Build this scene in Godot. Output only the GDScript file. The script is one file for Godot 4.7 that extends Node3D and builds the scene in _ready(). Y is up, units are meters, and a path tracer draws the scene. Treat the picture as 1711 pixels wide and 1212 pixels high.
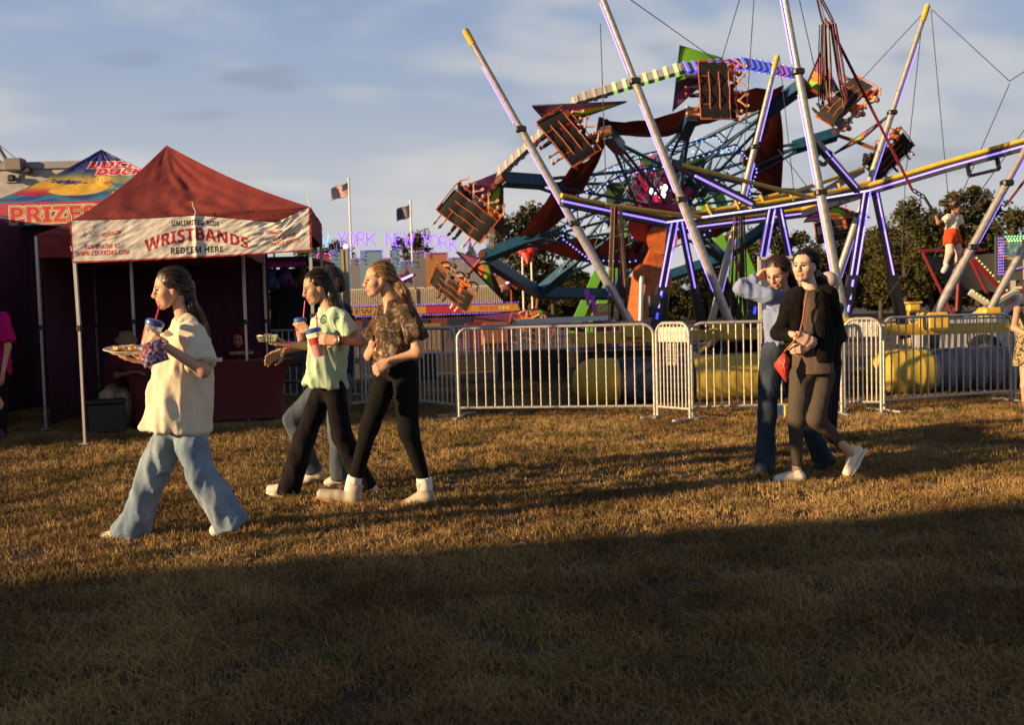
extends Node3D

var mats := {}
var names := {}
var rng := RandomNumberGenerator.new()
var nz := FastNoiseLite.new()
var stage_t := 0

func stage(s: String) -> void:
	print(s, " ", Time.get_ticks_msec() - stage_t)

# ---------------------------------------------------------------- materials
func sr(r: float, g: float, b: float) -> Color:
	return Color(r, g, b).linear_to_srgb()

func mt(key: String, r := 0.5, g := 0.5, b := 0.5, rough := 0.8, metal := 0.0) -> StandardMaterial3D:
	if mats.has(key): return mats[key]
	var m := StandardMaterial3D.new()
	m.resource_name = key
	m.albedo_color = sr(r, g, b)
	m.roughness = rough
	m.metallic = metal
	m.cull_mode = BaseMaterial3D.CULL_DISABLED
	mats[key] = m
	return m

func glow(key: String, r: float, g: float, b: float, e: float) -> StandardMaterial3D:
	if mats.has(key): return mats[key]
	var m := mt(key, 0.3, 0.3, 0.3, 0.5)
	m.emission_enabled = true
	m.emission = sr(r, g, b)
	m.emission_energy_multiplier = e
	return m

func vmat(key: String, rough := 0.85, sheen := 0.0, spec := 0.5) -> StandardMaterial3D:
	if mats.has(key): return mats[key]
	var m := mt(key, 1, 1, 1, rough)
	m.vertex_color_use_as_albedo = true
	m.metallic_specular = spec
	if sheen > 0.0:
		m.rim_enabled = true
		m.rim = sheen
		m.rim_tint = 0.6
	return m

func noise_tex(freq: float, oct: int, lo: Color, hi: Color, size := 256, sd := 1, normal := false) -> NoiseTexture2D:
	var n := FastNoiseLite.new()
	n.seed = sd
	n.frequency = freq
	n.fractal_octaves = oct
	var t := NoiseTexture2D.new()
	t.width = size
	t.height = size
	t.seamless = true
	t.noise = n
	if normal:
		t.as_normal_map = true
		t.bump_strength = 6.0
	else:
		var g := Gradient.new()
		g.set_color(0, lo)
		g.set_color(1, hi)
		t.color_ramp = g
	return t

# mottled world-scale tone on an otherwise plain material
func worn(m: StandardMaterial3D, lo: float, hi: float, scale := 1.0, sd := 1) -> StandardMaterial3D:
	if m.albedo_texture: return m
	m.albedo_texture = noise_tex(0.02, 5, Color(lo, lo, lo), Color(hi, hi, hi), 256, sd)
	m.uv1_triplanar = true
	m.uv1_scale = Vector3.ONE * scale
	return m

# ---------------------------------------------------------------- mesh builder
class MB:
	var v := PackedVector3Array()
	var n := PackedVector3Array()
	var c := PackedColorArray()
	var u := PackedVector2Array()
	var col := Color(1, 1, 1)
	var ready := false
	# front faces run clockwise: turn round the triangles that disagree with their normals
	func orient() -> void:
		for i in range(0, v.size(), 3):
			if (v[i + 2] - v[i]).cross(v[i + 1] - v[i]).dot(n[i] + n[i + 1] + n[i + 2]) < 0.0:
				var a := v[i + 1]
				v[i + 1] = v[i + 2]
				v[i + 2] = a
				var b := n[i + 1]
				n[i + 1] = n[i + 2]
				n[i + 2] = b
				var d := u[i + 1]
				u[i + 1] = u[i + 2]
				u[i + 2] = d
				var e := c[i + 1]
				c[i + 1] = c[i + 2]
				c[i + 2] = e
	func vert(p: Vector3, nn: Vector3, uv := Vector2.ZERO) -> void:
		v.append(p)
		n.append(nn)
		c.append(col)
		u.append(uv)
	func tri(a: Vector3, b: Vector3, d: Vector3) -> void:
		var nn := (d - a).cross(b - a).normalized()
		vert(a, nn)
		vert(b, nn)
		vert(d, nn)
	func quad(a: Vector3, b: Vector3, d: Vector3, e: Vector3) -> void:
		tri(a, b, d)
		tri(a, d, e)
	func uquad(a: Vector3, b: Vector3, d: Vector3, e: Vector3) -> void:
		var nn := (d - a).cross(b - a).normalized()
		var us := [Vector2(0, 0), Vector2(1, 0), Vector2(1, 1), Vector2(0, 1)]
		var ps := [a, b, d, e]
		for k in [0, 1, 2, 0, 2, 3]: vert(ps[k], nn, us[k])
	func box(t: Transform3D, s: Vector3) -> void:
		var h := s * 0.5
		var k := []
		for z in [-1, 1]:
			for y in [-1, 1]:
				for x in [-1, 1]:
					k.append(t * Vector3(x * h.x, y * h.y, z * h.z))
		quad(k[6], k[7], k[5], k[4])
		quad(k[3], k[2], k[0], k[1])
		quad(k[2], k[6], k[4], k[0])
		quad(k[7], k[3], k[1], k[5])
		quad(k[2], k[3], k[7], k[6])
		quad(k[4], k[5], k[1], k[0])
	# box with chamfered edges
	func rbox(t: Transform3D, s: Vector3, e: float) -> void:
		var h := s * 0.5
		var i := h - Vector3.ONE * e
		for ax in 3:
			for sg in [-1.0, 1.0]:
				var b := (ax + 1) % 3
				var d := (ax + 2) % 3
				var q := []
				for w in [[-1, -1], [1, -1], [1, 1], [-1, 1]]:
					var p := Vector3.ZERO
					p[ax] = h[ax] * sg
					p[b] = i[b] * w[0]
					p[d] = i[d] * w[1]
					q.append(t * p)
				if sg > 0: quad(q[3], q[2], q[1], q[0])
				else: quad(q[0], q[1], q[2], q[3])
		for ax in 3:
			var b := (ax + 1) % 3
			var d := (ax + 2) % 3
			for s1 in [-1.0, 1.0]:
				for s2 in [-1.0, 1.0]:
					var q := []
					for w in [[-1, 0], [1, 0], [1, 1], [-1, 1]]:
						var p := Vector3.ZERO
						p[ax] = i[ax] * w[0]
						p[b] = s1 * (h[b] if w[1] == 0 else i[b])
						p[d] = s2 * (i[d] if w[1] == 0 else h[d])
						q.append(t * p)
					if s1 * s2 > 0: quad(q[0], q[1], q[2], q[3])
					else: quad(q[3], q[2], q[1], q[0])
		for s1 in [-1.0, 1.0]:
			for s2 in [-1.0, 1.0]:
				for s3 in [-1.0, 1.0]:
					var sg := Vector3(s1, s2, s3)
					var a := t * (sg * Vector3(h.x, i.y, i.z))
					var b := t * (sg * Vector3(i.x, h.y, i.z))
					var d := t * (sg * Vector3(i.x, i.y, h.z))
					if s1 * s2 * s3 > 0: tri(a, d, b)
					else: tri(a, b, d)
	func bar(a: Vector3, b: Vector3, w: float, h: float, up := Vector3.UP) -> void:
		var z := (b - a).normalized()
		var x := up.cross(z)
		if x.length() < 0.01: x = Vector3.RIGHT.cross(z)
		x = x.normalized()
		var y := z.cross(x)
		box(Transform3D(Basis(x, y, z), (a + b) * 0.5), Vector3(w, h, (b - a).length()))
	func tube(p: Array, r: Variant, sides := 8, caps := true, closed := false) -> void:
		var m := p.size()
		var rings := []
		var norms := []
		var up := Vector3.ZERO
		for k in m:
			var a: Vector3 = p[(k - 1 + m) % m] if closed else p[maxi(k - 1, 0)]
			var b: Vector3 = p[(k + 1) % m] if closed else p[mini(k + 1, m - 1)]
			var z := (b - a).normalized()
			if up == Vector3.ZERO: up = Vector3.UP if absf(z.y) < 0.9 else Vector3.RIGHT
			var x := up.cross(z).normalized()
			up = z.cross(x)
			var rr: float = r[k] if r is Array else r
			var ring := []
			var nr := []
			for s in sides:
				var t := TAU * s / sides
				var dd := x * cos(t) + up * sin(t)
				ring.append(p[k] + dd * rr)
				nr.append(dd)
			rings.append(ring)
			norms.append(nr)
		for k in (m if closed else m - 1):
			var k2 := (k + 1) % m
			for s in sides:
				var s2 := (s + 1) % sides
				vert(rings[k][s], norms[k][s])
				vert(rings[k2][s2], norms[k2][s2])
				vert(rings[k2][s], norms[k2][s])
				vert(rings[k][s], norms[k][s])
				vert(rings[k][s2], norms[k][s2])
				vert(rings[k2][s2], norms[k2][s2])
		if caps and not closed:
			for s in range(1, sides - 1):
				tri(rings[0][0], rings[0][s + 1], rings[0][s])
				tri(rings[m - 1][0], rings[m - 1][s], rings[m - 1][s + 1])
	func cyl(a: Vector3, b: Vector3, r: float, sides := 8) -> void:
		tube([a, b], r, sides)
	func cone(a: Vector3, b: Vector3, ra: float, rb: float, sides := 8) -> void:
		tube([a, b], [ra, rb], sides)
	# smooth grid surface from f(u, v)
	func sheet(f: Callable, nu: int, nv: int, flip := false) -> void:
		var ps := []
		for j in nv + 1:
			var row := PackedVector3Array()
			for i in nu + 1: row.append(f.call(float(i) / nu, float(j) / nv))
			ps.append(row)
		var ns := []
		for j in nv + 1:
			var row := PackedVector3Array()
			for i in nu + 1:
				var du: Vector3 = ps[j][mini(i + 1, nu)] - ps[j][maxi(i - 1, 0)]
				var dv: Vector3 = ps[mini(j + 1, nv)][i] - ps[maxi(j - 1, 0)][i]
				var q := dv.cross(du).normalized()
				row.append(-q if flip else q)
			ns.append(row)
		for j in nv:
			for i in nu:
				for w in ([[0, 0], [1, 1], [1, 0], [0, 0], [0, 1], [1, 1]] if flip else [[0, 0], [1, 0], [1, 1], [0, 0], [1, 1], [0, 1]]):
					var a: int = i + w[0]
					var b: int = j + w[1]
					vert(ps[b][a], ns[b][a], Vector2(float(a) / nu, float(b) / nv))
	func ball(o: Vector3, r: Variant, seg := 8) -> void:
		var rr: Vector3 = r if r is Vector3 else Vector3.ONE * float(r)
		for j in seg / 2:
			for i in seg:
				var q := []
				for w in [[0, 0], [1, 0], [1, 1], [0, 1]]:
					var a: float = TAU * (i + w[0]) / seg
					var b: float = PI * (j + w[1]) / (seg / 2)
					q.append(Vector3(sin(b) * cos(a), cos(b), sin(b) * sin(a)))
				for k in [0, 1, 2, 0, 2, 3]: vert(o + q[k] * rr, (q[k] / rr).normalized())
	func lathe(o: Vector3, axis: Vector3, prof: Array, seg := 16) -> void:
		var z := axis.normalized()
		var x := z.cross(Vector3.UP if absf(z.y) < 0.9 else Vector3.RIGHT).normalized()
		var y := z.cross(x)
		for k in prof.size() - 1:
			for s in seg:
				var q := []
				var nn := []
				for w in [[k, s], [k, s + 1], [k + 1, s + 1], [k + 1, s]]:
					var t: float = TAU * w[1] / seg
					var dd := x * cos(t) + y * sin(t)
					q.append(o + z * prof[w[0]].y + dd * prof[w[0]].x)
					var e: Vector2 = prof[k + 1] - prof[k]
					nn.append((dd * e.y - z * e.x).normalized())
				for i in [0, 1, 2, 0, 2, 3]: vert(q[i], nn[i])
	# raw triangles
	func raw(a: Array) -> void:
		v.append_array(a[0])
		n.append_array(a[1])
		c.append_array(a[2])
		var z := PackedVector2Array()
		z.resize(a[0].size())
		u.append_array(z)
		ready = true

func obj(called: String, mb: MB, m: Material, parent: Node = null) -> MeshInstance3D:
	var o := Vector3.ZERO
	var q: Node = parent
	while q != null and q != self:
		o += (q as Node3D).position
		q = q.get_parent()
	if not mb.ready: mb.orient()
	var vv := mb.v
	if o != Vector3.ZERO: vv = Transform3D(Basis(), -o) * vv
	var a := []
	a.resize(Mesh.ARRAY_MAX)
	a[Mesh.ARRAY_VERTEX] = vv
	a[Mesh.ARRAY_NORMAL] = mb.n
	a[Mesh.ARRAY_COLOR] = mb.c
	a[Mesh.ARRAY_TEX_UV] = mb.u
	var am := ArrayMesh.new()
	am.add_surface_from_arrays(Mesh.PRIMITIVE_TRIANGLES, a)
	am.surface_set_material(0, m)
	return inst(called, am, parent)

func inst(called: String, mesh: Mesh, parent: Node = null) -> MeshInstance3D:
	var o := MeshInstance3D.new()
	o.mesh = mesh
	if parent == null:
		o.name = numbered(called)
		add_child(o)
	else:
		o.name = called
		parent.add_child(o, true)
	return o

func numbered(called: String) -> String:
	var k: int = names.get(called, 0)
	names[called] = k + 1
	return called if k == 0 else "%s_%03d" % [called, k]

func tag(o: Node, label: String, category := "", group := "", kind := "") -> Node:
	if label: o.set_meta("label", label)
	if category: o.set_meta("category", category)
	if group: o.set_meta("group", group)
	if kind: o.set_meta("kind", kind)
	return o

func thing(called: String, label: String, category: String, at := Vector3.ZERO, group := "") -> Node3D:
	var o := Node3D.new()
	o.name = numbered(called)
	add_child(o)
	o.position = at
	tag(o, label, category, group)
	return o

func copy(src: Node3D, called: String, label: String, xf: Transform3D, group := "") -> Node3D:
	var o: Node3D = src.duplicate()
	o.name = numbered(called)
	add_child(o)
	o.transform = xf
	if label: o.set_meta("label", label)
	if group: o.set_meta("group", group)
	return o

# ---------------------------------------------------------------- text printed on an image
func text_tris(s: String, serif := false, bold := true) -> PackedVector3Array:
	var f := SystemFont.new()
	f.font_names = PackedStringArray(["Droid Serif" if serif else "Droid Sans"])
	if bold: f.font_weight = 700
	var t := TextMesh.new()
	t.text = s
	t.font = f
	t.font_size = 64
	t.pixel_size = 0.01
	t.depth = 0.0
	t.curve_step = 2.0
	var a := t.get_mesh_arrays()
	var v: PackedVector3Array = a[Mesh.ARRAY_VERTEX]
	var ix: PackedInt32Array = a[Mesh.ARRAY_INDEX] if a[Mesh.ARRAY_INDEX] != null else PackedInt32Array()
	var out := PackedVector3Array()
	if ix.size() > 0:
		for i in ix: out.append(v[i])
	else: out = v
	# normalise to 0..1 with y down
	var lo := Vector3.INF
	var hi := -Vector3.INF
	for p in out:
		lo = lo.min(p)
		hi = hi.max(p)
	var d := hi - lo
	for i in out.size():
		out[i] = Vector3((out[i].x - lo.x) / d.x, 1.0 - (out[i].y - lo.y) / d.y, 0)
	return out

# prints s into the box (x, y, w, h); bend lifts the middle, warp is a free map
func stamp(img: Image, s: String, r: Rect2, col: Color, bend := 0.0, fat := 0.0, serif := false, skew := 0.0) -> void:
	var t := text_tris(s, serif)
	for i in range(0, t.size(), 3):
		var q := []
		for k in 3:
			var p := t[i + k]
			var cx := p.x * 2.0 - 1.0
			q.append(Vector2(r.position.x + p.x * r.size.x, r.position.y + p.y * r.size.y - bend * (1.0 - cx * cx) + skew * (p.x - 0.5)))
		fill_tri(img, q[0], q[1], q[2], col, fat)

func fill_tri(img: Image, a: Vector2, b: Vector2, c: Vector2, col: Color, fat := 0.0) -> void:
	var ar := (b - a).cross(c - a)
	if absf(ar) < 0.0001: return
	var x0 := maxi(0, int(floor(minf(a.x, minf(b.x, c.x)) - fat)))
	var x1 := mini(img.get_width() - 1, int(ceil(maxf(a.x, maxf(b.x, c.x)) + fat)))
	var y0 := maxi(0, int(floor(minf(a.y, minf(b.y, c.y)) - fat)))
	var y1 := mini(img.get_height() - 1, int(ceil(maxf(a.y, maxf(b.y, c.y)) + fat)))
	var sg := signf(ar)
	var e0 := (b - a).normalized()
	var e1 := (c - b).normalized()
	var e2 := (a - c).normalized()
	var lim := -0.35 - fat
	for y in range(y0, y1 + 1):
		for x in range(x0, x1 + 1):
			var p := Vector2(x + 0.5, y + 0.5)
			if e0.cross(p - a) * sg > lim and e1.cross(p - b) * sg > lim and e2.cross(p - c) * sg > lim:
				img.set_pixel(x, y, col)

func line_px(img: Image, a: Vector2, b: Vector2, w: float, col: Color) -> void:
	var d := (b - a).normalized().orthogonal() * w * 0.5
	fill_tri(img, a + d, b + d, b - d, col)
	fill_tri(img, a + d, b - d, a - d, col)

func tex_mat(key: String, img: Image, rough := 0.7) -> StandardMaterial3D:
	var m := mt(key, 1, 1, 1, rough)
	m.albedo_texture = ImageTexture.create_from_image(img)
	return m

# ---------------------------------------------------------------- bodies: tapered capsules in a smooth union, meshed as surface nets
func cap(a: Vector3, b: Vector3, ra: float, rb: float, w := Vector3.ZERO, ws := 1.0) -> Array:
	return [a, b, ra, rb, 0, w, ws]

func flt(a: Vector3, b: Vector3, ra: float, rb: float, w := Vector3.ZERO, ws := 1.0) -> Array:
	return [a, b, ra, rb, 1, w, ws]

func chain(out: Array, pts: Array, rs: Array, flat_end := false) -> void:
	for i in pts.size() - 1:
		out.append([pts[i], pts[i + 1], rs[i], rs[i + 1], 0, Vector3.ZERO, 1.0])
	if flat_end: out[-1][4] = 2

# returns [verts, normals, colours] as a triangle list
func nets(prims: Array, cell: float, k: float, colour: Callable, fold := 0.0, fold_freq := 6.0, fold_dir := Vector3(1, 0.3, 1)) -> Array:
	var lo := Vector3.INF
	var hi := -Vector3.INF
	for p in prims:
		var m := maxf(p[2], p[3]) + 0.025
		lo = lo.min((p[0] as Vector3).min(p[1]) - Vector3.ONE * m)
		hi = hi.max((p[0] as Vector3).max(p[1]) + Vector3.ONE * m)
	var nx := int((hi.x - lo.x) / cell) + 2
	var ny := int((hi.y - lo.y) / cell) + 2
	var nzz := int((hi.z - lo.z) / cell) + 2
	var sx := 1
	var sy := nx
	var sz := nx * ny
	var f := PackedFloat32Array()
	f.resize(nx * ny * nzz)
	var reach := maxf(2.5 * cell, 4.0 / k)
	for p in prims:
		var a: Vector3 = p[0]
		var b: Vector3 = p[1]
		var ra: float = p[2]
		var rb: float = p[3]
		var kind: int = p[4]
		var w: Vector3 = p[5]
		var ws: float = p[6]
		var m := maxf(ra, rb) + reach
		var q0 := ((a.min(b) - Vector3.ONE * m - lo) / cell).floor().max(Vector3.ZERO)
		var q1 := ((a.max(b) + Vector3.ONE * m - lo) / cell).ceil()
		var x0 := int(q0.x)
		var x1 := mini(int(q1.x), nx - 1)
		var y0 := int(q0.y)
		var y1 := mini(int(q1.y), ny - 1)
		var z0 := int(q0.z)
		var z1 := mini(int(q1.z), nzz - 1)
		var ab := b - a
		var sq := ws != 1.0
		if sq: ab += w * ab.dot(w) * (ws - 1.0)
		var l2 := ab.length_squared()
		var inv := 1.0 / l2 if l2 > 1e-9 else 0.0
		var ll := sqrt(l2)
		var dr := rb - ra
		var damp := 1.0 / (0.5 + 0.5 * ws)
		for z in range(z0, z1 + 1):
			for y in range(y0, y1 + 1):
				var idx := x0 + y * sy + z * sz
				var q := Vector3(lo.x + x0 * cell, lo.y + y * cell, lo.z + z * cell) - a
				for x in range(x0, x1 + 1):
					var qq := q
					if sq: qq += w * (q.dot(w) * (ws - 1.0))
					var t := qq.dot(ab) * inv
					var tc := clampf(t, 0.0, 1.0)
					var d: float
					if kind == 0: d = (qq - ab * tc).length() - ra - dr * tc
					elif kind == 1: d = maxf((qq - ab * t).length() - ra - dr * tc, maxf(-t, t - 1.0) * ll)
					else:
						if t > 0.0: d = maxf((qq - ab * t).length() - ra - dr * tc, (t - 1.0) * ll)
						else: d = qq.length() - ra
					d *= damp
					if d < reach: f[idx] += exp(-k * d)
					idx += 1
					q.x += cell
	var inside := PackedByteArray()
	inside.resize(f.size())
	for i in f.size():
		if f[i] >= 1.0: inside[i] = 1
	var cellv := PackedInt32Array()
	cellv.resize(f.size())
	var vs := PackedVector3Array()
	var cells := PackedInt32Array()
	var offs := [0, sx, sy, sx + sy, sz, sx + sz, sy + sz, sx + sy + sz]
	var o1 := sx
	var o2 := sy
	var o3 := sx + sy
	var o4 := sz
	var o5 := sx + sz
	var o6 := sy + sz
	var o7 := sx + sy + sz
	var edges := [[0, 1], [2, 3], [4, 5], [6, 7], [0, 2], [1, 3], [4, 6], [5, 7], [0, 4], [1, 5], [2, 6], [3, 7]]
	var corner := []
	for i in 8: corner.append(Vector3(i & 1, (i >> 1) & 1, i >> 2))
	for z in nzz - 1:
		for y in ny - 1:
			var i := y * sy + z * sz
			for x in nx - 1:
				var s := inside[i] + inside[i + o1] + inside[i + o2] + inside[i + o3] + inside[i + o4] + inside[i + o5] + inside[i + o6] + inside[i + o7]
				if s > 0 and s < 8:
					var val := []
					for o in offs: val.append(-log(maxf(f[i + o], 1e-5)))
					var acc := Vector3.ZERO
					var cnt := 0
					for e in edges:
						var va: float = val[e[0]]
						var vb: float = val[e[1]]
						if (va <= 0.0) != (vb <= 0.0):
							acc += (corner[e[0]] as Vector3).lerp(corner[e[1]], va / (va - vb))
							cnt += 1
					cellv[i] = vs.size() + 1
					cells.append(i)
					vs.append(lo + (Vector3(x, y, z) + acc / maxi(cnt, 1)) * cell)
				i += 1
	# quads round crossed edges
	var ix := PackedInt32Array()
	for ci in cells:
		for ax in 3:
			var st: int = [sx, sy, sz][ax]
			var s1: int = [sy, sz, sx][ax]
			var s2: int = [sz, sx, sy][ax]
			var ia := inside[ci]
			if ia == inside[ci + st]: continue
			if ci < s1 + s2: continue
			var a := cellv[ci] - 1
			var b := cellv[ci - s1] - 1
			var c := cellv[ci - s1 - s2] - 1
			var d := cellv[ci - s2] - 1
			if a < 0 or b < 0 or c < 0 or d < 0: continue
			if ia == 1: ix.append_array(PackedInt32Array([a, c, b, a, d, c]))
			else: ix.append_array(PackedInt32Array([a, b, c, a, c, d]))
	var ns := vnormals(vs, ix)
	if fold > 0.0:
		var fn := FastNoiseLite.new()
		fn.seed = 7
		fn.frequency = 1.0
		fn.fractal_type = FastNoiseLite.FRACTAL_RIDGED
		fn.fractal_octaves = 2
		fn.fractal_gain = 0.3
		for i in vs.size():
			var q := vs[i] * fold_dir * fold_freq
			var r1 := fn.get_noise_3dv(q)
			var r2 := fn.get_noise_3d(q.x * 1.2 + q.y * 1.3, q.y * 0.9 - q.x * 0.3, q.z * 1.2 + 5.0)
			vs[i] += ns[i] * fold * (0.65 * r1 + 0.45 * r2 - 0.3)
		ns = vnormals(vs, ix)
	var ov := PackedVector3Array()
	var on := PackedVector3Array()
	var oc := PackedColorArray()
	var cs := PackedColorArray()
	for i in vs.size(): cs.append(colour.call(vs[i], ns[i]))
	for i in ix:
		ov.append(vs[i])
		on.append(ns[i])
		oc.append(cs[i])
	return [ov, on, oc]

func vnormals(vs: PackedVector3Array, ix: PackedInt32Array) -> PackedVector3Array:
	var ns := PackedVector3Array()
	ns.resize(vs.size())
	for i in range(0, ix.size(), 3):
		var a := vs[ix[i]]
		var fnn := (vs[ix[i + 2]] - a).cross(vs[ix[i + 1]] - a)
		ns[ix[i]] += fnn
		ns[ix[i + 1]] += fnn
		ns[ix[i + 2]] += fnn
	for i in ns.size(): ns[i] = ns[i].normalized()
	return ns

func plain_col(c: Color, vary := 0.08, freq := 9.0) -> Callable:
	return func(p: Vector3, _n: Vector3) -> Color:
		var s := 1.0 + vary * nz.get_noise_3dv(p * freq)
		return Color(c.r * s, c.g * s, c.b * s)

func _ready() -> void:
	stage_t = Time.get_ticks_msec()
	rng.seed = 11
	nz.frequency = 1.0
	nz.fractal_octaves = 3
	# ---- camera
	var cam := Camera3D.new()
	cam.position = Vector3(0, 1.28, 0)
	cam.basis = Basis(Vector3.RIGHT, deg_to_rad(-2.95)) * Basis(Vector3.BACK, deg_to_rad(-1.55))
	cam.fov = 40.33
	cam.near = 0.05
	cam.far = 1500.0
	var ca := CameraAttributesPhysical.new()
	ca.frustum_focal_length = 32.68
	ca.frustum_focus_distance = 6.9
	ca.exposure_aperture = 3.2
	ca.frustum_far = 1500.0
	cam.attributes = ca
	add_child(cam)
	cam.current = true
	# ---- sky, sun, exposure
	var env := Environment.new()
	env.tonemap_mode = Environment.TONE_MAPPER_LINEAR
	env.tonemap_exposure = 2.0
	env.background_mode = Environment.BG_SKY
	env.sdfgi_enabled = true
	env.ssao_enabled = true
	env.ssil_enabled = true
	var sky := Sky.new()
	sky.sky_material = make_sky()
	env.sky = sky
	var we := WorldEnvironment.new()
	we.environment = env
	add_child(we)
	var sun := DirectionalLight3D.new()
	sun.light_color = sr(1.0, 0.66, 0.33)
	sun.light_energy = 1.6
	sun.light_angular_distance = 0.8
	sun.shadow_enabled = true
	sun.look_at_from_position(Vector3.ZERO, Vector3(0.934, -0.2126, -0.358), Vector3.UP)
	add_child(sun)
	stage("sky")
	make_ground()
	stage("ground")
	make_barriers()
	make_tents()
	make_shading_row()
	stage("tents")
	make_rides()
	stage("rides")
	make_back()
	stage("background")
	make_people()
	stage("people")
	make_grass()
	stage("grass")

func make_sky() -> PanoramaSkyMaterial:
	var w := 1536
	var h := 768
	var img := Image.create(w, h, false, Image.FORMAT_RGBF)
	var f1 := FastNoiseLite.new()
	f1.seed = 5
	f1.frequency = 1.0
	f1.fractal_octaves = 4
	var f2 := FastNoiseLite.new()
	f2.seed = 21
	f2.frequency = 1.0
	f2.fractal_octaves = 3
	var top := Color(0.035, 0.05, 0.09)
	var mid := Color(0.15, 0.198, 0.285)
	var low := Color(0.305, 0.302, 0.295)
	for y in h / 2 + 4:
		var th := PI * (y + 0.5) / h
		var dy := cos(th)
		var rr := sin(th)
		var e := clampf(dy, 0.0, 1.0)
		var base := low.lerp(mid, smoothstep(0.02, 0.3, e)).lerp(top, smoothstep(0.24, 0.75, e))
		for x in w:
			var ph := TAU * ((x + 0.5) / w - 0.5)
			var d := Vector3(sin(ph) * rr, dy, -cos(ph) * rr)
			var q := Vector2(d.x, d.z) / (e + 0.16)
			# long thin veils of high cloud lying across the view
			var a := f1.get_noise_3d(q.x * 0.75 + q.y * 0.4, q.y * 1.0 - q.x * 0.12, 0.0)
			var b := f1.get_noise_3d(q.x * 2.6 + 9.0, q.y * 4.2 + q.x * 1.3, 3.0)
			var veil := smoothstep(-0.12, 0.55, a + b * 0.4)
			var c := base.lerp(Color(0.335, 0.328, 0.32), veil * 0.66 * (1.0 - 0.75 * smoothstep(0.3, 0.8, e)))
			# a few low grey scraps
			var g := f2.get_noise_3d(ph * 4.0, e * 17.0, 1.0)
			var sc := smoothstep(0.34, 0.62, g) * 0.32
			c = c.lerp(Color(0.10, 0.115, 0.15), sc)
			img.set_pixel(x, y, c)
	for y in range(h / 2 + 4, h):
		for x in range(0, w): img.set_pixel(x, y, Color(0.05, 0.04, 0.03))
	var m := PanoramaSkyMaterial.new()
	m.panorama = ImageTexture.create_from_image(img)
	return m

# ---------------------------------------------------------------- ground and grass
func ground_y(_x: float, _z: float) -> float:
	return 0.012 * nz.get_noise_2d(_x * 0.5, _z * 0.5)

func make_ground() -> void:
	var mb := MB.new()
	var f := func(u: float, v: float) -> Vector3:
		var x := lerpf(-24.0, 24.0, u)
		var z := lerpf(12.0, -36.0, v)
		return Vector3(x, ground_y(x, z) - 0.012, z)
	mb.sheet(f, 120, 120, true)
	var m := mt("turf soil", 1, 1, 1, 0.95)
	m.albedo_texture = noise_tex(0.012, 5, sr(0.02, 0.013, 0.007), sr(0.07, 0.042, 0.018), 512, 3)
	m.uv1_triplanar = true
	m.uv1_world_triplanar = true
	m.uv1_scale = Vector3.ONE * 0.35
	var g := obj("ground", mb, m)
	tag(g, "field of short dry mown grass", "", "", "structure")
	var far := MB.new()
	for q in [[-600, -36, 600, -900], [-600, 200, -24, -36], [24, 200, 600, -36], [-24, 200, 24, 12]]:
		far.quad(Vector3(q[0], -0.012, q[3]), Vector3(q[2], -0.012, q[3]), Vector3(q[2], -0.012, q[1]), Vector3(q[0], -0.012, q[1]))
	var gf := obj("far_ground", far, m)
	tag(gf, "dry grass field stretching to the trees", "", "", "structure")

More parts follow.
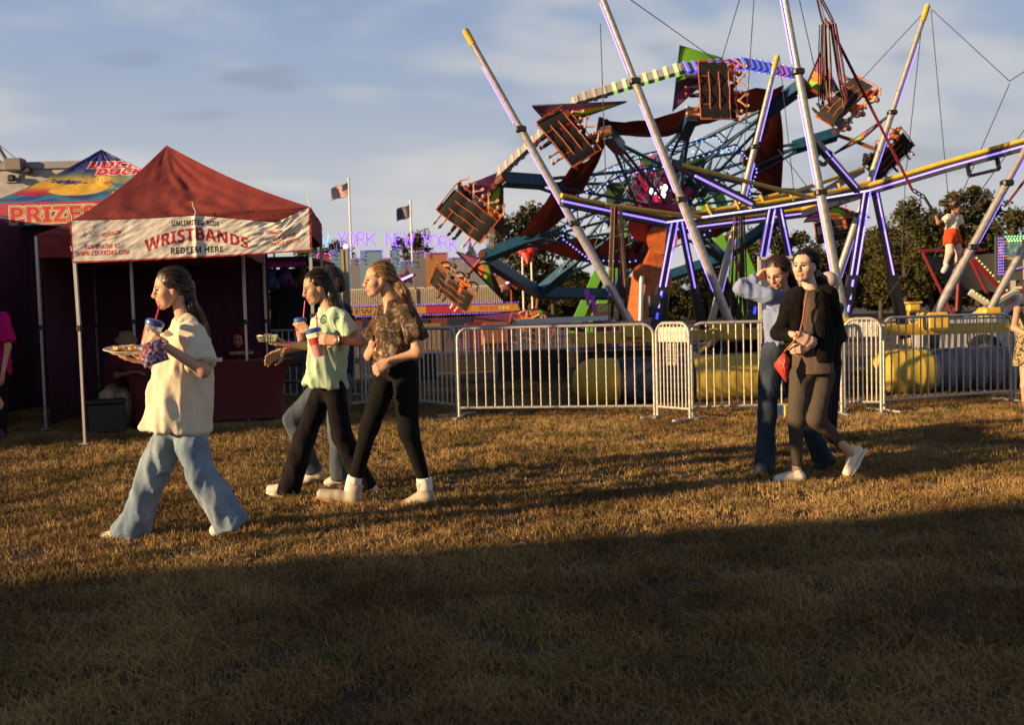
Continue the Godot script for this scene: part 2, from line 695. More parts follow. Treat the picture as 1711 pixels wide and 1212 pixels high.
func make_grass() -> void:
	var r := RandomNumberGenerator.new()
	r.seed = 77
	var tufts := []
	for k in 5:
		var mb := MB.new()
		for i in 20:
			var a := r.randf() * TAU
			var o := Vector3(cos(a), 0, sin(a)) * sqrt(r.randf()) * 0.06
			var lean := Vector3(r.randfn(), 0, r.randfn()) * (0.38 if r.randf() < 0.8 else 1.2)
			var hh := r.randf_range(0.016, 0.05)
			var w := r.randf_range(0.0011, 0.0023)
			var side := Vector3(cos(a + 1.3), 0, sin(a + 1.3)) * w
			var m1 := o + (Vector3.UP + lean * 0.35) * hh * 0.55
			var m2 := o + (Vector3.UP * 0.92 + lean * 0.9) * hh
			var t := r.randf_range(0.65, 1.3)
			mb.col = Color(t, t * r.randf_range(0.9, 1.05), t * r.randf_range(0.75, 1.0))
			mb.quad(o - side, m1 - side * 0.8, m1 + side * 0.8, o + side)
			mb.tri(m1 - side * 0.8, m2, m1 + side * 0.8)
		var am := ArrayMesh.new()
		var arr := []
		arr.resize(Mesh.ARRAY_MAX)
		arr[Mesh.ARRAY_VERTEX] = mb.v
		arr[Mesh.ARRAY_NORMAL] = mb.n
		arr[Mesh.ARRAY_COLOR] = mb.c
		am.add_surface_from_arrays(Mesh.PRIMITIVE_TRIANGLES, arr)
		var gm := vmat("grass blade", 0.75, 0.0, 0.3)
		gm.backlight_enabled = true
		gm.backlight = sr(0.05, 0.04, 0.012)
		am.surface_set_material(0, gm)
		tufts.append(am)
	var pn := FastNoiseLite.new()
	pn.seed = 4
	pn.frequency = 1.0
	pn.fractal_octaves = 3
	var holder := Node3D.new()
	holder.name = "grass"
	add_child(holder)
	tag(holder, "short dry tan grass covering the field", "grass", "", "stuff")
	for k in 5:
		var xs := []
		var cs := []
		var tries := 13500
		for i in tries:
			# even density near, thinning with distance
			var d := 1.9 + 17.0 * pow(r.randf(), 1.55)
			var x := r.randf_range(-1, 1) * (0.56 * d + 0.9)
			# keep density per square metre about even near the camera
			var p := Vector3(x, 0, -d)
			var dry := pn.get_noise_2d(x * 0.55, d * 0.55)
			var clump := pn.get_noise_2d(x * 2.3 + 40.0, d * 2.3)
			if clump < -0.16 and r.randf() < 0.72: continue
			p.y = ground_y(x, -d) - 0.012
			var s := r.randf_range(0.6, 1.2) * (1.0 + 0.7 * clump)
			xs.append(Transform3D(Basis(Vector3.UP, r.randf() * TAU).scaled(Vector3(1.25, s, 1.25) * (1.0 + 0.02 * d)), p))
			var straw := Color(0.44, 0.295, 0.125)
			var green := Color(0.085, 0.09, 0.022)
			var brown := Color(0.15, 0.09, 0.036)
			var c := straw.lerp(brown, clampf(0.45 + dry * 1.0 + r.randf_range(-0.3, 0.3), 0, 1))
			c = c.lerp(green, clampf(smoothstep(0.0, 0.6, pn.get_noise_2d(x * 0.9 - 30.0, d * 0.9)) * (0.4 + 0.35 * smoothstep(5.0, 9.0, d)) + (0.45 if r.randf() < 0.1 else 0.0), 0, 0.9))
			cs.append(c)
		var mm := MultiMesh.new()
		mm.transform_format = MultiMesh.TRANSFORM_3D
		mm.use_colors = true
		mm.mesh = tufts[k]
		mm.instance_count = xs.size()
		for i in xs.size():
			mm.set_instance_transform(i, xs[i])
			mm.set_instance_color(i, cs[i])
		var mi := MultiMeshInstance3D.new()
		mi.name = "grass_tufts"
		mi.multimesh = mm
		mi.set_meta("kind", "stuff")
		holder.add_child(mi, true)

# ---------------------------------------------------------------- crowd barriers
var bar_mesh: ArrayMesh

func barrier(a: Vector3, b: Vector3, bars: int, label: String, hh := 1.09, plate := false, called := "crowd_barrier", m: Material = null) -> Node3D:
	if m == null:
		m = worn(mt("galvanised steel", 0.60, 0.58, 0.54, 0.42, 0.35), 0.72, 1.0, 3.0, 9)
	var t := thing(called, label, "barrier", a, "crowd barriers round the bungee ride")
	var d := (b - a)
	var L := d.length()
	d = d.normalized()
	var mb := MB.new()
	var pts := []
	var rad := 0.13
	pts.append(a + Vector3.UP * 0.02)
	pts.append(a + Vector3.UP * (hh - rad))
	for k in range(1, 6):
		var w := PI * 0.5 * k / 6.0
		pts.append(a + d * rad * (1 - cos(w)) + Vector3.UP * (hh - rad + rad * sin(w)))
	pts.append(a + d * rad + Vector3.UP * hh)
	pts.append(b - d * rad + Vector3.UP * hh)
	for k in range(1, 6):
		var w := PI * 0.5 * (1.0 - k / 6.0)
		pts.append(b - d * rad * (1 - cos(w)) + Vector3.UP * (hh - rad + rad * sin(w)))
	pts.append(b + Vector3.UP * (hh - rad))
	pts.append(b + Vector3.UP * 0.02)
	mb.tube(pts, 0.0185, 8)
	obj("frame", mb, m, t)
	var rl := MB.new()
	rl.cyl(a + Vector3.UP * 0.13, b + Vector3.UP * 0.13, 0.016, 8)
	obj("bottom_rail", rl, m, t)
	var side := d.cross(Vector3.UP)
	for e in [a, b]:
		var ft := MB.new()
		ft.bar(e - side * 0.27 + Vector3.UP * 0.02, e + side * 0.27 + Vector3.UP * 0.02, 0.045, 0.02)
		obj("foot", ft, m, t)
	for i in bars:
		var p := a + d * L * (i + 1.0) / (bars + 1.0)
		var top := hh - 0.012
		var off := minf((p - a).length(), (b - p).length())
		if off < rad: top = hh - rad + sqrt(maxf(0.0, rad * rad - (rad - off) * (rad - off)))
		var o := inst("upright_bar", bar_mesh, t)
		o.position = p - a + Vector3.UP * 0.13
		o.scale = Vector3(1, top - 0.13, 1)
		o.set_surface_override_material(0, m)
	if plate:
		var pl := MB.new()
		pl.box(Transform3D(Basis(d, Vector3.UP, d.cross(Vector3.UP)), (a + b) * 0.5 + Vector3.UP * 0.97), Vector3(L - 0.06, 0.17, 0.006))
		obj("metal_plate", pl, m, t)
	return t

func make_barriers() -> void:
	var mb := MB.new()
	mb.cyl(Vector3.ZERO, Vector3.UP, 0.0098, 7)
	mb.orient()
	bar_mesh = ArrayMesh.new()
	var arr := []
	arr.resize(Mesh.ARRAY_MAX)
	arr[Mesh.ARRAY_VERTEX] = mb.v
	arr[Mesh.ARRAY_NORMAL] = mb.n
	bar_mesh.add_surface_from_arrays(Mesh.PRIMITIVE_TRIANGLES, arr)
	bar_mesh.surface_set_material(0, mt("galvanised steel", 0.60, 0.58, 0.54, 0.42, 0.35))
	barrier(Vector3(-0.654, 0.019, -11.950) * Vector3(1,0,1), Vector3(1.658, 0.000, -11.541), 20, "long steel barrier facing the camera, yellow inflatable tube behind its right end")
	barrier(Vector3(1.682, 0.000, -11.469), Vector3(1.988, 0.000, -11.077), 8, "narrow steel gate barrier with a white notice taped to its bars", 1.1, true)
	barrier(Vector3(2.058, 0.000, -11.310), Vector3(3.758, 0.000, -11.265), 19, "steel barrier right behind the two women walking arm in arm")
	barrier(Vector3(3.852, 0.000, -11.441), Vector3(4.216, 0.000, -11.278), 7, "narrow steel gate barrier just right of the woman in the black jacket", 1.09, true)
	barrier(Vector3(4.317, 0.000, -11.455), Vector3(6.169, 0.000, -12.208), 17, "steel barrier in front of the ribbed yellow and blue inflatable tubes")
	barrier(Vector3(6.215, 0.000, -12.195), Vector3(8.368, 0.000, -12.473), 18, "steel barrier at the right edge beside the woman in the patterned dress")
	var c := Vector3(-0.701, 0.000, -12.280)
	var e := Vector3(-2.131, 0.061, -14.300) * Vector3(1, 0, 1)
	barrier(c, e, 21, "steel barrier running back from the corner behind the girl in camouflage")
	barrier(e + Vector3(-0.06, 0, -0.03), e + Vector3(-2.2, 0, -0.75), 20, "steel barrier behind the mint shirt girl, next to the red table")
	# taped notice
	var t := thing("paper_notice", "white paper notice taped to the narrow gate barrier", "notice", Vector3(1.849, 0.689, -11.300))
	var n := MB.new()
	n.box(Transform3D(Basis(Vector3.UP, -0.35), Vector3(1.832, 0.742, -11.360)), Vector3(0.12, 0.25, 0.004))
	obj("sheet", n, worn(mt("notice paper", 0.62, 0.6, 0.55, 0.8), 0.55, 1.0, 9.0, 4), t)
	for k in 5:
		var ln := MB.new()
		ln.box(Transform3D(Basis(Vector3.UP, -0.35), Vector3(1.831, 0.742, -11.353) + Vector3(rng.randf_range(-0.02, 0.02), 0.07 - k * 0.035, 0)), Vector3(0.06, 0.011, 0.004))
		obj("printed_line", ln, mt("notice ink", 0.06, 0.06, 0.07, 0.8), t)
	# supplies on the ground behind the couple
	var s := thing("water_carton", "small blue and yellow carton on the grass behind the two women", "carton", Vector3(3.031, 0.000, -11.192))
	var bx := MB.new()
	bx.rbox(Transform3D(Basis(Vector3.UP, 0.3), Vector3(3.031, 0.000, -11.192) + Vector3(0, 0.07, 0)), Vector3(0.22, 0.14, 0.16), 0.008)
	obj("box", bx, mt("carton blue", 0.10, 0.2, 0.42, 0.6), s)
	var b2 := MB.new()
	b2.rbox(Transform3D(Basis(Vector3.UP, 0.3), Vector3(3.031, 0.000, -11.192) + Vector3(0.04, 0.07, 0.01)), Vector3(0.07, 0.142, 0.165), 0.004)
	obj("label_band", b2, mt("carton yellow", 0.6, 0.42, 0.08, 0.6), s)

# ---------------------------------------------------------------- tents
func roof_facet(c0: Vector3, c1: Vector3, apex: Vector3, sag: float, wr: float) -> MB:
	var mb := MB.new()
	var f := func(u: float, v: float) -> Vector3:
		var p := c0.lerp(c1, u).lerp(apex, v)
		var edge := sin(PI * u)
		p.y -= sag * sin(PI * v) * (0.55 + 0.45 * edge)
		var out := (c1 - c0).cross(apex - c0).normalized()
		p += out * wr * edge * (1.0 - v) * (nz.get_noise_3d(u * 7.0 + v * 2.0, v * 2.5, c0.x) + 0.9 * nz.get_noise_3d(u * 3.0, v * 3.0, 4.0 + c0.z))
		p.y -= 0.05 * sin(PI * u) * (1.0 - v)
		return p
	mb.sheet(f, 36, 24)
	return mb

func hang(c0: Vector3, c1: Vector3, h0: float, h1: float, wr: float, nu := 30, nv := 8, freq := 6.0) -> MB:
	var mb := MB.new()
	var nn := (c1 - c0).cross(Vector3.UP).normalized()
	var L := (c1 - c0).length()
	var f := func(u: float, v: float) -> Vector3:
		var p := c0.lerp(c1, u) + Vector3.DOWN * lerpf(h0, h1, u) * v
		p += nn * wr * (nz.get_noise_3d(u * L * freq * 0.6, v * 1.2, c0.x + c0.z) + 0.5 * nz.get_noise_3d(u * L * 1.5, v * 3.0, c0.z)) * (0.3 + 0.7 * v)
		return p
	mb.sheet(f, nu, nv)
	return mb

func leg_post(a: Vector3, top: float, m: Material, t: Node, kink := 0.0) -> void:
	var mb := MB.new()
	mb.bar(a + Vector3(0, top * 0.52, 0), a + Vector3(kink, top, 0), 0.032, 0.032, Vector3.RIGHT)
	var up := obj("leg", mb, m, t)
	var lw := MB.new()
	lw.bar(a, a + Vector3(0, top * 0.56, 0), 0.024, 0.024, Vector3.RIGHT)
	lw.rbox(Transform3D(Basis(), a + Vector3(0, 0.008, 0)), Vector3(0.1, 0.012, 0.1), 0.003)
	obj("lower_leg", lw, m, up)
	var cl := MB.new()
	cl.rbox(Transform3D(Basis(), a + Vector3(0, top * 0.53, 0)), Vector3(0.05, 0.06, 0.05), 0.008)
	obj("clamp", cl, mt("black plastic", 0.02, 0.02, 0.02, 0.5), up)

func make_tents() -> void:
	var steel := mt("tent pole", 0.55, 0.53, 0.5, 0.4, 0.6)
	# --- red pop-up canopy
	var fl := Vector3(-4.527, 0.000, -10.381)
	var fd := Vector3(0.990, 0, -0.139)
	var sd := Vector3(-0.139, 0, -0.990)
	var S := 2.41
	var fr := fl + fd * S
	var bl := fl + sd * S
	var br := bl + fd * S
	var t := thing("canopy_tent", "red pop-up canopy tent with the wristband banner across its front", "tent", fl)
	var red := mt("red canvas", 0.27, 0.032, 0.03, 0.85)
	red.albedo_texture = noise_tex(0.015, 4, Color(0.72, 0.72, 0.72), Color(1, 1, 1), 256, 8)
	red.uv1_triplanar = true
	red.uv1_scale = Vector3.ONE * 0.9
	red.backlight_enabled = true
	red.backlight = sr(0.05, 0.006, 0.006)
	var e_fl := fl + Vector3.UP * 2.345
	var e_fr := fr + Vector3.UP * 2.46
	var e_bl := bl + Vector3.UP * 2.44
	var e_br := br + Vector3.UP * 2.5
	var o := 0.02
	e_fl += (-fd - sd) * o
	e_fr += (fd - sd) * o
	e_bl += (-fd + sd) * o
	e_br += (fd + sd) * o
	var apex := Vector3(-3.924, 3.310, -11.550)
	var k := 0
	for e in [[e_fl, e_fr], [e_fr, e_br], [e_br, e_bl], [e_bl, e_fl]]:
		obj("roof_panel", roof_facet(e[0], e[1], apex, 0.10, 0.05), red, t)
		obj("valance", hang(e[0], e[1], 0.17 if k == 0 else 0.3, 0.12 if k == 0 else 0.3, 0.03), red, t)
		k += 1
	for e in [e_fl, e_fr, e_bl, e_br]:
		var rg := MB.new()
		rg.tube([e + Vector3(0, -0.06, 0), e.lerp(apex, 0.25) + Vector3(0, -0.12, 0), e.lerp(apex, 0.5) + Vector3(0, -0.15, 0), e.lerp(apex, 0.75) + Vector3(0, -0.13, 0), apex + Vector3(0, -0.08, 0)], 0.014, 6)
		obj("roof_rib", rg, steel, t)
	leg_post(fl, 2.32, steel, t, -0.02)
	leg_post(fr, 2.43, steel, t)
	leg_post(bl, 2.42, steel, t)
	leg_post(br, 2.48, steel, t)
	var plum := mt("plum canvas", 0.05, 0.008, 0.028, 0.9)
	# second canopy behind it, closed at the back and left with plum walls
	var f2 := Vector3(-5.683, 0.000, -11.969)
	var t2 := thing("canopy_tent", "second red canopy tent with plum walls behind the bannered one", "tent", f2)
	var fr2 := f2 + fd * S
	var bl2 := f2 + sd * S
	var br2 := bl2 + fd * S
	var u2 := Vector3.UP * 2.36
	var ap2 := (f2 + br2) * 0.5 + Vector3(0, 3.2, 0)
	for e in [[f2, fr2], [fr2, br2], [br2, bl2], [bl2, f2]]:
		obj("roof_panel", roof_facet(e[0] + u2, e[1] + u2, ap2, 0.1, 0.05), red, t2)
		obj("valance", hang(e[0] + u2, e[1] + u2, 0.28, 0.28, 0.03), red, t2)
	for e in [f2, fr2, bl2, br2]: leg_post(e, 2.34, steel, t2)
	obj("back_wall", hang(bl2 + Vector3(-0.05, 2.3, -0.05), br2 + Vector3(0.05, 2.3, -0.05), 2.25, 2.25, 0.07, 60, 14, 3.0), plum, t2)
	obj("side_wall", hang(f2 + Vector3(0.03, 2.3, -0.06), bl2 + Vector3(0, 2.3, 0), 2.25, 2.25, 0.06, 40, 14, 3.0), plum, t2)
	# --- banner
	var ban := thing("vinyl_banner", "white vinyl banner lettered UNLIMITED RIDE WRISTBANDS REDEEM HERE", "banner", e_fl)
	var W := 1536
	var Hh := 268
	var img := Image.create(W, Hh, false, Image.FORMAT_RGB8)
	img.fill(sr(0.72, 0.68, 0.60))
	var redc := sr(0.42, 0.018, 0.025)
	var ink := sr(0.03, 0.025, 0.03)
	var fx := func(zx: float) -> float: return (zx - 80.0) / 1575.0 * W
	var fy := func(zy: float) -> float: return (zy - 106.0) / 276.0 * Hh
	var st := func(s: String, x0: float, x1: float, y0: float, y1: float, c: Color, bend: float, fat: float, skew: float) -> void:
		stamp(img, s, Rect2(fx.call(x0), fy.call(y0), fx.call(x1) - fx.call(x0), fy.call(y1) - fy.call(y0)), c, bend, fat, false, skew)
	st.call("UNLIMITED RIDE", 733, 1042, 132, 166, ink, 0.0, 0.4, 0.0)
	st.call("WRISTBANDS", 552, 1228, 248, 332, redc, 62.0, 1.0, 0.0)
	st.call("REDEEM HERE", 720, 1062, 308, 348, ink, 0.0, 0.6, 0.0)
	st.call("BUY ONLINE AT", 166, 390, 263, 291, redc, 0.0, 0.2, 0.0)
	st.call("WWW.COLERIDES.COM", 108, 448, 306, 336, redc, 0.0, 0.2, 0.0)
	st.call("COLERIDES.COM", 276, 400, 184, 208, redc, 0.0, 0.3, -22.0)
	st.call("BUY AT THE", 1394, 1548, 243, 272, redc, 0.0, 0.2, -4.0)
	st.call("TICKET BOOTH", 1380, 1575, 286, 314, redc, 0.0, 0.2, -6.0)
	st.call("COLERIDES.COM", 1352, 1462, 184, 206, redc, 0.0, 0.3, 10.0)
	for l in [[170, 222, 262, 205], [285, 243, 418, 210], [418, 210, 408, 160], [290, 145, 300, 165], [165, 160, 172, 220], [1345, 205, 1470, 214], [1470, 214, 1560, 180], [1560, 180, 1575, 140], [1500, 150, 1560, 130]]:
		line_px(img, Vector2(fx.call(l[0]), fy.call(l[1])), Vector2(fx.call(l[2]), fy.call(l[3])), 1.6, ink)
	for q in 14:
		var a := PI * q / 13.0
		var b := PI * (q + 1) / 13.0
		if q % 3 < 2: line_px(img, Vector2(fx.call(212 + 40 * cos(a)), fy.call(185 - 38 * sin(a))), Vector2(fx.call(212 + 40 * cos(b)), fy.call(185 - 38 * sin(b))), 1.8, redc)
	for q in [[198, 172, 210, 195], [225, 170, 238, 190], [205, 195, 230, 200]]:
		line_px(img, Vector2(fx.call(q[0]), fy.call(q[1])), Vector2(fx.call(q[2]), fy.call(q[3])), 3.0, redc)
	img.fill_rect(Rect2i(0, Hh - 11, W, 11), redc)
	img.fill_rect(Rect2i(0, 0, 9, Hh), redc)
	img.fill_rect(Rect2i(W - 12, 0, 12, Hh), redc)
	var pm := tex_mat("banner vinyl", img, 0.55)
	var outn := (-sd).normalized()
	var bn := MB.new()
	var b0 := e_fl + outn * 0.045 + Vector3(0, 0.0, 0)
	var b1 := e_fr + outn * 0.045 + Vector3(0, 0.0, 0)
	var f := func(u: float, v: float) -> Vector3:
		var topy := 0.0
		if u < 0.52: topy = -0.012 * sin(PI * u / 0.52) - 0.045 * u
		elif u < 0.85: topy = lerpf(-0.024, -0.15, (u - 0.52) / 0.33)
		else: topy = lerpf(-0.15, 0.0, (u - 0.85) / 0.15)
		var boty := -0.44 - 0.03 * u - 0.012 * sin(PI * u)
		var p := b0.lerp(b1, u) + Vector3.UP * lerpf(topy, boty, v)
		var bunch := exp(-pow((u - 0.84) / 0.11, 2.0)) * (1.0 - v) + 0.35
		var wv := nz.get_noise_3d(u * 7.0 + v * 2.0, v * 2.2 - u * 2.0, 2.0) * 0.026 + absf(nz.get_noise_3d(u * 15.0 + v * 3.0, v * 4.0 + u * 9.0, 8.0)) * 0.03
		p += outn * (wv * bunch * 1.35 + 0.018 * sin(v * PI) * nz.get_noise_2d(u * 4.0, 1.0) + 0.022 * exp(-pow((u - 0.512) / 0.008, 2.0)))
		return p
	bn.sheet(f, 130, 30)
	obj("printed_sheet", bn, pm, ban)
	for c in [[0.004, 0.03], [0.004, 0.95], [0.996, 0.03], [0.996, 0.95], [0.512, 0.02]]:
		var p: Vector3 = f.call(c[0], c[1])
		var tie := MB.new()
		tie.tube([p, p + Vector3(0.005, 0.05, -0.02), p + Vector3(-0.02, 0.1, -0.03), p + Vector3(-0.03, 0.16, -0.03)], 0.004, 5)
		obj("tie_cord", tie, mt("white cord", 0.7, 0.68, 0.62, 0.8), ban)
	# --- table with a stretch cover
	var tc := Vector3(-3.788, 0.340, -12.350) * Vector3(1, 0, 1)
	var tb := thing("covered_table", "folding table under a dark red stretch cover inside the canopy", "table", tc)
	var tx := Vector3(0.985, 0, -0.17)
	var tz := Vector3(0.17, 0, 0.985)
	var cover := MB.new()
	var ring := func(v: float, a: float) -> Vector3:
		var pinch := 1.0 - 0.20 * sin(PI * clampf(v, 0, 1))
		pinch = lerpf(1.0, 0.9, v) * lerpf(1.0, pinch, 0.45)
		var hx := 1.03 * pinch
		var hz := 0.38 * pinch
		var ca := cos(a)
		var sa := sin(a)
		var q := Vector2(signf(ca) * pow(absf(ca), 0.22) * hx, signf(sa) * pow(absf(sa), 0.22) * hz)
		var lift := 0.05 + 0.14 * pow(absf(cos(2.0 * a + PI)), 2.0) * 0.0
		return tc + tx * q.x + tz * q.y + Vector3.UP * lerpf(0.76, lift, v)
	cover.sheet(func(u: float, v: float) -> Vector3: return ring.call(v, u * TAU), 72, 10)
	cover.sheet(func(u: float, v: float) -> Vector3:
		var p: Vector3 = ring.call(0.0, u * TAU)
		return (tc + Vector3.UP * 0.76).lerp(p, v) + Vector3.UP * 0.002, 72, 4)
	obj("stretch_cover", cover, mt("red stretch cloth", 0.085, 0.005, 0.009, 0.75), tb)
	var pk := thing("paper_stack", "white paper stack on the red covered table", "paper", Vector3(-3.629, 0.742, -12.200))
	var pp := MB.new()
	pp.box(Transform3D(Basis(Vector3.UP, 0.2), tc + Vector3(0.12, 0.787, 0.2)), Vector3(0.2, 0.045, 0.14))
	obj("sheets", pp, mt("paper white", 0.7, 0.68, 0.62, 0.8), pk)
	# black crate and bag by the front leg
	var cr := thing("storage_crate", "black storage crate on the grass behind the front tent leg", "crate", Vector3(-4.759, 0.000, -11.524))
	var cb := MB.new()
	cb.rbox(Transform3D(Basis(Vector3.UP, 0.4), Vector3(-4.759, 0.000, -11.524) + Vector3(0, 0.17, 0)), Vector3(0.42, 0.34, 0.3), 0.02)
	obj("body", cb, mt("crate black", 0.015, 0.014, 0.014, 0.6), cr)
	var cl := MB.new()
	cl.rbox(Transform3D(Basis(Vector3.UP, 0.4), Vector3(-4.759, 0.000, -11.524) + Vector3(0, 0.36, 0)), Vector3(0.45, 0.04, 0.33), 0.012)
	obj("lid", cl, mt("crate lid", 0.02, 0.02, 0.022, 0.6), cr)
	make_duck_tent()

func make_duck_tent() -> void:
	var d := 15.0
	var a := Vector3(-7.846, 3.159, -15.000)
	var b := Vector3(-4.401, 3.120, -15.000)
	a.y = 3.12
	b.y = 3.12
	var a2 := a + Vector3(-0.2, 0, -3.4)
	var b2 := b + Vector3(-0.2, 0, -3.4)
	var apex := Vector3(-6.727, 4.158, -16.600)
	var t := thing("game_tent", "colourful tent with a yellow duck print and PRIZES lettering behind the red canopy", "tent", Vector3(a.x, 0, a.z))
	# roof print: dark blue crown, yellow duck, blue water, red lower corner
	var W := 640
	var Hh := 400
	var img := Image.create(W, Hh, false, Image.FORMAT_RGB8)
	var blue := sr(0.02, 0.025, 0.16)
	var yel := sr(0.62, 0.36, 0.03)
	var teal := sr(0.03, 0.17, 0.28)
	var redc := sr(0.42, 0.01, 0.06)
	for y in Hh:
		for x in W:
			var u := float(x) / W
			var v := float(y) / Hh
			var n := nz.get_noise_2d(u * 6.0, v * 7.0)
			var c := blue
			if v > 0.36 + 0.05 * n: c = blue.lerp(sr(0.12, 0.2, 0.16), clampf((v - 0.34) * 5.0, 0, 1))
			if v > 0.46 and u < 0.55 + 0.1 * n: c = c.lerp(yel, clampf((v - 0.46) * 6.0, 0, 0.9) * clampf((0.6 - u) * 4.0, 0.0, 1.0))
			if v > 0.72 + 0.08 * n and u < 0.42 + 0.2 * n: c = c.lerp(redc, clampf((v - 0.7) * 7.0, 0, 1))
			if v > 0.80 + 0.1 * n + 0.1 * absf(u - 0.55): c = teal.lerp(sr(0.03, 0.05, 0.22), clampf(n * 2.0 + 0.4, 0, 1))
			# duck: body, head, bill
			var bd := pow((u - 0.34) / 0.13, 2) + pow((v - 0.76) / 0.12, 2)
			var hd := pow((u - 0.40) / 0.05, 2) + pow((v - 0.60) / 0.095, 2)
			if bd < 1.0 + 0.2 * n or hd < 1.0: c = yel.lerp(sr(0.75, 0.5, 0.08), clampf(0.5 + n, 0, 1))
			if pow((u - 0.455) / 0.028, 2) + pow((v - 0.645) / 0.028, 2) < 1.0: c = sr(0.5, 0.12, 0.01)
			if pow((u - 0.407) / 0.011, 2) + pow((v - 0.585) / 0.02, 2) < 1.0: c = sr(0.85, 0.85, 0.85)
			if pow((u - 0.409) / 0.006, 2) + pow((v - 0.587) / 0.012, 2) < 1.0: c = blue
			if pow((u - 0.26) / 0.07, 2) + pow((v - 0.62 - 0.3 * (u - 0.26)) / 0.035, 2) < 1.0 + 2.2 * nz.get_noise_2d(u * 40.0, v * 30.0): c = blue
			if v > 0.66 and u > 0.49 + 0.05 * n: c = teal.lerp(yel, clampf(n * 3.0, 0, 1))
			img.set_pixel(x, y, c)
	for w in [["LUCKY", 0.315, 0.25, 0.30, 0.12], ["DUCK", 0.365, 0.385, 0.22, 0.11]]:
		for l in [[6.0, sr(0.05, 0.05, 0.1)], [4.5, sr(0.75, 0.72, 0.66)], [2.0, sr(0.5, 0.02, 0.05)]]:
			stamp(img, w[0], Rect2(w[1] * W, w[2] * Hh, w[3] * W, w[4] * Hh), l[1], 0.0, l[0], false, 8.0)
	var rm := tex_mat("duck roof print", img, 0.6)
	var fr := MB.new()
	var f := func(u: float, v: float) -> Vector3:
		var p := a.lerp(b, u)
		var q := p.lerp(apex, 1.0 - v)
		q.y -= 0.12 * sin(PI * v) * (0.5 + 0.5 * sin(PI * u))
		q.z += 0.04 * nz.get_noise_2d(u * 6.0, v * 3.0)
		return q
	# texture is laid straight over the panel as seen from the front
	var pf := func(u: float, v: float) -> Vector3:
		return f.call(u, v)
	fr.sheet(pf, 40, 24)
	for i in fr.v.size():
		var p := fr.v[i]
		fr.u[i] = Vector2((p.x - a.x) / (b.x - a.x), (apex.y - p.y) / (apex.y - a.y))
	obj("roof_panel", fr, rm, t)
	var plainm := mt("duck roof plain", 0.03, 0.035, 0.17, 0.6)
	obj("roof_panel", roof_facet(b, b2, apex, 0.1, 0.03), plainm, t)
	obj("roof_panel", roof_facet(b2, a2, apex, 0.1, 0.03), plainm, t)
	var yp := mt("duck roof yellow", 0.55, 0.36, 0.05, 0.6)
	obj("roof_panel", roof_facet(a2, a, apex, 0.1, 0.03), yp, t)
	# valance print
	var vi := Image.create(900, 100, false, Image.FORMAT_RGB8)
	for y in 100:
		for x in 900:
			var n := nz.get_noise_2d(x * 0.012, y * 0.03)
			var c := redc.lerp(sr(0.3, 0.01, 0.1), clampf(n + 0.5, 0, 1))
			if n + y * 0.006 > 0.42: c = teal
			if n * 1.3 + y * 0.007 > 0.62: c = sr(0.02, 0.015, 0.04)
			vi.set_pixel(x, y, c)
	for l in [[9.0, sr(0.7, 0.68, 0.62)], [5.5, sr(0.02, 0.02, 0.02)], [3.5, sr(0.65, 0.45, 0.06)], [0.5, sr(0.48, 0.01, 0.05)]]:
		stamp(vi, "PRIZES", Rect2(96, 20, 330, 64), l[1], 0.0, l[0])
	var vm := tex_mat("duck valance print", vi, 0.6)
	obj("valance", hang(a + Vector3(0, 0, 0.02), b + Vector3(0, 0, 0.02), 0.36, 0.36, 0.02), vm, t)
	obj("valance", hang(a2, a, 0.36, 0.36, 0.02), mt("duck valance red", 0.4, 0.012, 0.06, 0.7), t)
	obj("valance", hang(b, b2, 0.36, 0.36, 0.02), mt("duck valance red", 0.4, 0.012, 0.06, 0.7), t)
	var plum := mt("plum canvas", 0.05, 0.008, 0.028, 0.9)
	obj("side_wall", hang(a + Vector3(-0.35, -0.3, -0.2), b + Vector3(0, -0.3, -0.2), 2.8, 2.8, 0.06, 50, 12, 3.0), plum, t)
	var steel := mt("tent pole", 0.55, 0.53, 0.5, 0.4, 0.6)
	obj("side_wall", hang(b + Vector3(-0.1, -0.3, -0.2), b2 + Vector3(0, -0.3, 0), 2.8, 2.8, 0.06, 40, 10, 3.0), plum, t)  # wall added so the tent blocks low sun from the area behind
	obj("back_wall", hang(b2 + Vector3(0, -0.3, 0.05), a2 + Vector3(0, -0.3, 0.05), 2.8, 2.8, 0.06, 40, 10, 3.0), plum, t)  # likewise added to close the tent against the sun
	for p in [a, b, a2, b2]:
		leg_post(Vector3(p.x + 0.25, 0, p.z), 3.05, steel, t)

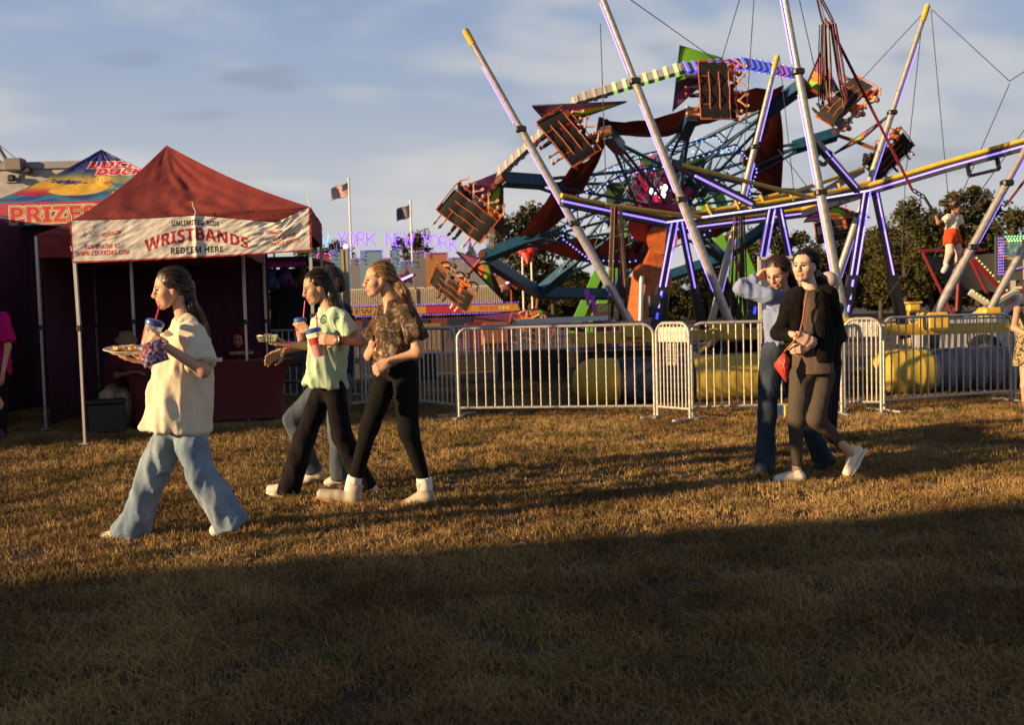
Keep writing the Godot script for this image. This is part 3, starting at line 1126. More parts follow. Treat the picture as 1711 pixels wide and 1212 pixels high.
# ---------------------------------------------------------------- what stands behind and left of the camera and throws the long shade
func make_shading_row() -> void:
	var x := Vector3(-0.979, 0, 0.204)
	var p := Vector3(-10.4, 0, -0.65)
	var white := worn(mt("trailer white", 0.62, 0.6, 0.55, 0.5), 0.75, 1.0, 0.6, 2)
	for k in 2:
		var L := 6.4
		var c := p + x * (L * 0.5) + Vector3(0.204, 0, 0.979) * 1.75
		var hh := 3.42 - 0.14 * k
		var t := thing("food_trailer", ["white food trailer behind the camera, nearer the midway", "white food trailer behind the camera, farther left"][k], "trailer", c, "food trailers behind the camera")
		var bs := Basis(-x, Vector3.UP, Vector3(0.204, 0, 0.979))
		var mb := MB.new()
		mb.rbox(Transform3D(bs, c + Vector3.UP * (hh + 0.45) * 0.5), Vector3(L, hh - 0.45, 3.5), 0.05)
		obj("body", mb, white, t)
		var sk := MB.new()
		sk.box(Transform3D(bs, c + Vector3.UP * 0.24), Vector3(L - 0.2, 0.46, 3.3))
		obj("skirt", sk, mt("trailer skirt", 0.05, 0.05, 0.05, 0.8), t)
		for s in [-1.6, 1.1]:
			var ac := MB.new()
			ac.rbox(Transform3D(bs, c + bs.x * s + Vector3.UP * (hh + 0.05)), Vector3(0.9, 0.14, 0.8), 0.03)
			obj("roof_vent", ac, white, t)
		var hw := MB.new()
		hw.box(Transform3D(bs, c - bs.z * 1.76 + Vector3.UP * 1.75), Vector3(3.4, 1.1, 0.03))
		obj("serving_hatch", hw, mt("dark opening", 0.02, 0.02, 0.02, 0.7), t)
		p += x * (L + 0.12)
	# booth added only to shade the canopies and the duck tent wall
	var o := Vector3(-7.35, 0, -9.45)
	var t2 := thing("shade_booth", "tall plum walled booth added at the left edge to shade the tents", "booth", o)
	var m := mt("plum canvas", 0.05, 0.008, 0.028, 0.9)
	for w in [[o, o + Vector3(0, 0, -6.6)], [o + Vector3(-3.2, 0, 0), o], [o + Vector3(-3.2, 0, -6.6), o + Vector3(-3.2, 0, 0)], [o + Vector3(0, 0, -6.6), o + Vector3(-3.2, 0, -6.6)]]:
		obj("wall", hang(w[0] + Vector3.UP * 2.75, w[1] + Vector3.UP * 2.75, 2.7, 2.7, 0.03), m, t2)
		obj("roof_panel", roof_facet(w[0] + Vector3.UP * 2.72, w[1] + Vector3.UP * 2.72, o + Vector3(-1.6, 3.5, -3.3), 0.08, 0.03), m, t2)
	for q in [Vector3.ZERO, Vector3(0, 0, -6.6), Vector3(-3.2, 0, 0), Vector3(-3.2, 0, -6.6)]:
		leg_post(o + q * 0.98 + Vector3(-0.04, 0, -0.04), 2.7, mt("tent pole"), t2)

# ---------------------------------------------------------------- people
func hf(h: Array, x: float, y: float, z: float) -> Vector3:
	# a point in a head's own frame: x to the person's right, y up, z forward
	var f: Vector3 = h[1]
	var u: Vector3 = h[2]
	return h[0] + f.cross(u) * x * h[3] + u * y * h[3] + f * z * h[3]

func head_at(c: Vector3, f: Vector3, tilt := Vector3.UP, s := 1.0) -> Array:
	f = f.normalized()
	var u := (tilt - f * tilt.dot(f)).normalized()
	return [c, f, u, s]

func head_prims(h: Array) -> Array:
	var o := []
	var s: float = h[3]
	var q := func(x: float, y: float, z: float, x2: float, y2: float, z2: float, ra: float, rb: float) -> void:
		o.append(cap(hf(h, x, y, z), hf(h, x2, y2, z2), ra * s, rb * s))
	q.call(0, 0.034, -0.022, 0, 0.034, -0.02, 0.074, 0.074)
	q.call(0, 0.036, 0.016, 0, 0.03, 0.018, 0.066, 0.066)
	for e in [-1.0, 1.0]:
		q.call(0.028 * e, -0.015, 0.04, 0.018 * e, -0.07, 0.05, 0.039, 0.027)
		q.call(0.048 * e, -0.015, -0.01, 0.026 * e, -0.074, 0.038, 0.026, 0.02)
		q.call(0.04 * e, -0.022, 0.058, 0.03 * e, -0.03, 0.064, 0.016, 0.016)
		q.call(0.009 * e, -0.027, 0.094, 0.009 * e, -0.027, 0.092, 0.0075, 0.0075)
		q.call(0.012 * e, 0.023, 0.079, 0.036 * e, 0.024, 0.067, 0.008, 0.0075)
		o.append([hf(h, 0.073 * e, 0.014, -0.012), hf(h, 0.07 * e, -0.024, -0.004), 0.0135 * s, 0.01 * s, 0, (h[1] as Vector3).cross(h[2]), 1.9])
	q.call(0, -0.088, 0.069, 0, -0.086, 0.072, 0.018, 0.018)
	q.call(0, 0.018, 0.083, 0, -0.02, 0.105, 0.0075, 0.0105)
	q.call(-0.013, -0.0505, 0.084, 0.013, -0.0505, 0.084, 0.009, 0.009)
	q.call(-0.010, -0.0615, 0.083, 0.010, -0.0615, 0.083, 0.0095, 0.0095)
	return o

func seg_d(p: Vector3, a: Vector3, b: Vector3) -> float:
	var ab := b - a
	var t := clampf((p - a).dot(ab) / maxf(ab.length_squared(), 1e-9), 0, 1)
	return (p - a - ab * t).length()

func skin_col(h: Array, tone: Color, hair: Color, extra := []) -> Callable:
	var marks := []
	var s: float = h[3]
	for e in [-1.0, 1.0]:
		# white of the eye, iris, lid line, brow
		marks.append([hf(h, 0.023 * e, 0.004, 0.08), hf(h, 0.038 * e, 0.004, 0.073), 0.0075 * s, Color(0.42, 0.36, 0.33)])
		marks.append([hf(h, 0.0295 * e, 0.004, 0.081), hf(h, 0.0305 * e, 0.004, 0.08), 0.0072 * s, Color(0.035, 0.02, 0.014)])
		marks.append([hf(h, 0.017 * e, 0.0105, 0.085), hf(h, 0.043 * e, 0.0105, 0.071), 0.0052 * s, Color(0.03, 0.016, 0.012)])
		marks.append([hf(h, 0.013 * e, 0.026, 0.088), hf(h, 0.044 * e, 0.028, 0.072), 0.0056 * s, hair.lerp(tone, 0.25)])
		marks.append([hf(h, 0.0085 * e, -0.0335, 0.101), hf(h, 0.006 * e, -0.0335, 0.103), 0.0036 * s, tone * Color(0.35, 0.28, 0.28)])
		marks.append([hf(h, 0.043 * e, -0.03, 0.075), hf(h, 0.04 * e, -0.034, 0.078), 0.016 * s, tone * Color(1.06, 0.84, 0.82)])
	marks.append([hf(h, -0.016, -0.051, 0.09), hf(h, 0.016, -0.051, 0.09), 0.0095 * s, tone * Color(0.86, 0.52, 0.55)])
	marks.append([hf(h, -0.011, -0.062, 0.09), hf(h, 0.011, -0.062, 0.09), 0.009 * s, tone * Color(0.9, 0.54, 0.56)])
	marks.append([hf(h, -0.017, -0.0562, 0.092), hf(h, 0.017, -0.0562, 0.092), 0.003 * s, tone * Color(0.3, 0.16, 0.16)])
	marks.append_array(extra)
	var hc: Vector3 = h[0]
	return func(p: Vector3, _n: Vector3) -> Color:
		var v := 1.0 + 0.07 * nz.get_noise_3dv(p * 14.0)
		var c := Color(tone.r * v, tone.g * v, tone.b * v)
		if p.distance_squared_to(hc) < 0.03:
			for m in marks:
				var d := seg_d(p, m[0], m[1])
				if d < m[2] * 1.25: c = c.lerp(m[3], 1.0 - smoothstep(m[2] * 0.8, m[2] * 1.25, d))
		return c

# wrist, direction of the hand, the way the palm faces, finger bends in degrees, side the thumb is on (+1 / -1)
func hand_prims(w: Vector3, dir: Vector3, palm: Vector3, bend: Array, thumb: float, s := 1.0, thumb_in := 0.3) -> Array:
	var o := []
	dir = dir.normalized()
	palm = (palm - dir * palm.dot(dir)).normalized()
	var side := dir.cross(palm) * thumb
	for i in 4:
		var y := (1.5 - i) * 0.0195 * s
		var kn := w + dir * (0.088 - 0.004 * absf(i - 1.2)) * s + side * y
		o.append(cap(w + dir * 0.012 * s + side * y * 0.7, kn, 0.0135 * s, 0.011 * s))
		var d := dir + side * (1.5 - i) * 0.035
		d = d.normalized()
		var ax := d.cross(palm).normalized()
		var L: float = [0.040, 0.045, 0.041, 0.032][i] * s
		var p := kn
		var ang := 0.0
		for j in 3:
			ang += deg_to_rad(bend[j])
			var dd := d.rotated(ax, ang)
			var ln: float = L * [1.0, 0.62, 0.5][j]
			o.append(cap(p, p + dd * ln, [0.0096, 0.0085, 0.0078][j] * s, [0.0086, 0.0078, 0.0068][j] * s))
			p += dd * ln
	var tb := w + dir * 0.022 * s + side * 0.022 * s + palm * 0.006 * s
	var t1 := tb + (dir * 0.65 + side * 0.6 + palm * thumb_in).normalized() * 0.042 * s
	var t2 := t1 + (dir * 0.9 + side * 0.15 + palm * thumb_in * 1.5).normalized() * 0.032 * s
	var t3 := t2 + (dir * 0.95 - side * 0.1 + palm * thumb_in * 2.0).normalized() * 0.024 * s
	o.append(cap(tb, t1, 0.0145 * s, 0.0105 * s))
	o.append(cap(t1, t2, 0.0102 * s, 0.009 * s))
	o.append(cap(t2, t3, 0.009 * s, 0.0072 * s))
	return o

func hair_col(c: Color, hi: Color) -> Callable:
	return func(p: Vector3, _n: Vector3) -> Color:
		var a := nz.get_noise_3d(p.x * 90.0, p.y * 22.0, p.z * 90.0)
		return c.lerp(hi, clampf(0.35 + a * 0.9, 0, 1))

# spec keys: at, head, tone, hair_tone, arms [[shoulder, elbow, wrist]], legs [[hip, knee, ankle]], torso [pelvis, chest, neck], hands [[...]], layers [[name, prims, cell, sharpness, colour, material, fold, freq]]
func figure(label: String, s: Dictionary, group := "") -> Node3D:
	var t := thing("person", label, "person", s.at, group)
	var h: Array = s.head
	var sc: float = s.get("scale", 1.0)
	var tone: Color = s.get("tone", Color(0.50, 0.285, 0.19))
	var cell: float = s.get("cell", 0.013)
	var pr := []
	for a in s.arms:
		chain(pr, a, [0.034 * sc, 0.035 * sc, 0.0245 * sc])
	for l in s.legs:
		chain(pr, l, [0.062 * sc, 0.045 * sc, 0.033 * sc])
	var tr: Array = s.torso
	chain(pr, [tr[0], tr[1]], [0.075 * sc, 0.09 * sc])
	chain(pr, [tr[1], tr[2]], [0.095 * sc, 0.05 * sc])
	chain(pr, [tr[2], hf(h, 0, -0.03, -0.028)], [0.053 * sc, 0.046 * sc])
	if s.legs.size() == 2: pr.append(cap(s.legs[0][0], s.legs[1][0], 0.055 * sc, 0.055 * sc))
	if s.arms.size() == 2: pr.append(cap(s.arms[0][0], s.arms[1][0], 0.03 * sc, 0.03 * sc))
	var paint := skin_col(h, tone, s.hair_tone, s.get("marks", []))
	var mb := MB.new()
	mb.raw(nets(pr, cell, 95.0, paint))
	mb.raw(nets(head_prims(h), s.get("head_cell", 0.0048) * h[3], 170.0 / h[3], paint))
	for q in s.hands:
		mb.raw(nets(hand_prims(q[0], q[1], q[2], q[3], q[4], q[5] if q.size() > 5 else 1.0, q[6] if q.size() > 6 else 0.3), s.get("hand_cell", 0.0045), 260.0, paint))
	var skin := vmat("skin", 0.5, 0.0, 0.4)
	skin.subsurf_scatter_enabled = true
	skin.subsurf_scatter_strength = 0.06
	obj("body", mb, skin, t)
	for L in s.layers:
		var lm := MB.new()
		lm.raw(nets(L[1], L[2], L[3], L[4], L[6] if L.size() > 6 else 0.0, L[7] if L.size() > 7 else 6.0))
		obj(L[0], lm, L[5], t)
	return t

func cloth() -> StandardMaterial3D:
	var m := vmat("cloth", 0.92, 0.05, 0.2)
	if not m.normal_enabled:
		m.normal_enabled = true
		m.normal_texture = noise_tex(0.25, 2, Color.BLACK, Color.WHITE, 128, 6, true)
		m.normal_scale = 0.25
		m.uv1_triplanar = true
		m.uv1_scale = Vector3.ONE * 9.0
	return m

func denim(c: Color, hi: Color) -> Callable:
	return func(p: Vector3, _n: Vector3) -> Color:
		var a := nz.get_noise_3d(p.x * 5.0, p.y * 3.0, p.z * 5.0) * 0.8 + nz.get_noise_3dv(p * 40.0) * 0.35
		return c.lerp(hi, clampf(0.4 + a, 0, 1))

func rot_frame(d: Vector3) -> Vector3:
	return d.cross(Vector3.UP).normalized()

# sneaker: heel and toe points at sole level; up is the side the ankle is on
func shoe(heel: Vector3, toe: Vector3, up: Vector3, s := 1.0, boot := 0.0) -> Array:
	var o := []
	up = (up - (toe - heel).normalized() * up.dot((toe - heel).normalized())).normalized()
	var sd := (toe - heel).cross(up).normalized()
	var a := heel.lerp(toe, 0.14)
	var b := heel.lerp(toe, 0.86)
	o.append(cap(a + up * 0.04 * s, heel.lerp(toe, 0.5) + up * 0.05 * s, 0.037 * s, 0.036 * s))
	o.append(cap(heel.lerp(toe, 0.5) + up * 0.045 * s, b + up * 0.032 * s, 0.037 * s, 0.028 * s))
	o.append(cap(heel.lerp(toe, 0.68) + up * 0.03 * s + sd * 0.012, b + up * 0.026 * s + sd * 0.01, 0.03 * s, 0.026 * s))
	o.append(cap(heel.lerp(toe, 0.68) + up * 0.03 * s - sd * 0.012, b + up * 0.026 * s - sd * 0.01, 0.03 * s, 0.026 * s))
	o.append(cap(heel.lerp(toe, 0.2) + up * 0.06 * s, heel.lerp(toe, 0.24) + up * 0.085 * s, 0.038 * s, 0.036 * s))
	if boot > 0.0:
		o.append([heel.lerp(toe, 0.2) + up * 0.06, heel.lerp(toe, 0.2) + up * boot, 0.045, 0.05, 2, Vector3.ZERO, 1.0])
	return o

func sole(heel: Vector3, toe: Vector3, up: Vector3, s := 1.0) -> Array:
	up = (up - (toe - heel).normalized() * up.dot((toe - heel).normalized())).normalized()
	var o := []
	o.append([heel.lerp(toe, 0.13) + up * 0.014, heel.lerp(toe, 0.6) + up * 0.013, 0.036 * s, 0.040 * s, 0, up, 2.4])
	o.append([heel.lerp(toe, 0.6) + up * 0.013, heel.lerp(toe, 0.87) + up * 0.014, 0.042 * s, 0.034 * s, 0, up, 2.4])
	return o

func cup(label: String, bot: Vector3, top: Vector3, mouth: Vector3, drink: Color, r := 0.046) -> void:
	var t := thing("plastic_cup", label, "cup", bot, "lidded plastic cups of red drink")
	var ax := (top - bot).normalized()
	var L := (top - bot).length()
	var b := MB.new()
	b.lathe(bot, ax, [Vector2(0, 0), Vector2(r * 0.72, 0), Vector2(r * 0.74, 0.006), Vector2(r, L)], 20)
	var cm := mt("clear plastic", 0.9, 0.9, 0.9, 0.12)
	cm.transparency = BaseMaterial3D.TRANSPARENCY_ALPHA
	cm.albedo_color.a = 0.22
	obj("cup", b, cm, t)
	var dk := MB.new()
	dk.lathe(bot, ax, [Vector2(0, 0.004), Vector2(r * 0.7, 0.004), Vector2(r * 0.95, L * 0.74), Vector2(0, L * 0.74)], 20)
	obj("drink", dk, mt("red drink " + str(drink.g), drink.r, drink.g, drink.b, 0.35), t)
	var ld := MB.new()
	ld.lathe(bot, ax, [Vector2(r * 1.03, L - 0.012), Vector2(r * 1.08, L - 0.006), Vector2(r * 1.07, L + 0.008), Vector2(r * 0.95, L + 0.012), Vector2(r * 0.82, L + 0.018), Vector2(0, L + 0.02)], 20)
	obj("lid", ld, mt("blue lid", 0.03, 0.09, 0.36, 0.35), t)
	var sw := MB.new()
	sw.cyl(bot + ax * L * 0.2, mouth, 0.0045, 8)
	obj("straw", sw, mt("pink straw", 0.62, 0.03, 0.14, 0.4), t)

func band(w: Vector3, d: Vector3, r: float, m: Material, t: Node) -> void:
	var mb := MB.new()
	mb.lathe(w, d, [Vector2(r, -0.009), Vector2(r + 0.003, -0.008), Vector2(r + 0.003, 0.008), Vector2(r, 0.009)], 14)
	obj("wristband", mb, m, t)

# loose strands laid over the moulded hair: from the hairline over the skull to a gathering point, then down the tail
func strands(t: Node3D, h: Array, tail: Array, lo: Color, hi: Color, n: int, sd: int, spread := 0.02, part := 0.0) -> void:
	var r := RandomNumberGenerator.new()
	r.seed = sd
	var mb := MB.new()
	var cc := Vector3(0, 0.037, -0.022)
	var g := Vector3(0, 0.0, -0.1) - cc
	for k in n:
		var ph := r.randf_range(-0.12, PI + 0.12)
		var back := r.randf() * r.randf()
		var p0 := Vector3(0.074 * cos(ph) + part * sin(ph), 0.018 + 0.078 * sin(ph), 0.046 * maxf(sin(ph), 0.0) - back * 0.07) - cc
		var d0 := p0.normalized()
		var d1 := g.normalized()
		var off := r.randf_range(0.006, 0.014) + (0.012 * r.randf() if r.randf() < 0.12 else 0.0)
		var pts := []
		for i in 9:
			var u := i / 8.0
			var q := cc + d0.slerp(d1, u) * (lerpf(maxf(p0.length(), 0.078), 0.083, minf(1.0, u * 3.0)) + off * (0.5 + sin(PI * u)))
			pts.append(hf(h, q.x, q.y, q.z))
		var j := Vector3(r.randfn(), r.randfn(), r.randfn()) * spread
		for i in tail.size():
			pts.append((tail[i] as Vector3) + j * (0.7 + 0.5 * i / maxf(1.0, tail.size())))
		var m := r.randf()
		mb.col = lo.lerp(hi, m * m)
		var w := r.randf_range(0.0012, 0.0024)
		for i in pts.size() - 1:
			var a: Vector3 = pts[i]
			var b: Vector3 = pts[i + 1]
			var sdv := (b - a).cross((a - (h[0] as Vector3))).normalized() * w
			mb.quad(a - sdv, b - sdv, b + sdv, a + sdv)
	var o := obj("hair_strands", mb, vmat("hair", 0.7, 0.0, 0.25), t)
	o.set_meta("kind", "stuff")

func laces(t: Node3D, heel: Vector3, toe: Vector3, up: Vector3) -> void:
	up = (up - (toe - heel).normalized() * up.dot((toe - heel).normalized())).normalized()
	var sd := (toe - heel).cross(up).normalized()
	var mb := MB.new()
	for k in 4:
		var c := heel.lerp(toe, 0.42 + 0.09 * k) + up * (0.094 - 0.009 * k)
		mb.tube([c - sd * 0.026 - up * 0.016, c - sd * 0.01, c + sd * 0.01, c + sd * 0.026 - up * 0.016], 0.0035, 5)
	mb.tube([heel.lerp(toe, 0.4) + up * 0.1, heel.lerp(toe, 0.38) + up * 0.115 + sd * 0.025, heel.lerp(toe, 0.42) + up * 0.1 + sd * 0.04], 0.003, 5)
	mb.tube([heel.lerp(toe, 0.4) + up * 0.1, heel.lerp(toe, 0.38) + up * 0.115 - sd * 0.025, heel.lerp(toe, 0.42) + up * 0.1 - sd * 0.04], 0.003, 5)
	obj("laces", mb, mt("lace", 0.5, 0.42, 0.32, 0.8), t)

func make_people() -> void:
	var cl := cloth()
	var hairm := vmat("hair", 0.7, 0.0, 0.25)
	var shoem := vmat("shoe", 0.7, 0.0, 0.4)
	var pink := mt("pink band", 0.75, 0.06, 0.22, 0.5)
	person_cream(cl, hairm, shoem, pink)
	person_mint(cl, hairm, shoem, pink)
	person_hidden(cl, hairm, shoem)
	person_camo(cl, hairm, shoem, pink)
	person_black(cl, hairm, shoem)
	person_blue(cl, hairm, shoem)
	stage("walkers")
	person_child(cl, hairm, shoem)
	small_people(cl, hairm, shoem)

func person_cream(cl: Material, hm: Material, sm: Material, pink: Material) -> void:
	var h := head_at(Vector3(-1.953, 1.461, -5.720), Vector3(-0.90, -0.16, 0.40), Vector3(-0.08, 1, 0))
	var wrL := Vector3(-1.877, 1.139, -5.380)
	var wrR := Vector3(-2.130, 1.035, -5.800)
	var shL := Vector3(-1.780, 1.227, -5.580)
	var shR := Vector3(-1.978, 1.234, -5.900)
	var hair := []
	hair.append(cap(hf(h, 0, 0.045, -0.025), hf(h, 0, 0.042, -0.02), 0.083, 0.083))
	hair.append(cap(hf(h, 0, 0.064, 0.006), hf(h, 0, 0.055, -0.02), 0.058, 0.07))
	for e in [-1.0, 1.0]:
		hair.append(cap(hf(h, 0.05 * e, 0.045, 0.012), hf(h, 0.06 * e, -0.01, -0.04), 0.024, 0.028))
		hair.append(cap(hf(h, 0.03 * e, 0.085, 0.025), hf(h, 0.055 * e, 0.05, 0.005), 0.018, 0.024))
	hair.append(cap(hf(h, 0, 0.0, -0.075), hf(h, 0, -0.06, -0.085), 0.06, 0.04))
	chain(hair, [hf(h, 0, -0.05, -0.085), Vector3(-1.836, 1.361, -5.720), Vector3(-1.825, 1.281, -5.760), Vector3(-1.827, 1.192, -5.800)], [0.036, 0.026, 0.03, 0.014])
	var shirt := []
	shirt.append(cap(Vector3(-1.817, 1.213, -5.640), Vector3(-1.955, 1.219, -5.860), 0.056, 0.056))
	shirt.append(flt(Vector3(-1.885, 1.189, -5.740), Vector3(-1.954, 0.645, -5.740), 0.135, 0.188))
	shirt.append(cap(Vector3(-1.882, 1.244, -5.740), Vector3(-1.892, 1.109, -5.740), 0.072, 0.136))
	shirt.append([Vector3(-1.788, 1.207, -5.580), Vector3(-1.711, 1.032, -5.460), 0.066, 0.074, 2, Vector3.ZERO, 1.0])
	shirt.append([Vector3(-1.966, 1.209, -5.880), Vector3(-2.031, 0.993, -5.940), 0.064, 0.07, 2, Vector3.ZERO, 1.0])
	shirt.append(flt(Vector3(-2.029, 0.925, -5.680), Vector3(-2.062, 0.659, -5.680), 0.05, 0.09))
	var jeans := []
	chain(jeans, [Vector3(-2.013, 0.661, -5.800), Vector3(-2.162, 0.345, -5.840), Vector3(-2.318, -0.005, -5.860)], [0.085, 0.085, 0.1], true)
	chain(jeans, [Vector3(-1.891, 0.661, -5.710), Vector3(-1.797, 0.404, -5.640), Vector3(-1.646, 0.078, -5.680)], [0.085, 0.085, 0.1], true)
	jeans.append(cap(Vector3(-1.928, 0.698, -5.700), Vector3(-1.969, 0.688, -5.800), 0.095, 0.095))
	var s := {"at": Vector3(-2.037, 0.000, -5.806), "head": h, "hair_tone": Color(0.035, 0.02, 0.013), "tone": Color(0.52, 0.30, 0.20),
		"arms": [[shL, Vector3(-1.702, 0.999, -5.440), wrL], [shR, Vector3(-2.043, 0.948, -5.970), wrR]],
		"legs": [[Vector3(-2.013, 0.654, -5.800), Vector3(-2.162, 0.345, -5.840), Vector3(-2.320, 0.028, -5.860)], [Vector3(-1.892, 0.654, -5.710), Vector3(-1.797, 0.404, -5.640), Vector3(-1.648, 0.120, -5.680)]],
		"torso": [Vector3(-1.939, 0.743, -5.740), Vector3(-1.889, 1.091, -5.740), Vector3(-1.885, 1.272, -5.750)],
		"hands": [[wrL, Vector3(-1.982, 1.200, -5.380) - wrL, Vector3(-0.1, 0.1, -1), [20, 45, 30], 1.0, 1.0, 0.5], [wrR, Vector3(-2.232, 1.062, -5.740) - wrR, Vector3(-0.2, 1, 0.1), [5, 12, 10], 1.0]],
		"layers": [
			["hair", hair, 0.0062, 120.0, hair_col(Color(0.012, 0.007, 0.005), Color(0.04, 0.02, 0.012)), hm, 0.005, 30.0],
			["shirt", shirt, 0.0105, 95.0, plain_col(Color(0.66, 0.60, 0.46), 0.06), cl, 0.032, 5.5],
			["jeans", jeans, 0.0115, 95.0, denim(Color(0.13, 0.19, 0.27), Color(0.28, 0.345, 0.41)), cl, 0.032, 5.5],
			["shoe", shoe(Vector3(-2.258, -0.034, -5.840), Vector3(-2.495, -0.033, -5.860), Vector3.UP, 0.95), 0.007, 110.0, plain_col(Color(0.68, 0.6, 0.47)), sm],
			["shoe_sole", sole(Vector3(-2.251, -0.049, -5.840), Vector3(-2.503, -0.047, -5.860), Vector3.UP, 0.95), 0.007, 150.0, plain_col(Color(0.45, 0.38, 0.28)), sm],
			["shoe", shoe(Vector3(-1.603, 0.081, -5.660), Vector3(-1.750, 0.029, -5.660), Vector3(0.2, 1, 0), 1.0), 0.008, 110.0, plain_col(Color(0.68, 0.6, 0.47)), sm],
		]}
	var t := figure("girl in an oversized cream t-shirt and wide blue jeans sipping from a cup", s)
	strands(t, h, [Vector3(-1.849, 1.382, -5.720), Vector3(-1.834, 1.333, -5.730), Vector3(-1.825, 1.263, -5.770), Vector3(-1.825, 1.171, -5.800)], Color(0.015, 0.009, 0.006), Color(0.07, 0.035, 0.02), 420, 1)
	band(wrR + Vector3(0.02, -0.005, 0), Vector3(-2.232, 1.062, -5.740) - wrR, 0.03, pink, t)
	cup("lidded cup of red drink at the lips of the girl in cream", Vector3(-2.021, 1.087, -5.445), Vector3(-1.959, 1.270, -5.445), Vector3(-1.980, 1.374, -5.600), Color(0.55, 0.09, 0.05), 0.047)
	# plate of fried dough
	var pc := Vector3(-2.233, 1.118, -5.740)
	var pl := thing("paper_plate", "white paper plate held in the palm of the girl in cream", "plate", pc)
	var up := Vector3(0.06, 1, 0.12).normalized()
	var mb := MB.new()
	mb.lathe(pc, up, [Vector2(0, -0.018), Vector2(0.085, -0.018), Vector2(0.105, -0.004), Vector2(0.13, 0.006), Vector2(0.128, 0.009), Vector2(0.1, 0.0), Vector2(0.08, -0.012), Vector2(0, -0.012)], 36)
	obj("plate", mb, mt("plate paper", 0.72, 0.66, 0.54, 0.7), pl)
	var fd := thing("fried_dough", "golden fried dough on the paper plate", "food", pc + up * 0.01)
	var pr := []
	rng.seed = 5
	for i in 26:
		var a := rng.randf() * TAU
		var r := sqrt(rng.randf()) * 0.085
		var p := pc + Vector3(cos(a) * r, 0.004 + rng.randf() * 0.012, sin(a) * r)
		pr.append(cap(p, p + Vector3(rng.randf_range(-0.03, 0.03), rng.randf_range(-0.004, 0.006), rng.randf_range(-0.03, 0.03)), 0.009, 0.009))
	var fm := MB.new()
	fm.raw(nets(pr, 0.005, 200.0, plain_col(Color(0.55, 0.36, 0.15), 0.5, 40.0)))
	obj("dough", fm, vmat("food", 0.7), fd)
	# patterned pouch hanging from the wrist
	var qc := Vector3(-1.935, 1.110, -5.330)
	var pu := thing("patterned_pouch", "small blue and red patterned pouch hanging at the wrist of the girl in cream", "pouch", qc)
	var pb := MB.new()
	var bs := Basis(Vector3.BACK, 0.32) * Basis(Vector3.UP, 0.25)
	var pf := func(sgn: float) -> void:
		pb.sheet(func(u: float, v: float) -> Vector3:
			var x := (u - 0.5) * 0.135
			var y := (v - 0.5) * 0.125
			var b := sin(PI * u) * sin(PI * v)
			var p := Vector3(x, -y, sgn * (0.004 + 0.018 * b + 0.008 * b * nz.get_noise_2d(u * 7.0, v * 7.0)))
			return qc + bs * p, 24, 24)
	pf.call(1.0)
	pf.call(-1.0)
	for i in pb.v.size():
		var q := (pb.v[i] - qc)
		var n1 := nz.get_noise_3d(q.x * 45.0, q.y * 45.0, 1.0)
		var n2 := nz.get_noise_3d(q.x * 40.0 + 7.0, q.y * 40.0, 5.0)
		var c := Color(0.10, 0.12, 0.33)
		if n1 > 0.08: c = Color(0.5, 0.09, 0.05)
		if n2 > 0.22: c = Color(0.55, 0.5, 0.5)
		if n2 < -0.3: c = Color(0.02, 0.02, 0.05)
		pb.c[i] = c
	obj("pouch", pb, vmat("pouch cloth", 0.7), pu)
	var sp := MB.new()
	sp.tube([qc + Vector3(0.03, 0.05, 0), qc + Vector3(0.06, 0.055, -0.02), wrL + Vector3(-0.02, 0.0, 0.03)], 0.004, 6)
	obj("strap", sp, mt("pouch strap", 0.03, 0.04, 0.12, 0.7), pu)

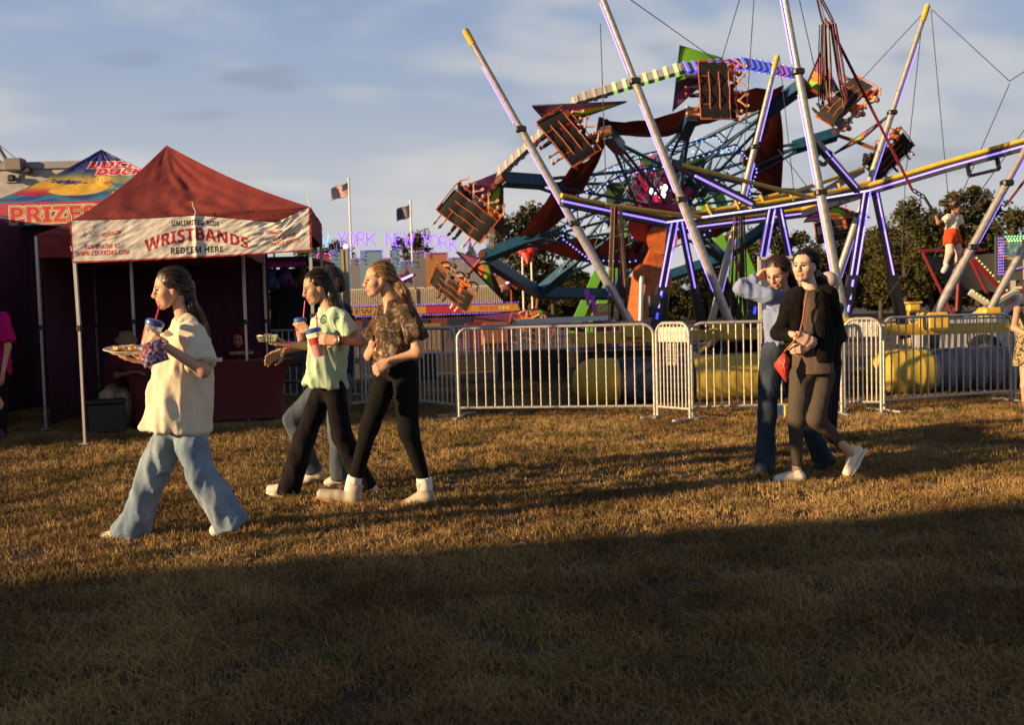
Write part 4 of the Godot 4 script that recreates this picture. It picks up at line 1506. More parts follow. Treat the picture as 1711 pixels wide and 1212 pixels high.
func person_mint(cl: Material, hm: Material, sm: Material, pink: Material) -> void:
	var h := head_at(Vector3(-1.358, 1.485, -6.980), Vector3(-0.88, -0.30, 0.38), Vector3(-0.1, 1, 0))
	var wrL := Vector3(-1.183, 1.117, -6.700)
	var wrR := Vector3(-1.603, 1.083, -7.100)
	var shL := Vector3(-1.197, 1.300, -6.840)
	var shR := Vector3(-1.353, 1.304, -7.140)
	var elL := Vector3(-1.045, 1.101, -6.860)
	var hair := []
	hair.append(cap(hf(h, 0, 0.043, -0.025), hf(h, 0, 0.04, -0.02), 0.081, 0.081))
	hair.append(cap(hf(h, 0, 0.062, 0.004), hf(h, 0, 0.05, -0.02), 0.057, 0.068))
	for e in [-1.0, 1.0]:
		hair.append(cap(hf(h, 0.05 * e, 0.045, 0.01), hf(h, 0.056 * e, 0.0, -0.045), 0.024, 0.028))
	chain(hair, [hf(h, 0, 0.01, -0.085), Vector3(-1.249, 1.427, -6.970), Vector3(-1.226, 1.351, -6.970), Vector3(-1.218, 1.254, -7.000)], [0.05, 0.04, 0.036, 0.016])
	var shirt := []
	shirt.append(cap(Vector3(-1.211, 1.280, -6.870), Vector3(-1.333, 1.286, -7.100), 0.052, 0.052))
	shirt.append(flt(Vector3(-1.276, 1.255, -6.990), Vector3(-1.323, 0.785, -6.990), 0.122, 0.146))
	shirt.append(cap(Vector3(-1.274, 1.310, -6.990), Vector3(-1.283, 1.158, -6.990), 0.068, 0.122))
	shirt.append([Vector3(-1.199, 1.279, -6.850), Vector3(-1.104, 1.141, -6.820), 0.06, 0.07, 2, Vector3.ZERO, 1.0])
	shirt.append([Vector3(-1.342, 1.278, -7.120), Vector3(-1.414, 1.115, -7.150), 0.058, 0.064, 2, Vector3.ZERO, 1.0])
	shirt.append(flt(Vector3(-1.379, 0.985, -6.950), Vector3(-1.395, 0.807, -6.950), 0.05, 0.085))
	var logo := Vector3(-1.300, 1.261, -6.830)
	var shirt_c := func(p: Vector3, n: Vector3) -> Color:
		var c := Color(0.42, 0.56, 0.40)
		var v := 1.0 + 0.06 * nz.get_noise_3dv(p * 9.0)
		var d := (p - logo) * Vector3(1.25, 1, 0)
		if n.z > 0.0 and p.z > -6.96:
			var r := d.length()
			if absf(r - 0.026) < 0.0075: return Color(0.05, 0.09, 0.07)
			if r < 0.011: return Color(0.12, 0.17, 0.13)
		return Color(c.r * v, c.g * v, c.b * v)
	var pants := []
	chain(pants, [Vector3(-1.343, 0.774, -7.030), Vector3(-1.500, 0.412, -7.040), Vector3(-1.641, 0.002, -7.060)], [0.08, 0.07, 0.082], true)
	chain(pants, [Vector3(-1.262, 0.778, -6.960), Vector3(-1.209, 0.444, -6.900), Vector3(-1.052, 0.059, -6.940)], [0.08, 0.068, 0.078], true)
	pants.append(cap(Vector3(-1.291, 0.804, -6.960), Vector3(-1.311, 0.800, -7.020), 0.085, 0.085))
	var s := {"at": Vector3(-1.415, 0.000, -6.989), "head": h, "hair_tone": Color(0.03, 0.017, 0.012), "tone": Color(0.46, 0.26, 0.17),
		"arms": [[shL, elL, wrL], [shR, Vector3(-1.450, 1.067, -7.170), wrR]],
		"legs": [[Vector3(-1.343, 0.774, -7.030), Vector3(-1.500, 0.412, -7.040), Vector3(-1.643, 0.058, -7.060)], [Vector3(-1.262, 0.778, -6.960), Vector3(-1.209, 0.444, -6.900), Vector3(-1.054, 0.102, -6.940)]],
		"torso": [Vector3(-1.296, 0.810, -6.990), Vector3(-1.280, 1.150, -6.990), Vector3(-1.281, 1.353, -6.990)],
		"hands": [[wrL, Vector3(-1.329, 1.133, -6.720) - wrL, Vector3(-0.25, 0.1, -1), [25, 50, 30], 1.0, 1.0, 0.5], [wrR, Vector3(-1.736, 1.100, -7.080) - wrR, Vector3(-0.1, 1, 0.1), [8, 18, 14], 1.0]],
		"layers": [
			["hair", hair, 0.0065, 120.0, hair_col(Color(0.009, 0.006, 0.004), Color(0.03, 0.016, 0.01)), hm, 0.005, 30.0],
			["shirt", shirt, 0.0095, 95.0, shirt_c, cl, 0.028, 6.0],
			["trousers", pants, 0.012, 95.0, plain_col(Color(0.012, 0.011, 0.012), 0.2), cl, 0.014, 5.0],
			["shoe", shoe(Vector3(-1.609, -0.015, -7.050), Vector3(-1.793, 0.030, -7.070), Vector3(0.15, 1, 0), 0.88), 0.007, 110.0, plain_col(Color(0.66, 0.58, 0.47)), sm],
			["shoe_sole", sole(Vector3(-1.605, -0.032, -7.050), Vector3(-1.798, 0.013, -7.070), Vector3(0.15, 1, 0), 0.9), 0.007, 150.0, plain_col(Color(0.7, 0.62, 0.5)), sm],
			["shoe", shoe(Vector3(-1.081, 0.064, -6.940), Vector3(-1.006, 0.032, -6.940), Vector3(0.2, 1, 0), 0.85), 0.008, 110.0, plain_col(Color(0.66, 0.58, 0.47)), sm],
		]}
	var t := figure("girl in a mint green t-shirt and black flared trousers carrying a foil tray", s)
	strands(t, h, [Vector3(-1.252, 1.444, -6.970), Vector3(-1.237, 1.402, -6.970), Vector3(-1.224, 1.338, -6.980), Vector3(-1.215, 1.232, -7.000)], Color(0.01, 0.006, 0.004), Color(0.05, 0.025, 0.014), 420, 2, 0.024)
	band(wrR, Vector3(-1.736, 1.100, -7.080) - wrR, 0.029, pink, t)
	band(wrL.lerp(elL, 0.22), wrL - elL, 0.033, mt("orange band", 0.6, 0.14, 0.04, 0.5), t)
	var wt := MB.new()
	wt.lathe(wrL.lerp(elL, 0.02), wrL - elL, [Vector2(0.028, -0.012), Vector2(0.033, -0.011), Vector2(0.033, 0.011), Vector2(0.028, 0.012)], 14)
	obj("watch", wt, mt("watch black", 0.015, 0.015, 0.02, 0.3), t)
	cup("lidded cup of red drink held by the girl in mint green", Vector3(-1.315, 1.004, -6.770), Vector3(-1.353, 1.185, -6.770), Vector3(-1.322, 1.308, -6.740), Color(0.5, 0.045, 0.045), 0.052)
	# foil tray with food
	var c := Vector3(-1.747, 1.143, -7.080)
	var tr := thing("foil_tray", "crinkled silver foil tray on the palm of the girl in mint", "tray", c)
	var mb := MB.new()
	mb.sheet(func(u: float, v: float) -> Vector3:
		var a := u * TAU
		var r := lerpf(0.055, 0.07, v) + 0.004 * sin(a * 22.0)
		return c + Vector3(cos(a) * r * 1.05, -0.03 + v * 0.045, sin(a) * r), 88, 4)
	mb.lathe(c, Vector3.UP, [Vector2(0, -0.03), Vector2(0.055, -0.03)], 24)
	mb.lathe(c, Vector3.UP, [Vector2(0.068, 0.015), Vector2(0.078, 0.017), Vector2(0.078, 0.012)], 24)
	obj("tray", mb, mt("foil", 0.75, 0.73, 0.7, 0.28, 0.9), tr)
	var fd := thing("food_portion", "brown food heaped in the foil tray", "food", c)
	var pr := []
	for i in 10:
		var p := c + Vector3(rng.randf_range(-0.045, 0.045), rng.randf_range(-0.008, 0.014), rng.randf_range(-0.045, 0.045))
		pr.append(cap(p, p + Vector3(rng.randf_range(-0.02, 0.02), 0, rng.randf_range(-0.02, 0.02)), 0.014, 0.014))
	var fm := MB.new()
	fm.raw(nets(pr, 0.007, 150.0, plain_col(Color(0.32, 0.16, 0.05), 0.5, 40.0)))
	obj("portion", fm, vmat("food", 0.7), fd)

func person_hidden(cl: Material, hm: Material, sm: Material) -> void:
	var h := head_at(Vector3(-1.362, 1.536, -7.420), Vector3(-0.9, -0.22, 0.3))
	var wrL := Vector3(-1.487, 1.180, -7.220)
	var wrR := Vector3(-1.713, 1.030, -7.420)
	var hair := []
	hair.append(cap(hf(h, 0, 0.043, -0.025), hf(h, 0, 0.04, -0.02), 0.086, 0.086))
	hair.append(cap(hf(h, 0, 0.02, -0.06), hf(h, 0, -0.04, -0.07), 0.07, 0.055))
	hair.append(cap(Vector3(-1.277, 1.542, -7.400), Vector3(-1.274, 1.524, -7.400), 0.05, 0.045))
	var top := []
	top.append(cap(Vector3(-1.233, 1.309, -7.300), Vector3(-1.378, 1.313, -7.560), 0.065, 0.065))
	top.append(flt(Vector3(-1.305, 1.293, -7.430), Vector3(-1.346, 0.780, -7.430), 0.13, 0.14))
	chain(top, [Vector3(-1.230, 1.309, -7.280), Vector3(-1.241, 1.091, -7.200), Vector3(-1.349, 1.125, -7.200)], [0.06, 0.055, 0.05], true)
	chain(top, [Vector3(-1.382, 1.304, -7.580), Vector3(-1.485, 1.087, -7.550), Vector3(-1.572, 1.055, -7.480)], [0.06, 0.052, 0.045], true)
	var jeans := []
	chain(jeans, [Vector3(-1.404, 0.776, -7.500), Vector3(-1.666, 0.504, -7.460), Vector3(-1.539, 0.092, -7.500)], [0.1, 0.078, 0.07], true)
	chain(jeans, [Vector3(-1.298, 0.784, -7.360), Vector3(-1.311, 0.415, -7.360), Vector3(-1.314, 0.051, -7.380)], [0.1, 0.075, 0.07], true)
	jeans.append(cap(Vector3(-1.328, 0.801, -7.380), Vector3(-1.364, 0.795, -7.480), 0.11, 0.11))
	var s := {"at": Vector3(-1.453, 0.000, -7.536), "head": h, "hair_tone": Color(0.03, 0.017, 0.012), "tone": Color(0.46, 0.26, 0.17),
		"arms": [[Vector3(-1.229, 1.318, -7.280), Vector3(-1.241, 1.091, -7.200), wrL], [Vector3(-1.381, 1.313, -7.580), Vector3(-1.494, 1.078, -7.550), wrR]],
		"legs": [[Vector3(-1.404, 0.776, -7.500), Vector3(-1.666, 0.504, -7.460), Vector3(-1.539, 0.110, -7.500)], [Vector3(-1.298, 0.784, -7.360), Vector3(-1.311, 0.415, -7.360), Vector3(-1.313, 0.078, -7.380)]],
		"torso": [Vector3(-1.346, 0.798, -7.430), Vector3(-1.311, 1.140, -7.430), Vector3(-1.311, 1.374, -7.430)],
		"hands": [[wrL, Vector3(-1.550, 1.239, -7.240) - wrL, Vector3(-0.3, 0.0, -1), [25, 50, 30], 1.0, 0.95, 0.5], [wrR, Vector3(-1.832, 0.971, -7.400) - wrR, Vector3(0.1, -0.5, 1), [15, 25, 20], -1.0]],
		"layers": [
			["hair", hair, 0.0075, 100.0, hair_col(Color(0.01, 0.006, 0.004), Color(0.035, 0.018, 0.011)), hm, 0.01, 14.0],
			["jumper", top, 0.013, 95.0, plain_col(Color(0.02, 0.025, 0.05), 0.1), cl, 0.014, 5.0],
			["jeans", jeans, 0.013, 95.0, denim(Color(0.045, 0.06, 0.085), Color(0.10, 0.125, 0.15)), cl, 0.014, 5.0],
			["shoe", shoe(Vector3(-1.464, 0.034, -7.500), Vector3(-1.620, 0.011, -7.500), Vector3.UP, 1.0), 0.008, 110.0, plain_col(Color(0.5, 0.45, 0.38)), sm],
			["shoe", shoe(Vector3(-1.275, 0.013, -7.380), Vector3(-1.428, -0.004, -7.400), Vector3.UP, 0.95), 0.008, 110.0, plain_col(Color(0.5, 0.45, 0.38)), sm],
		]}
	figure("girl in a dark jumper half hidden behind the girl in mint green", s)
	cup("lidded cup of red drink held by the half hidden girl", Vector3(-1.539, 1.102, -7.270), Vector3(-1.547, 1.260, -7.270), Vector3(-1.512, 1.400, -7.300), Color(0.45, 0.04, 0.05), 0.045)

func person_camo(cl: Material, hm: Material, sm: Material, pink: Material) -> void:
	var h := head_at(Vector3(-0.871, 1.515, -6.620), Vector3(-0.94, -0.12, 0.30))
	var wrL := Vector3(-0.800, 0.979, -6.420)
	var wrR := Vector3(-0.906, 1.072, -6.620)
	var elL := Vector3(-0.609, 1.027, -6.440)
	var elR := Vector3(-0.972, 1.007, -6.760)
	var hair := []
	hair.append(cap(hf(h, 0, 0.042, -0.024), hf(h, 0, 0.04, -0.02), 0.079, 0.079))
	hair.append(cap(hf(h, 0, 0.062, 0.006), hf(h, 0, 0.05, -0.02), 0.055, 0.067))
	for e in [-1.0, 1.0]:
		hair.append(cap(hf(h, 0.046 * e, 0.04, 0.02), hf(h, 0.05 * e, 0.03, -0.05), 0.026, 0.03))
	chain(hair, [hf(h, 0, 0.01, -0.085), Vector3(-0.734, 1.471, -6.600), Vector3(-0.698, 1.422, -6.550), Vector3(-0.664, 1.333, -6.500)], [0.036, 0.03, 0.032, 0.014])
	var shirt := []
	shirt.append(cap(Vector3(-0.677, 1.294, -6.500), Vector3(-0.843, 1.303, -6.760), 0.053, 0.053))
	shirt.append(cap(Vector3(-0.763, 1.337, -6.640), Vector3(-0.772, 1.192, -6.640), 0.068, 0.125))
	shirt.append(flt(Vector3(-0.769, 1.273, -6.640), Vector3(-0.792, 0.935, -6.640), 0.13, 0.13))
	shirt.append([Vector3(-0.673, 1.282, -6.490), Vector3(-0.615, 1.117, -6.450), 0.061, 0.068, 2, Vector3.ZERO, 1.0])
	shirt.append([Vector3(-0.870, 1.287, -6.770), Vector3(-0.947, 1.113, -6.780), 0.058, 0.064, 2, Vector3.ZERO, 1.0])
	var camo := func(p: Vector3, _n: Vector3) -> Color:
		var c := Color(0.055, 0.042, 0.03)
		var a := nz.get_noise_3dv(p * 11.0)
		var b := nz.get_noise_3dv(p * 19.0 + Vector3(9, 3, 1))
		var st := absf(nz.get_noise_3d(p.x * 9.0 + p.y * 4.0, p.y * 5.0 - p.x * 3.0, p.z * 9.0 + 4.0))
		if a > 0.1: c = Color(0.035, 0.026, 0.02)
		if b > 0.12: c = Color(0.08, 0.06, 0.042)
		if b < -0.22: c = Color(0.115, 0.055, 0.03)
		if a < -0.25 and b > 0.0: c = Color(0.22, 0.2, 0.17)
		if st < 0.022: c = Color(0.25, 0.2, 0.15)
		return c
	var pants := []
	chain(pants, [Vector3(-0.839, 0.907, -6.720), Vector3(-0.980, 0.520, -6.700), Vector3(-1.094, 0.166, -6.720)], [0.092, 0.064, 0.043], true)
	chain(pants, [Vector3(-0.712, 0.913, -6.560), Vector3(-0.700, 0.498, -6.550), Vector3(-0.611, 0.165, -6.600)], [0.094, 0.064, 0.043], true)
	pants.append(cap(Vector3(-0.765, 0.938, -6.580), Vector3(-0.787, 0.923, -6.700), 0.1, 0.1))
	var grey := Color(0.36, 0.315, 0.25)
	var s := {"at": Vector3(-0.935, 0.000, -6.596), "head": h, "hair_tone": Color(0.2, 0.11, 0.05), "tone": Color(0.53, 0.30, 0.19),
		"arms": [[Vector3(-0.671, 1.286, -6.480), elL, wrL], [Vector3(-0.866, 1.299, -6.780), elR, wrR]],
		"legs": [[Vector3(-0.839, 0.907, -6.720), Vector3(-0.980, 0.520, -6.700), Vector3(-1.112, 0.105, -6.720)], [Vector3(-0.712, 0.913, -6.560), Vector3(-0.700, 0.498, -6.550), Vector3(-0.597, 0.112, -6.600)]],
		"torso": [Vector3(-0.784, 0.935, -6.640), Vector3(-0.768, 1.184, -6.640), Vector3(-0.794, 1.370, -6.640)],
		"hands": [[wrL, Vector3(-0.876, 0.930, -6.420) - wrL, Vector3(-0.1, -0.2, -1), [40, 65, 40], 1.0, 1.0, 0.6], [wrR, Vector3(-0.803, 1.029, -6.520) - wrR, Vector3(0.1, -0.3, -1), [35, 55, 40], -1.0, 1.0, 0.5]],
		"layers": [
			["hair", hair, 0.0062, 130.0, hair_col(Color(0.12, 0.06, 0.025), Color(0.30, 0.175, 0.08)), hm, 0.005, 30.0],
			["shirt", shirt, 0.0085, 95.0, camo, cl, 0.026, 6.0],
			["leggings", pants, 0.012, 95.0, plain_col(Color(0.010, 0.009, 0.0095), 0.2), cl, 0.006, 5.0],
			["sock", [flt(Vector3(-1.093, 0.183, -6.720), Vector3(-1.126, 0.076, -6.720), 0.052, 0.05)], 0.008, 120.0, plain_col(Color(0.7, 0.67, 0.62)), cl, 0.004, 16.0],
			["sock", [flt(Vector3(-0.611, 0.182, -6.600), Vector3(-0.606, 0.092, -6.600), 0.052, 0.05)], 0.008, 120.0, plain_col(Color(0.7, 0.67, 0.62)), cl, 0.004, 16.0],
			["boot", shoe(Vector3(-1.057, -0.030, -6.700), Vector3(-1.381, 0.050, -6.740), Vector3(0.22, 1, 0), 0.96, 0.15), 0.0075, 90.0, plain_col(grey, 0.12), sm],
			["boot_sole", sole(Vector3(-1.057, -0.050, -6.700), Vector3(-1.390, 0.034, -6.740), Vector3(0.22, 1, 0), 0.98), 0.007, 150.0, plain_col(Color(0.3, 0.13, 0.05)), sm],
			["boot", shoe(Vector3(-0.542, 0.021, -6.580), Vector3(-0.758, -0.038, -6.660), Vector3(-0.15, 1, 0), 0.92, 0.15), 0.0075, 90.0, plain_col(grey, 0.12), sm],
		]}
	var t := figure("blonde girl in a camouflage t-shirt, black leggings and grey ankle boots", s)
	strands(t, h, [Vector3(-0.742, 1.479, -6.600), Vector3(-0.707, 1.438, -6.560), Vector3(-0.680, 1.381, -6.520), Vector3(-0.656, 1.310, -6.490)], Color(0.13, 0.065, 0.028), Color(0.42, 0.27, 0.13), 420, 3, 0.018)
	band(wrR, Vector3(-0.803, 1.029, -6.520) - wrR, 0.029, pink, t)

func person_black(cl: Material, hm: Material, sm: Material) -> void:
	var h := head_at(Vector3(2.113, 1.544, -7.100), Vector3(-0.66, -0.02, 0.75))
	var wrR := Vector3(1.971, 1.064, -6.880)
	var elR := Vector3(1.905, 1.080, -7.020)
	var shR := Vector3(2.023, 1.332, -7.080)
	var shL := Vector3(2.280, 1.339, -7.120)
	var elL := Vector3(2.344, 1.039, -7.140)
	var wrL := Vector3(2.090, 0.984, -6.930)
	var hair := []
	hair.append(cap(hf(h, 0, 0.045, -0.03), hf(h, 0, 0.042, -0.026), 0.079, 0.079))
	hair.append(cap(hf(h, 0, 0.064, 0.006), hf(h, 0, 0.055, -0.02), 0.055, 0.067))
	for e in [-1.0, 1.0]:
		hair.append(cap(hf(h, 0.048 * e, 0.045, 0.015), hf(h, 0.05 * e, 0.02, -0.06), 0.026, 0.034))
	hair.append(cap(hf(h, 0, -0.01, -0.08), hf(h, -0.02, -0.07, -0.085), 0.055, 0.035))
	chain(hair, [hf(h, 0, -0.03, -0.09), Vector3(2.274, 1.450, -7.220), Vector3(2.284, 1.398, -7.240)], [0.04, 0.036, 0.025])
	var top := []
	top.append(cap(Vector3(2.237, 1.310, -7.120), Vector3(2.085, 1.314, -7.100), 0.055, 0.055))
	top.append(cap(Vector3(2.147, 1.269, -7.080), Vector3(2.145, 1.119, -7.080), 0.11, 0.125))
	top.append(flt(Vector3(2.146, 1.226, -7.080), Vector3(2.163, 0.779, -7.080), 0.125, 0.148, Vector3(0.66, 0, -0.75), 1.1))
	var jk := []
	jk.append(cap(Vector3(2.047, 1.323, -7.090), Vector3(2.001, 1.016, -7.060), 0.07, 0.062))
	jk.append(cap(Vector3(2.258, 1.335, -7.130), Vector3(2.282, 1.050, -7.120), 0.085, 0.09))
	jk.append(flt(Vector3(2.245, 1.095, -7.100), Vector3(2.251, 0.853, -7.100), 0.115, 0.105))
	jk.append(cap(Vector3(2.224, 1.380, -7.160), Vector3(2.259, 1.353, -7.160), 0.07, 0.06))
	jk.append(cap(Vector3(2.091, 1.374, -7.120), Vector3(2.211, 1.390, -7.200), 0.036, 0.05))
	jk.append(cap(Vector3(2.171, 1.226, -7.220), Vector3(2.188, 0.920, -7.200), 0.11, 0.1))
	jk.append(cap(Vector3(2.192, 1.310, -7.030), Vector3(2.185, 1.056, -6.990), 0.06, 0.075))
	jk.append(flt(Vector3(2.189, 1.119, -7.000), Vector3(2.194, 0.860, -7.000), 0.08, 0.07))
	jk.append(cap(Vector3(2.044, 1.314, -7.050), Vector3(2.001, 1.010, -7.000), 0.05, 0.05))
	chain(jk, [Vector3(2.023, 1.332, -7.080), Vector3(1.898, 1.076, -7.010), Vector3(1.989, 1.055, -6.900)], [0.06, 0.052, 0.038], true)
	chain(jk, [Vector3(2.289, 1.334, -7.120), Vector3(2.350, 1.039, -7.130), Vector3(2.152, 0.985, -6.970)], [0.064, 0.054, 0.04], true)
	var pants := []
	chain(pants, [Vector3(2.072, 0.764, -7.080), Vector3(2.025, 0.449, -7.050), Vector3(2.033, 0.114, -7.090)], [0.084, 0.058, 0.039], true)
	chain(pants, [Vector3(2.233, 0.759, -7.100), Vector3(2.153, 0.457, -7.020), Vector3(2.443, 0.201, -7.200)], [0.087, 0.06, 0.039], true)
	pants.append(cap(Vector3(2.124, 0.806, -7.080), Vector3(2.191, 0.803, -7.100), 0.09, 0.09))
	var s := {"at": Vector3(2.080, 0.000, -7.035), "head": h, "hair_tone": Color(0.015, 0.01, 0.008), "tone": Color(0.58, 0.37, 0.28),
		"arms": [[shR, elR, wrR], [shL, elL, wrL]],
		"legs": [[Vector3(2.072, 0.764, -7.080), Vector3(2.025, 0.449, -7.050), Vector3(2.032, 0.079, -7.090)], [Vector3(2.233, 0.759, -7.100), Vector3(2.153, 0.457, -7.020), Vector3(2.465, 0.178, -7.200)]],
		"torso": [Vector3(2.159, 0.814, -7.080), Vector3(2.153, 1.140, -7.090), Vector3(2.159, 1.372, -7.130)],
		"hands": [[wrR, Vector3(2.097, 1.007, -6.870) - wrR, Vector3(0.1, -0.15, -1), [10, 22, 16], 1.0, 1.02, 0.2], [wrL, Vector3(1.988, 0.963, -6.900) - wrL, Vector3(0.0, 0.2, -1), [30, 40, 30], 1.0, 0.95]],
		"layers": [
			["hair", hair, 0.0065, 120.0, hair_col(Color(0.006, 0.0045, 0.004), Color(0.016, 0.01, 0.008)), hm, 0.005, 30.0],
			["top", top, 0.011, 95.0, plain_col(Color(0.095, 0.068, 0.052), 0.1), cl, 0.014, 5.0],
			["jacket", jk, 0.011, 95.0, plain_col(Color(0.009, 0.008, 0.008), 0.2), cl, 0.016, 5.0],
			["leggings", pants, 0.012, 95.0, plain_col(Color(0.075, 0.062, 0.05), 0.1), cl, 0.005, 5.0],
			["shoe", shoe(Vector3(2.093, -0.008, -7.080), Vector3(1.869, -0.010, -7.100), Vector3.UP, 0.9), 0.007, 110.0, plain_col(Color(0.78, 0.68, 0.52)), sm],
			["shoe_sole", sole(Vector3(2.097, -0.021, -7.080), Vector3(1.865, -0.023, -7.100), Vector3.UP, 0.9), 0.007, 150.0, plain_col(Color(0.72, 0.66, 0.54)), sm],
			["shoe", shoe(Vector3(2.581, 0.200, -7.240), Vector3(2.428, -0.009, -7.160), Vector3(-0.8, 0.4, 0), 0.9), 0.007, 110.0, plain_col(Color(0.78, 0.68, 0.52)), sm],
			["shoe_sole", sole(Vector3(2.603, 0.199, -7.240), Vector3(2.445, -0.018, -7.160), Vector3(-0.8, 0.4, 0), 0.9), 0.007, 150.0, plain_col(Color(0.72, 0.66, 0.54)), sm],
		]}
	var tb := figure("dark haired woman in a black open jacket and grey leggings, arms folded", s)
	strands(tb, h, [Vector3(2.262, 1.458, -7.210), Vector3(2.281, 1.424, -7.230), Vector3(2.292, 1.371, -7.250)], Color(0.006, 0.005, 0.004), Color(0.025, 0.015, 0.011), 380, 4, 0.022)
	laces(tb, Vector3(2.093, -0.008, -7.080), Vector3(1.869, -0.010, -7.100), Vector3.UP)
	laces(tb, Vector3(2.581, 0.200, -7.240), Vector3(2.428, -0.009, -7.160), Vector3(-0.8, 0.4, 0))
	# red purse on a strap
	var c := Vector3(1.890, 0.825, -6.930)
	var t := thing("red_purse", "red flared leather purse hanging at the hip of the woman in the black jacket", "purse", c)
	var mb := MB.new()
	for sg in [-1.0, 1.0]:
		mb.sheet(func(u: float, v: float) -> Vector3:
			var p := (Vector3(1.914, 0.946, -6.950).lerp(Vector3(1.959, 0.894, -6.950), u)).lerp(Vector3(1.837, 0.855, -6.950).lerp(Vector3(1.928, 0.726, -6.950), u), v)
			return p + Vector3(0.2, 0, 1) * sg * 0.03 * sin(PI * u) * sin(PI * v) * (1.0 + 0.4 * nz.get_noise_2d(u * 5.0, v * 5.0)), 16, 16)
	obj("bag", mb, mt("red leather", 0.5, 0.05, 0.035, 0.45), t)
	var st := MB.new()
	st.tube([Vector3(2.094, 1.379, -6.970), Vector3(2.064, 1.291, -6.930), Vector3(2.042, 1.166, -6.920), Vector3(1.999, 1.064, -6.860), Vector3(1.949, 1.002, -6.880), Vector3(1.919, 0.950, -6.940)], 0.007, 6)
	obj("strap", st, mt("tan strap", 0.3, 0.09, 0.03, 0.6), t)

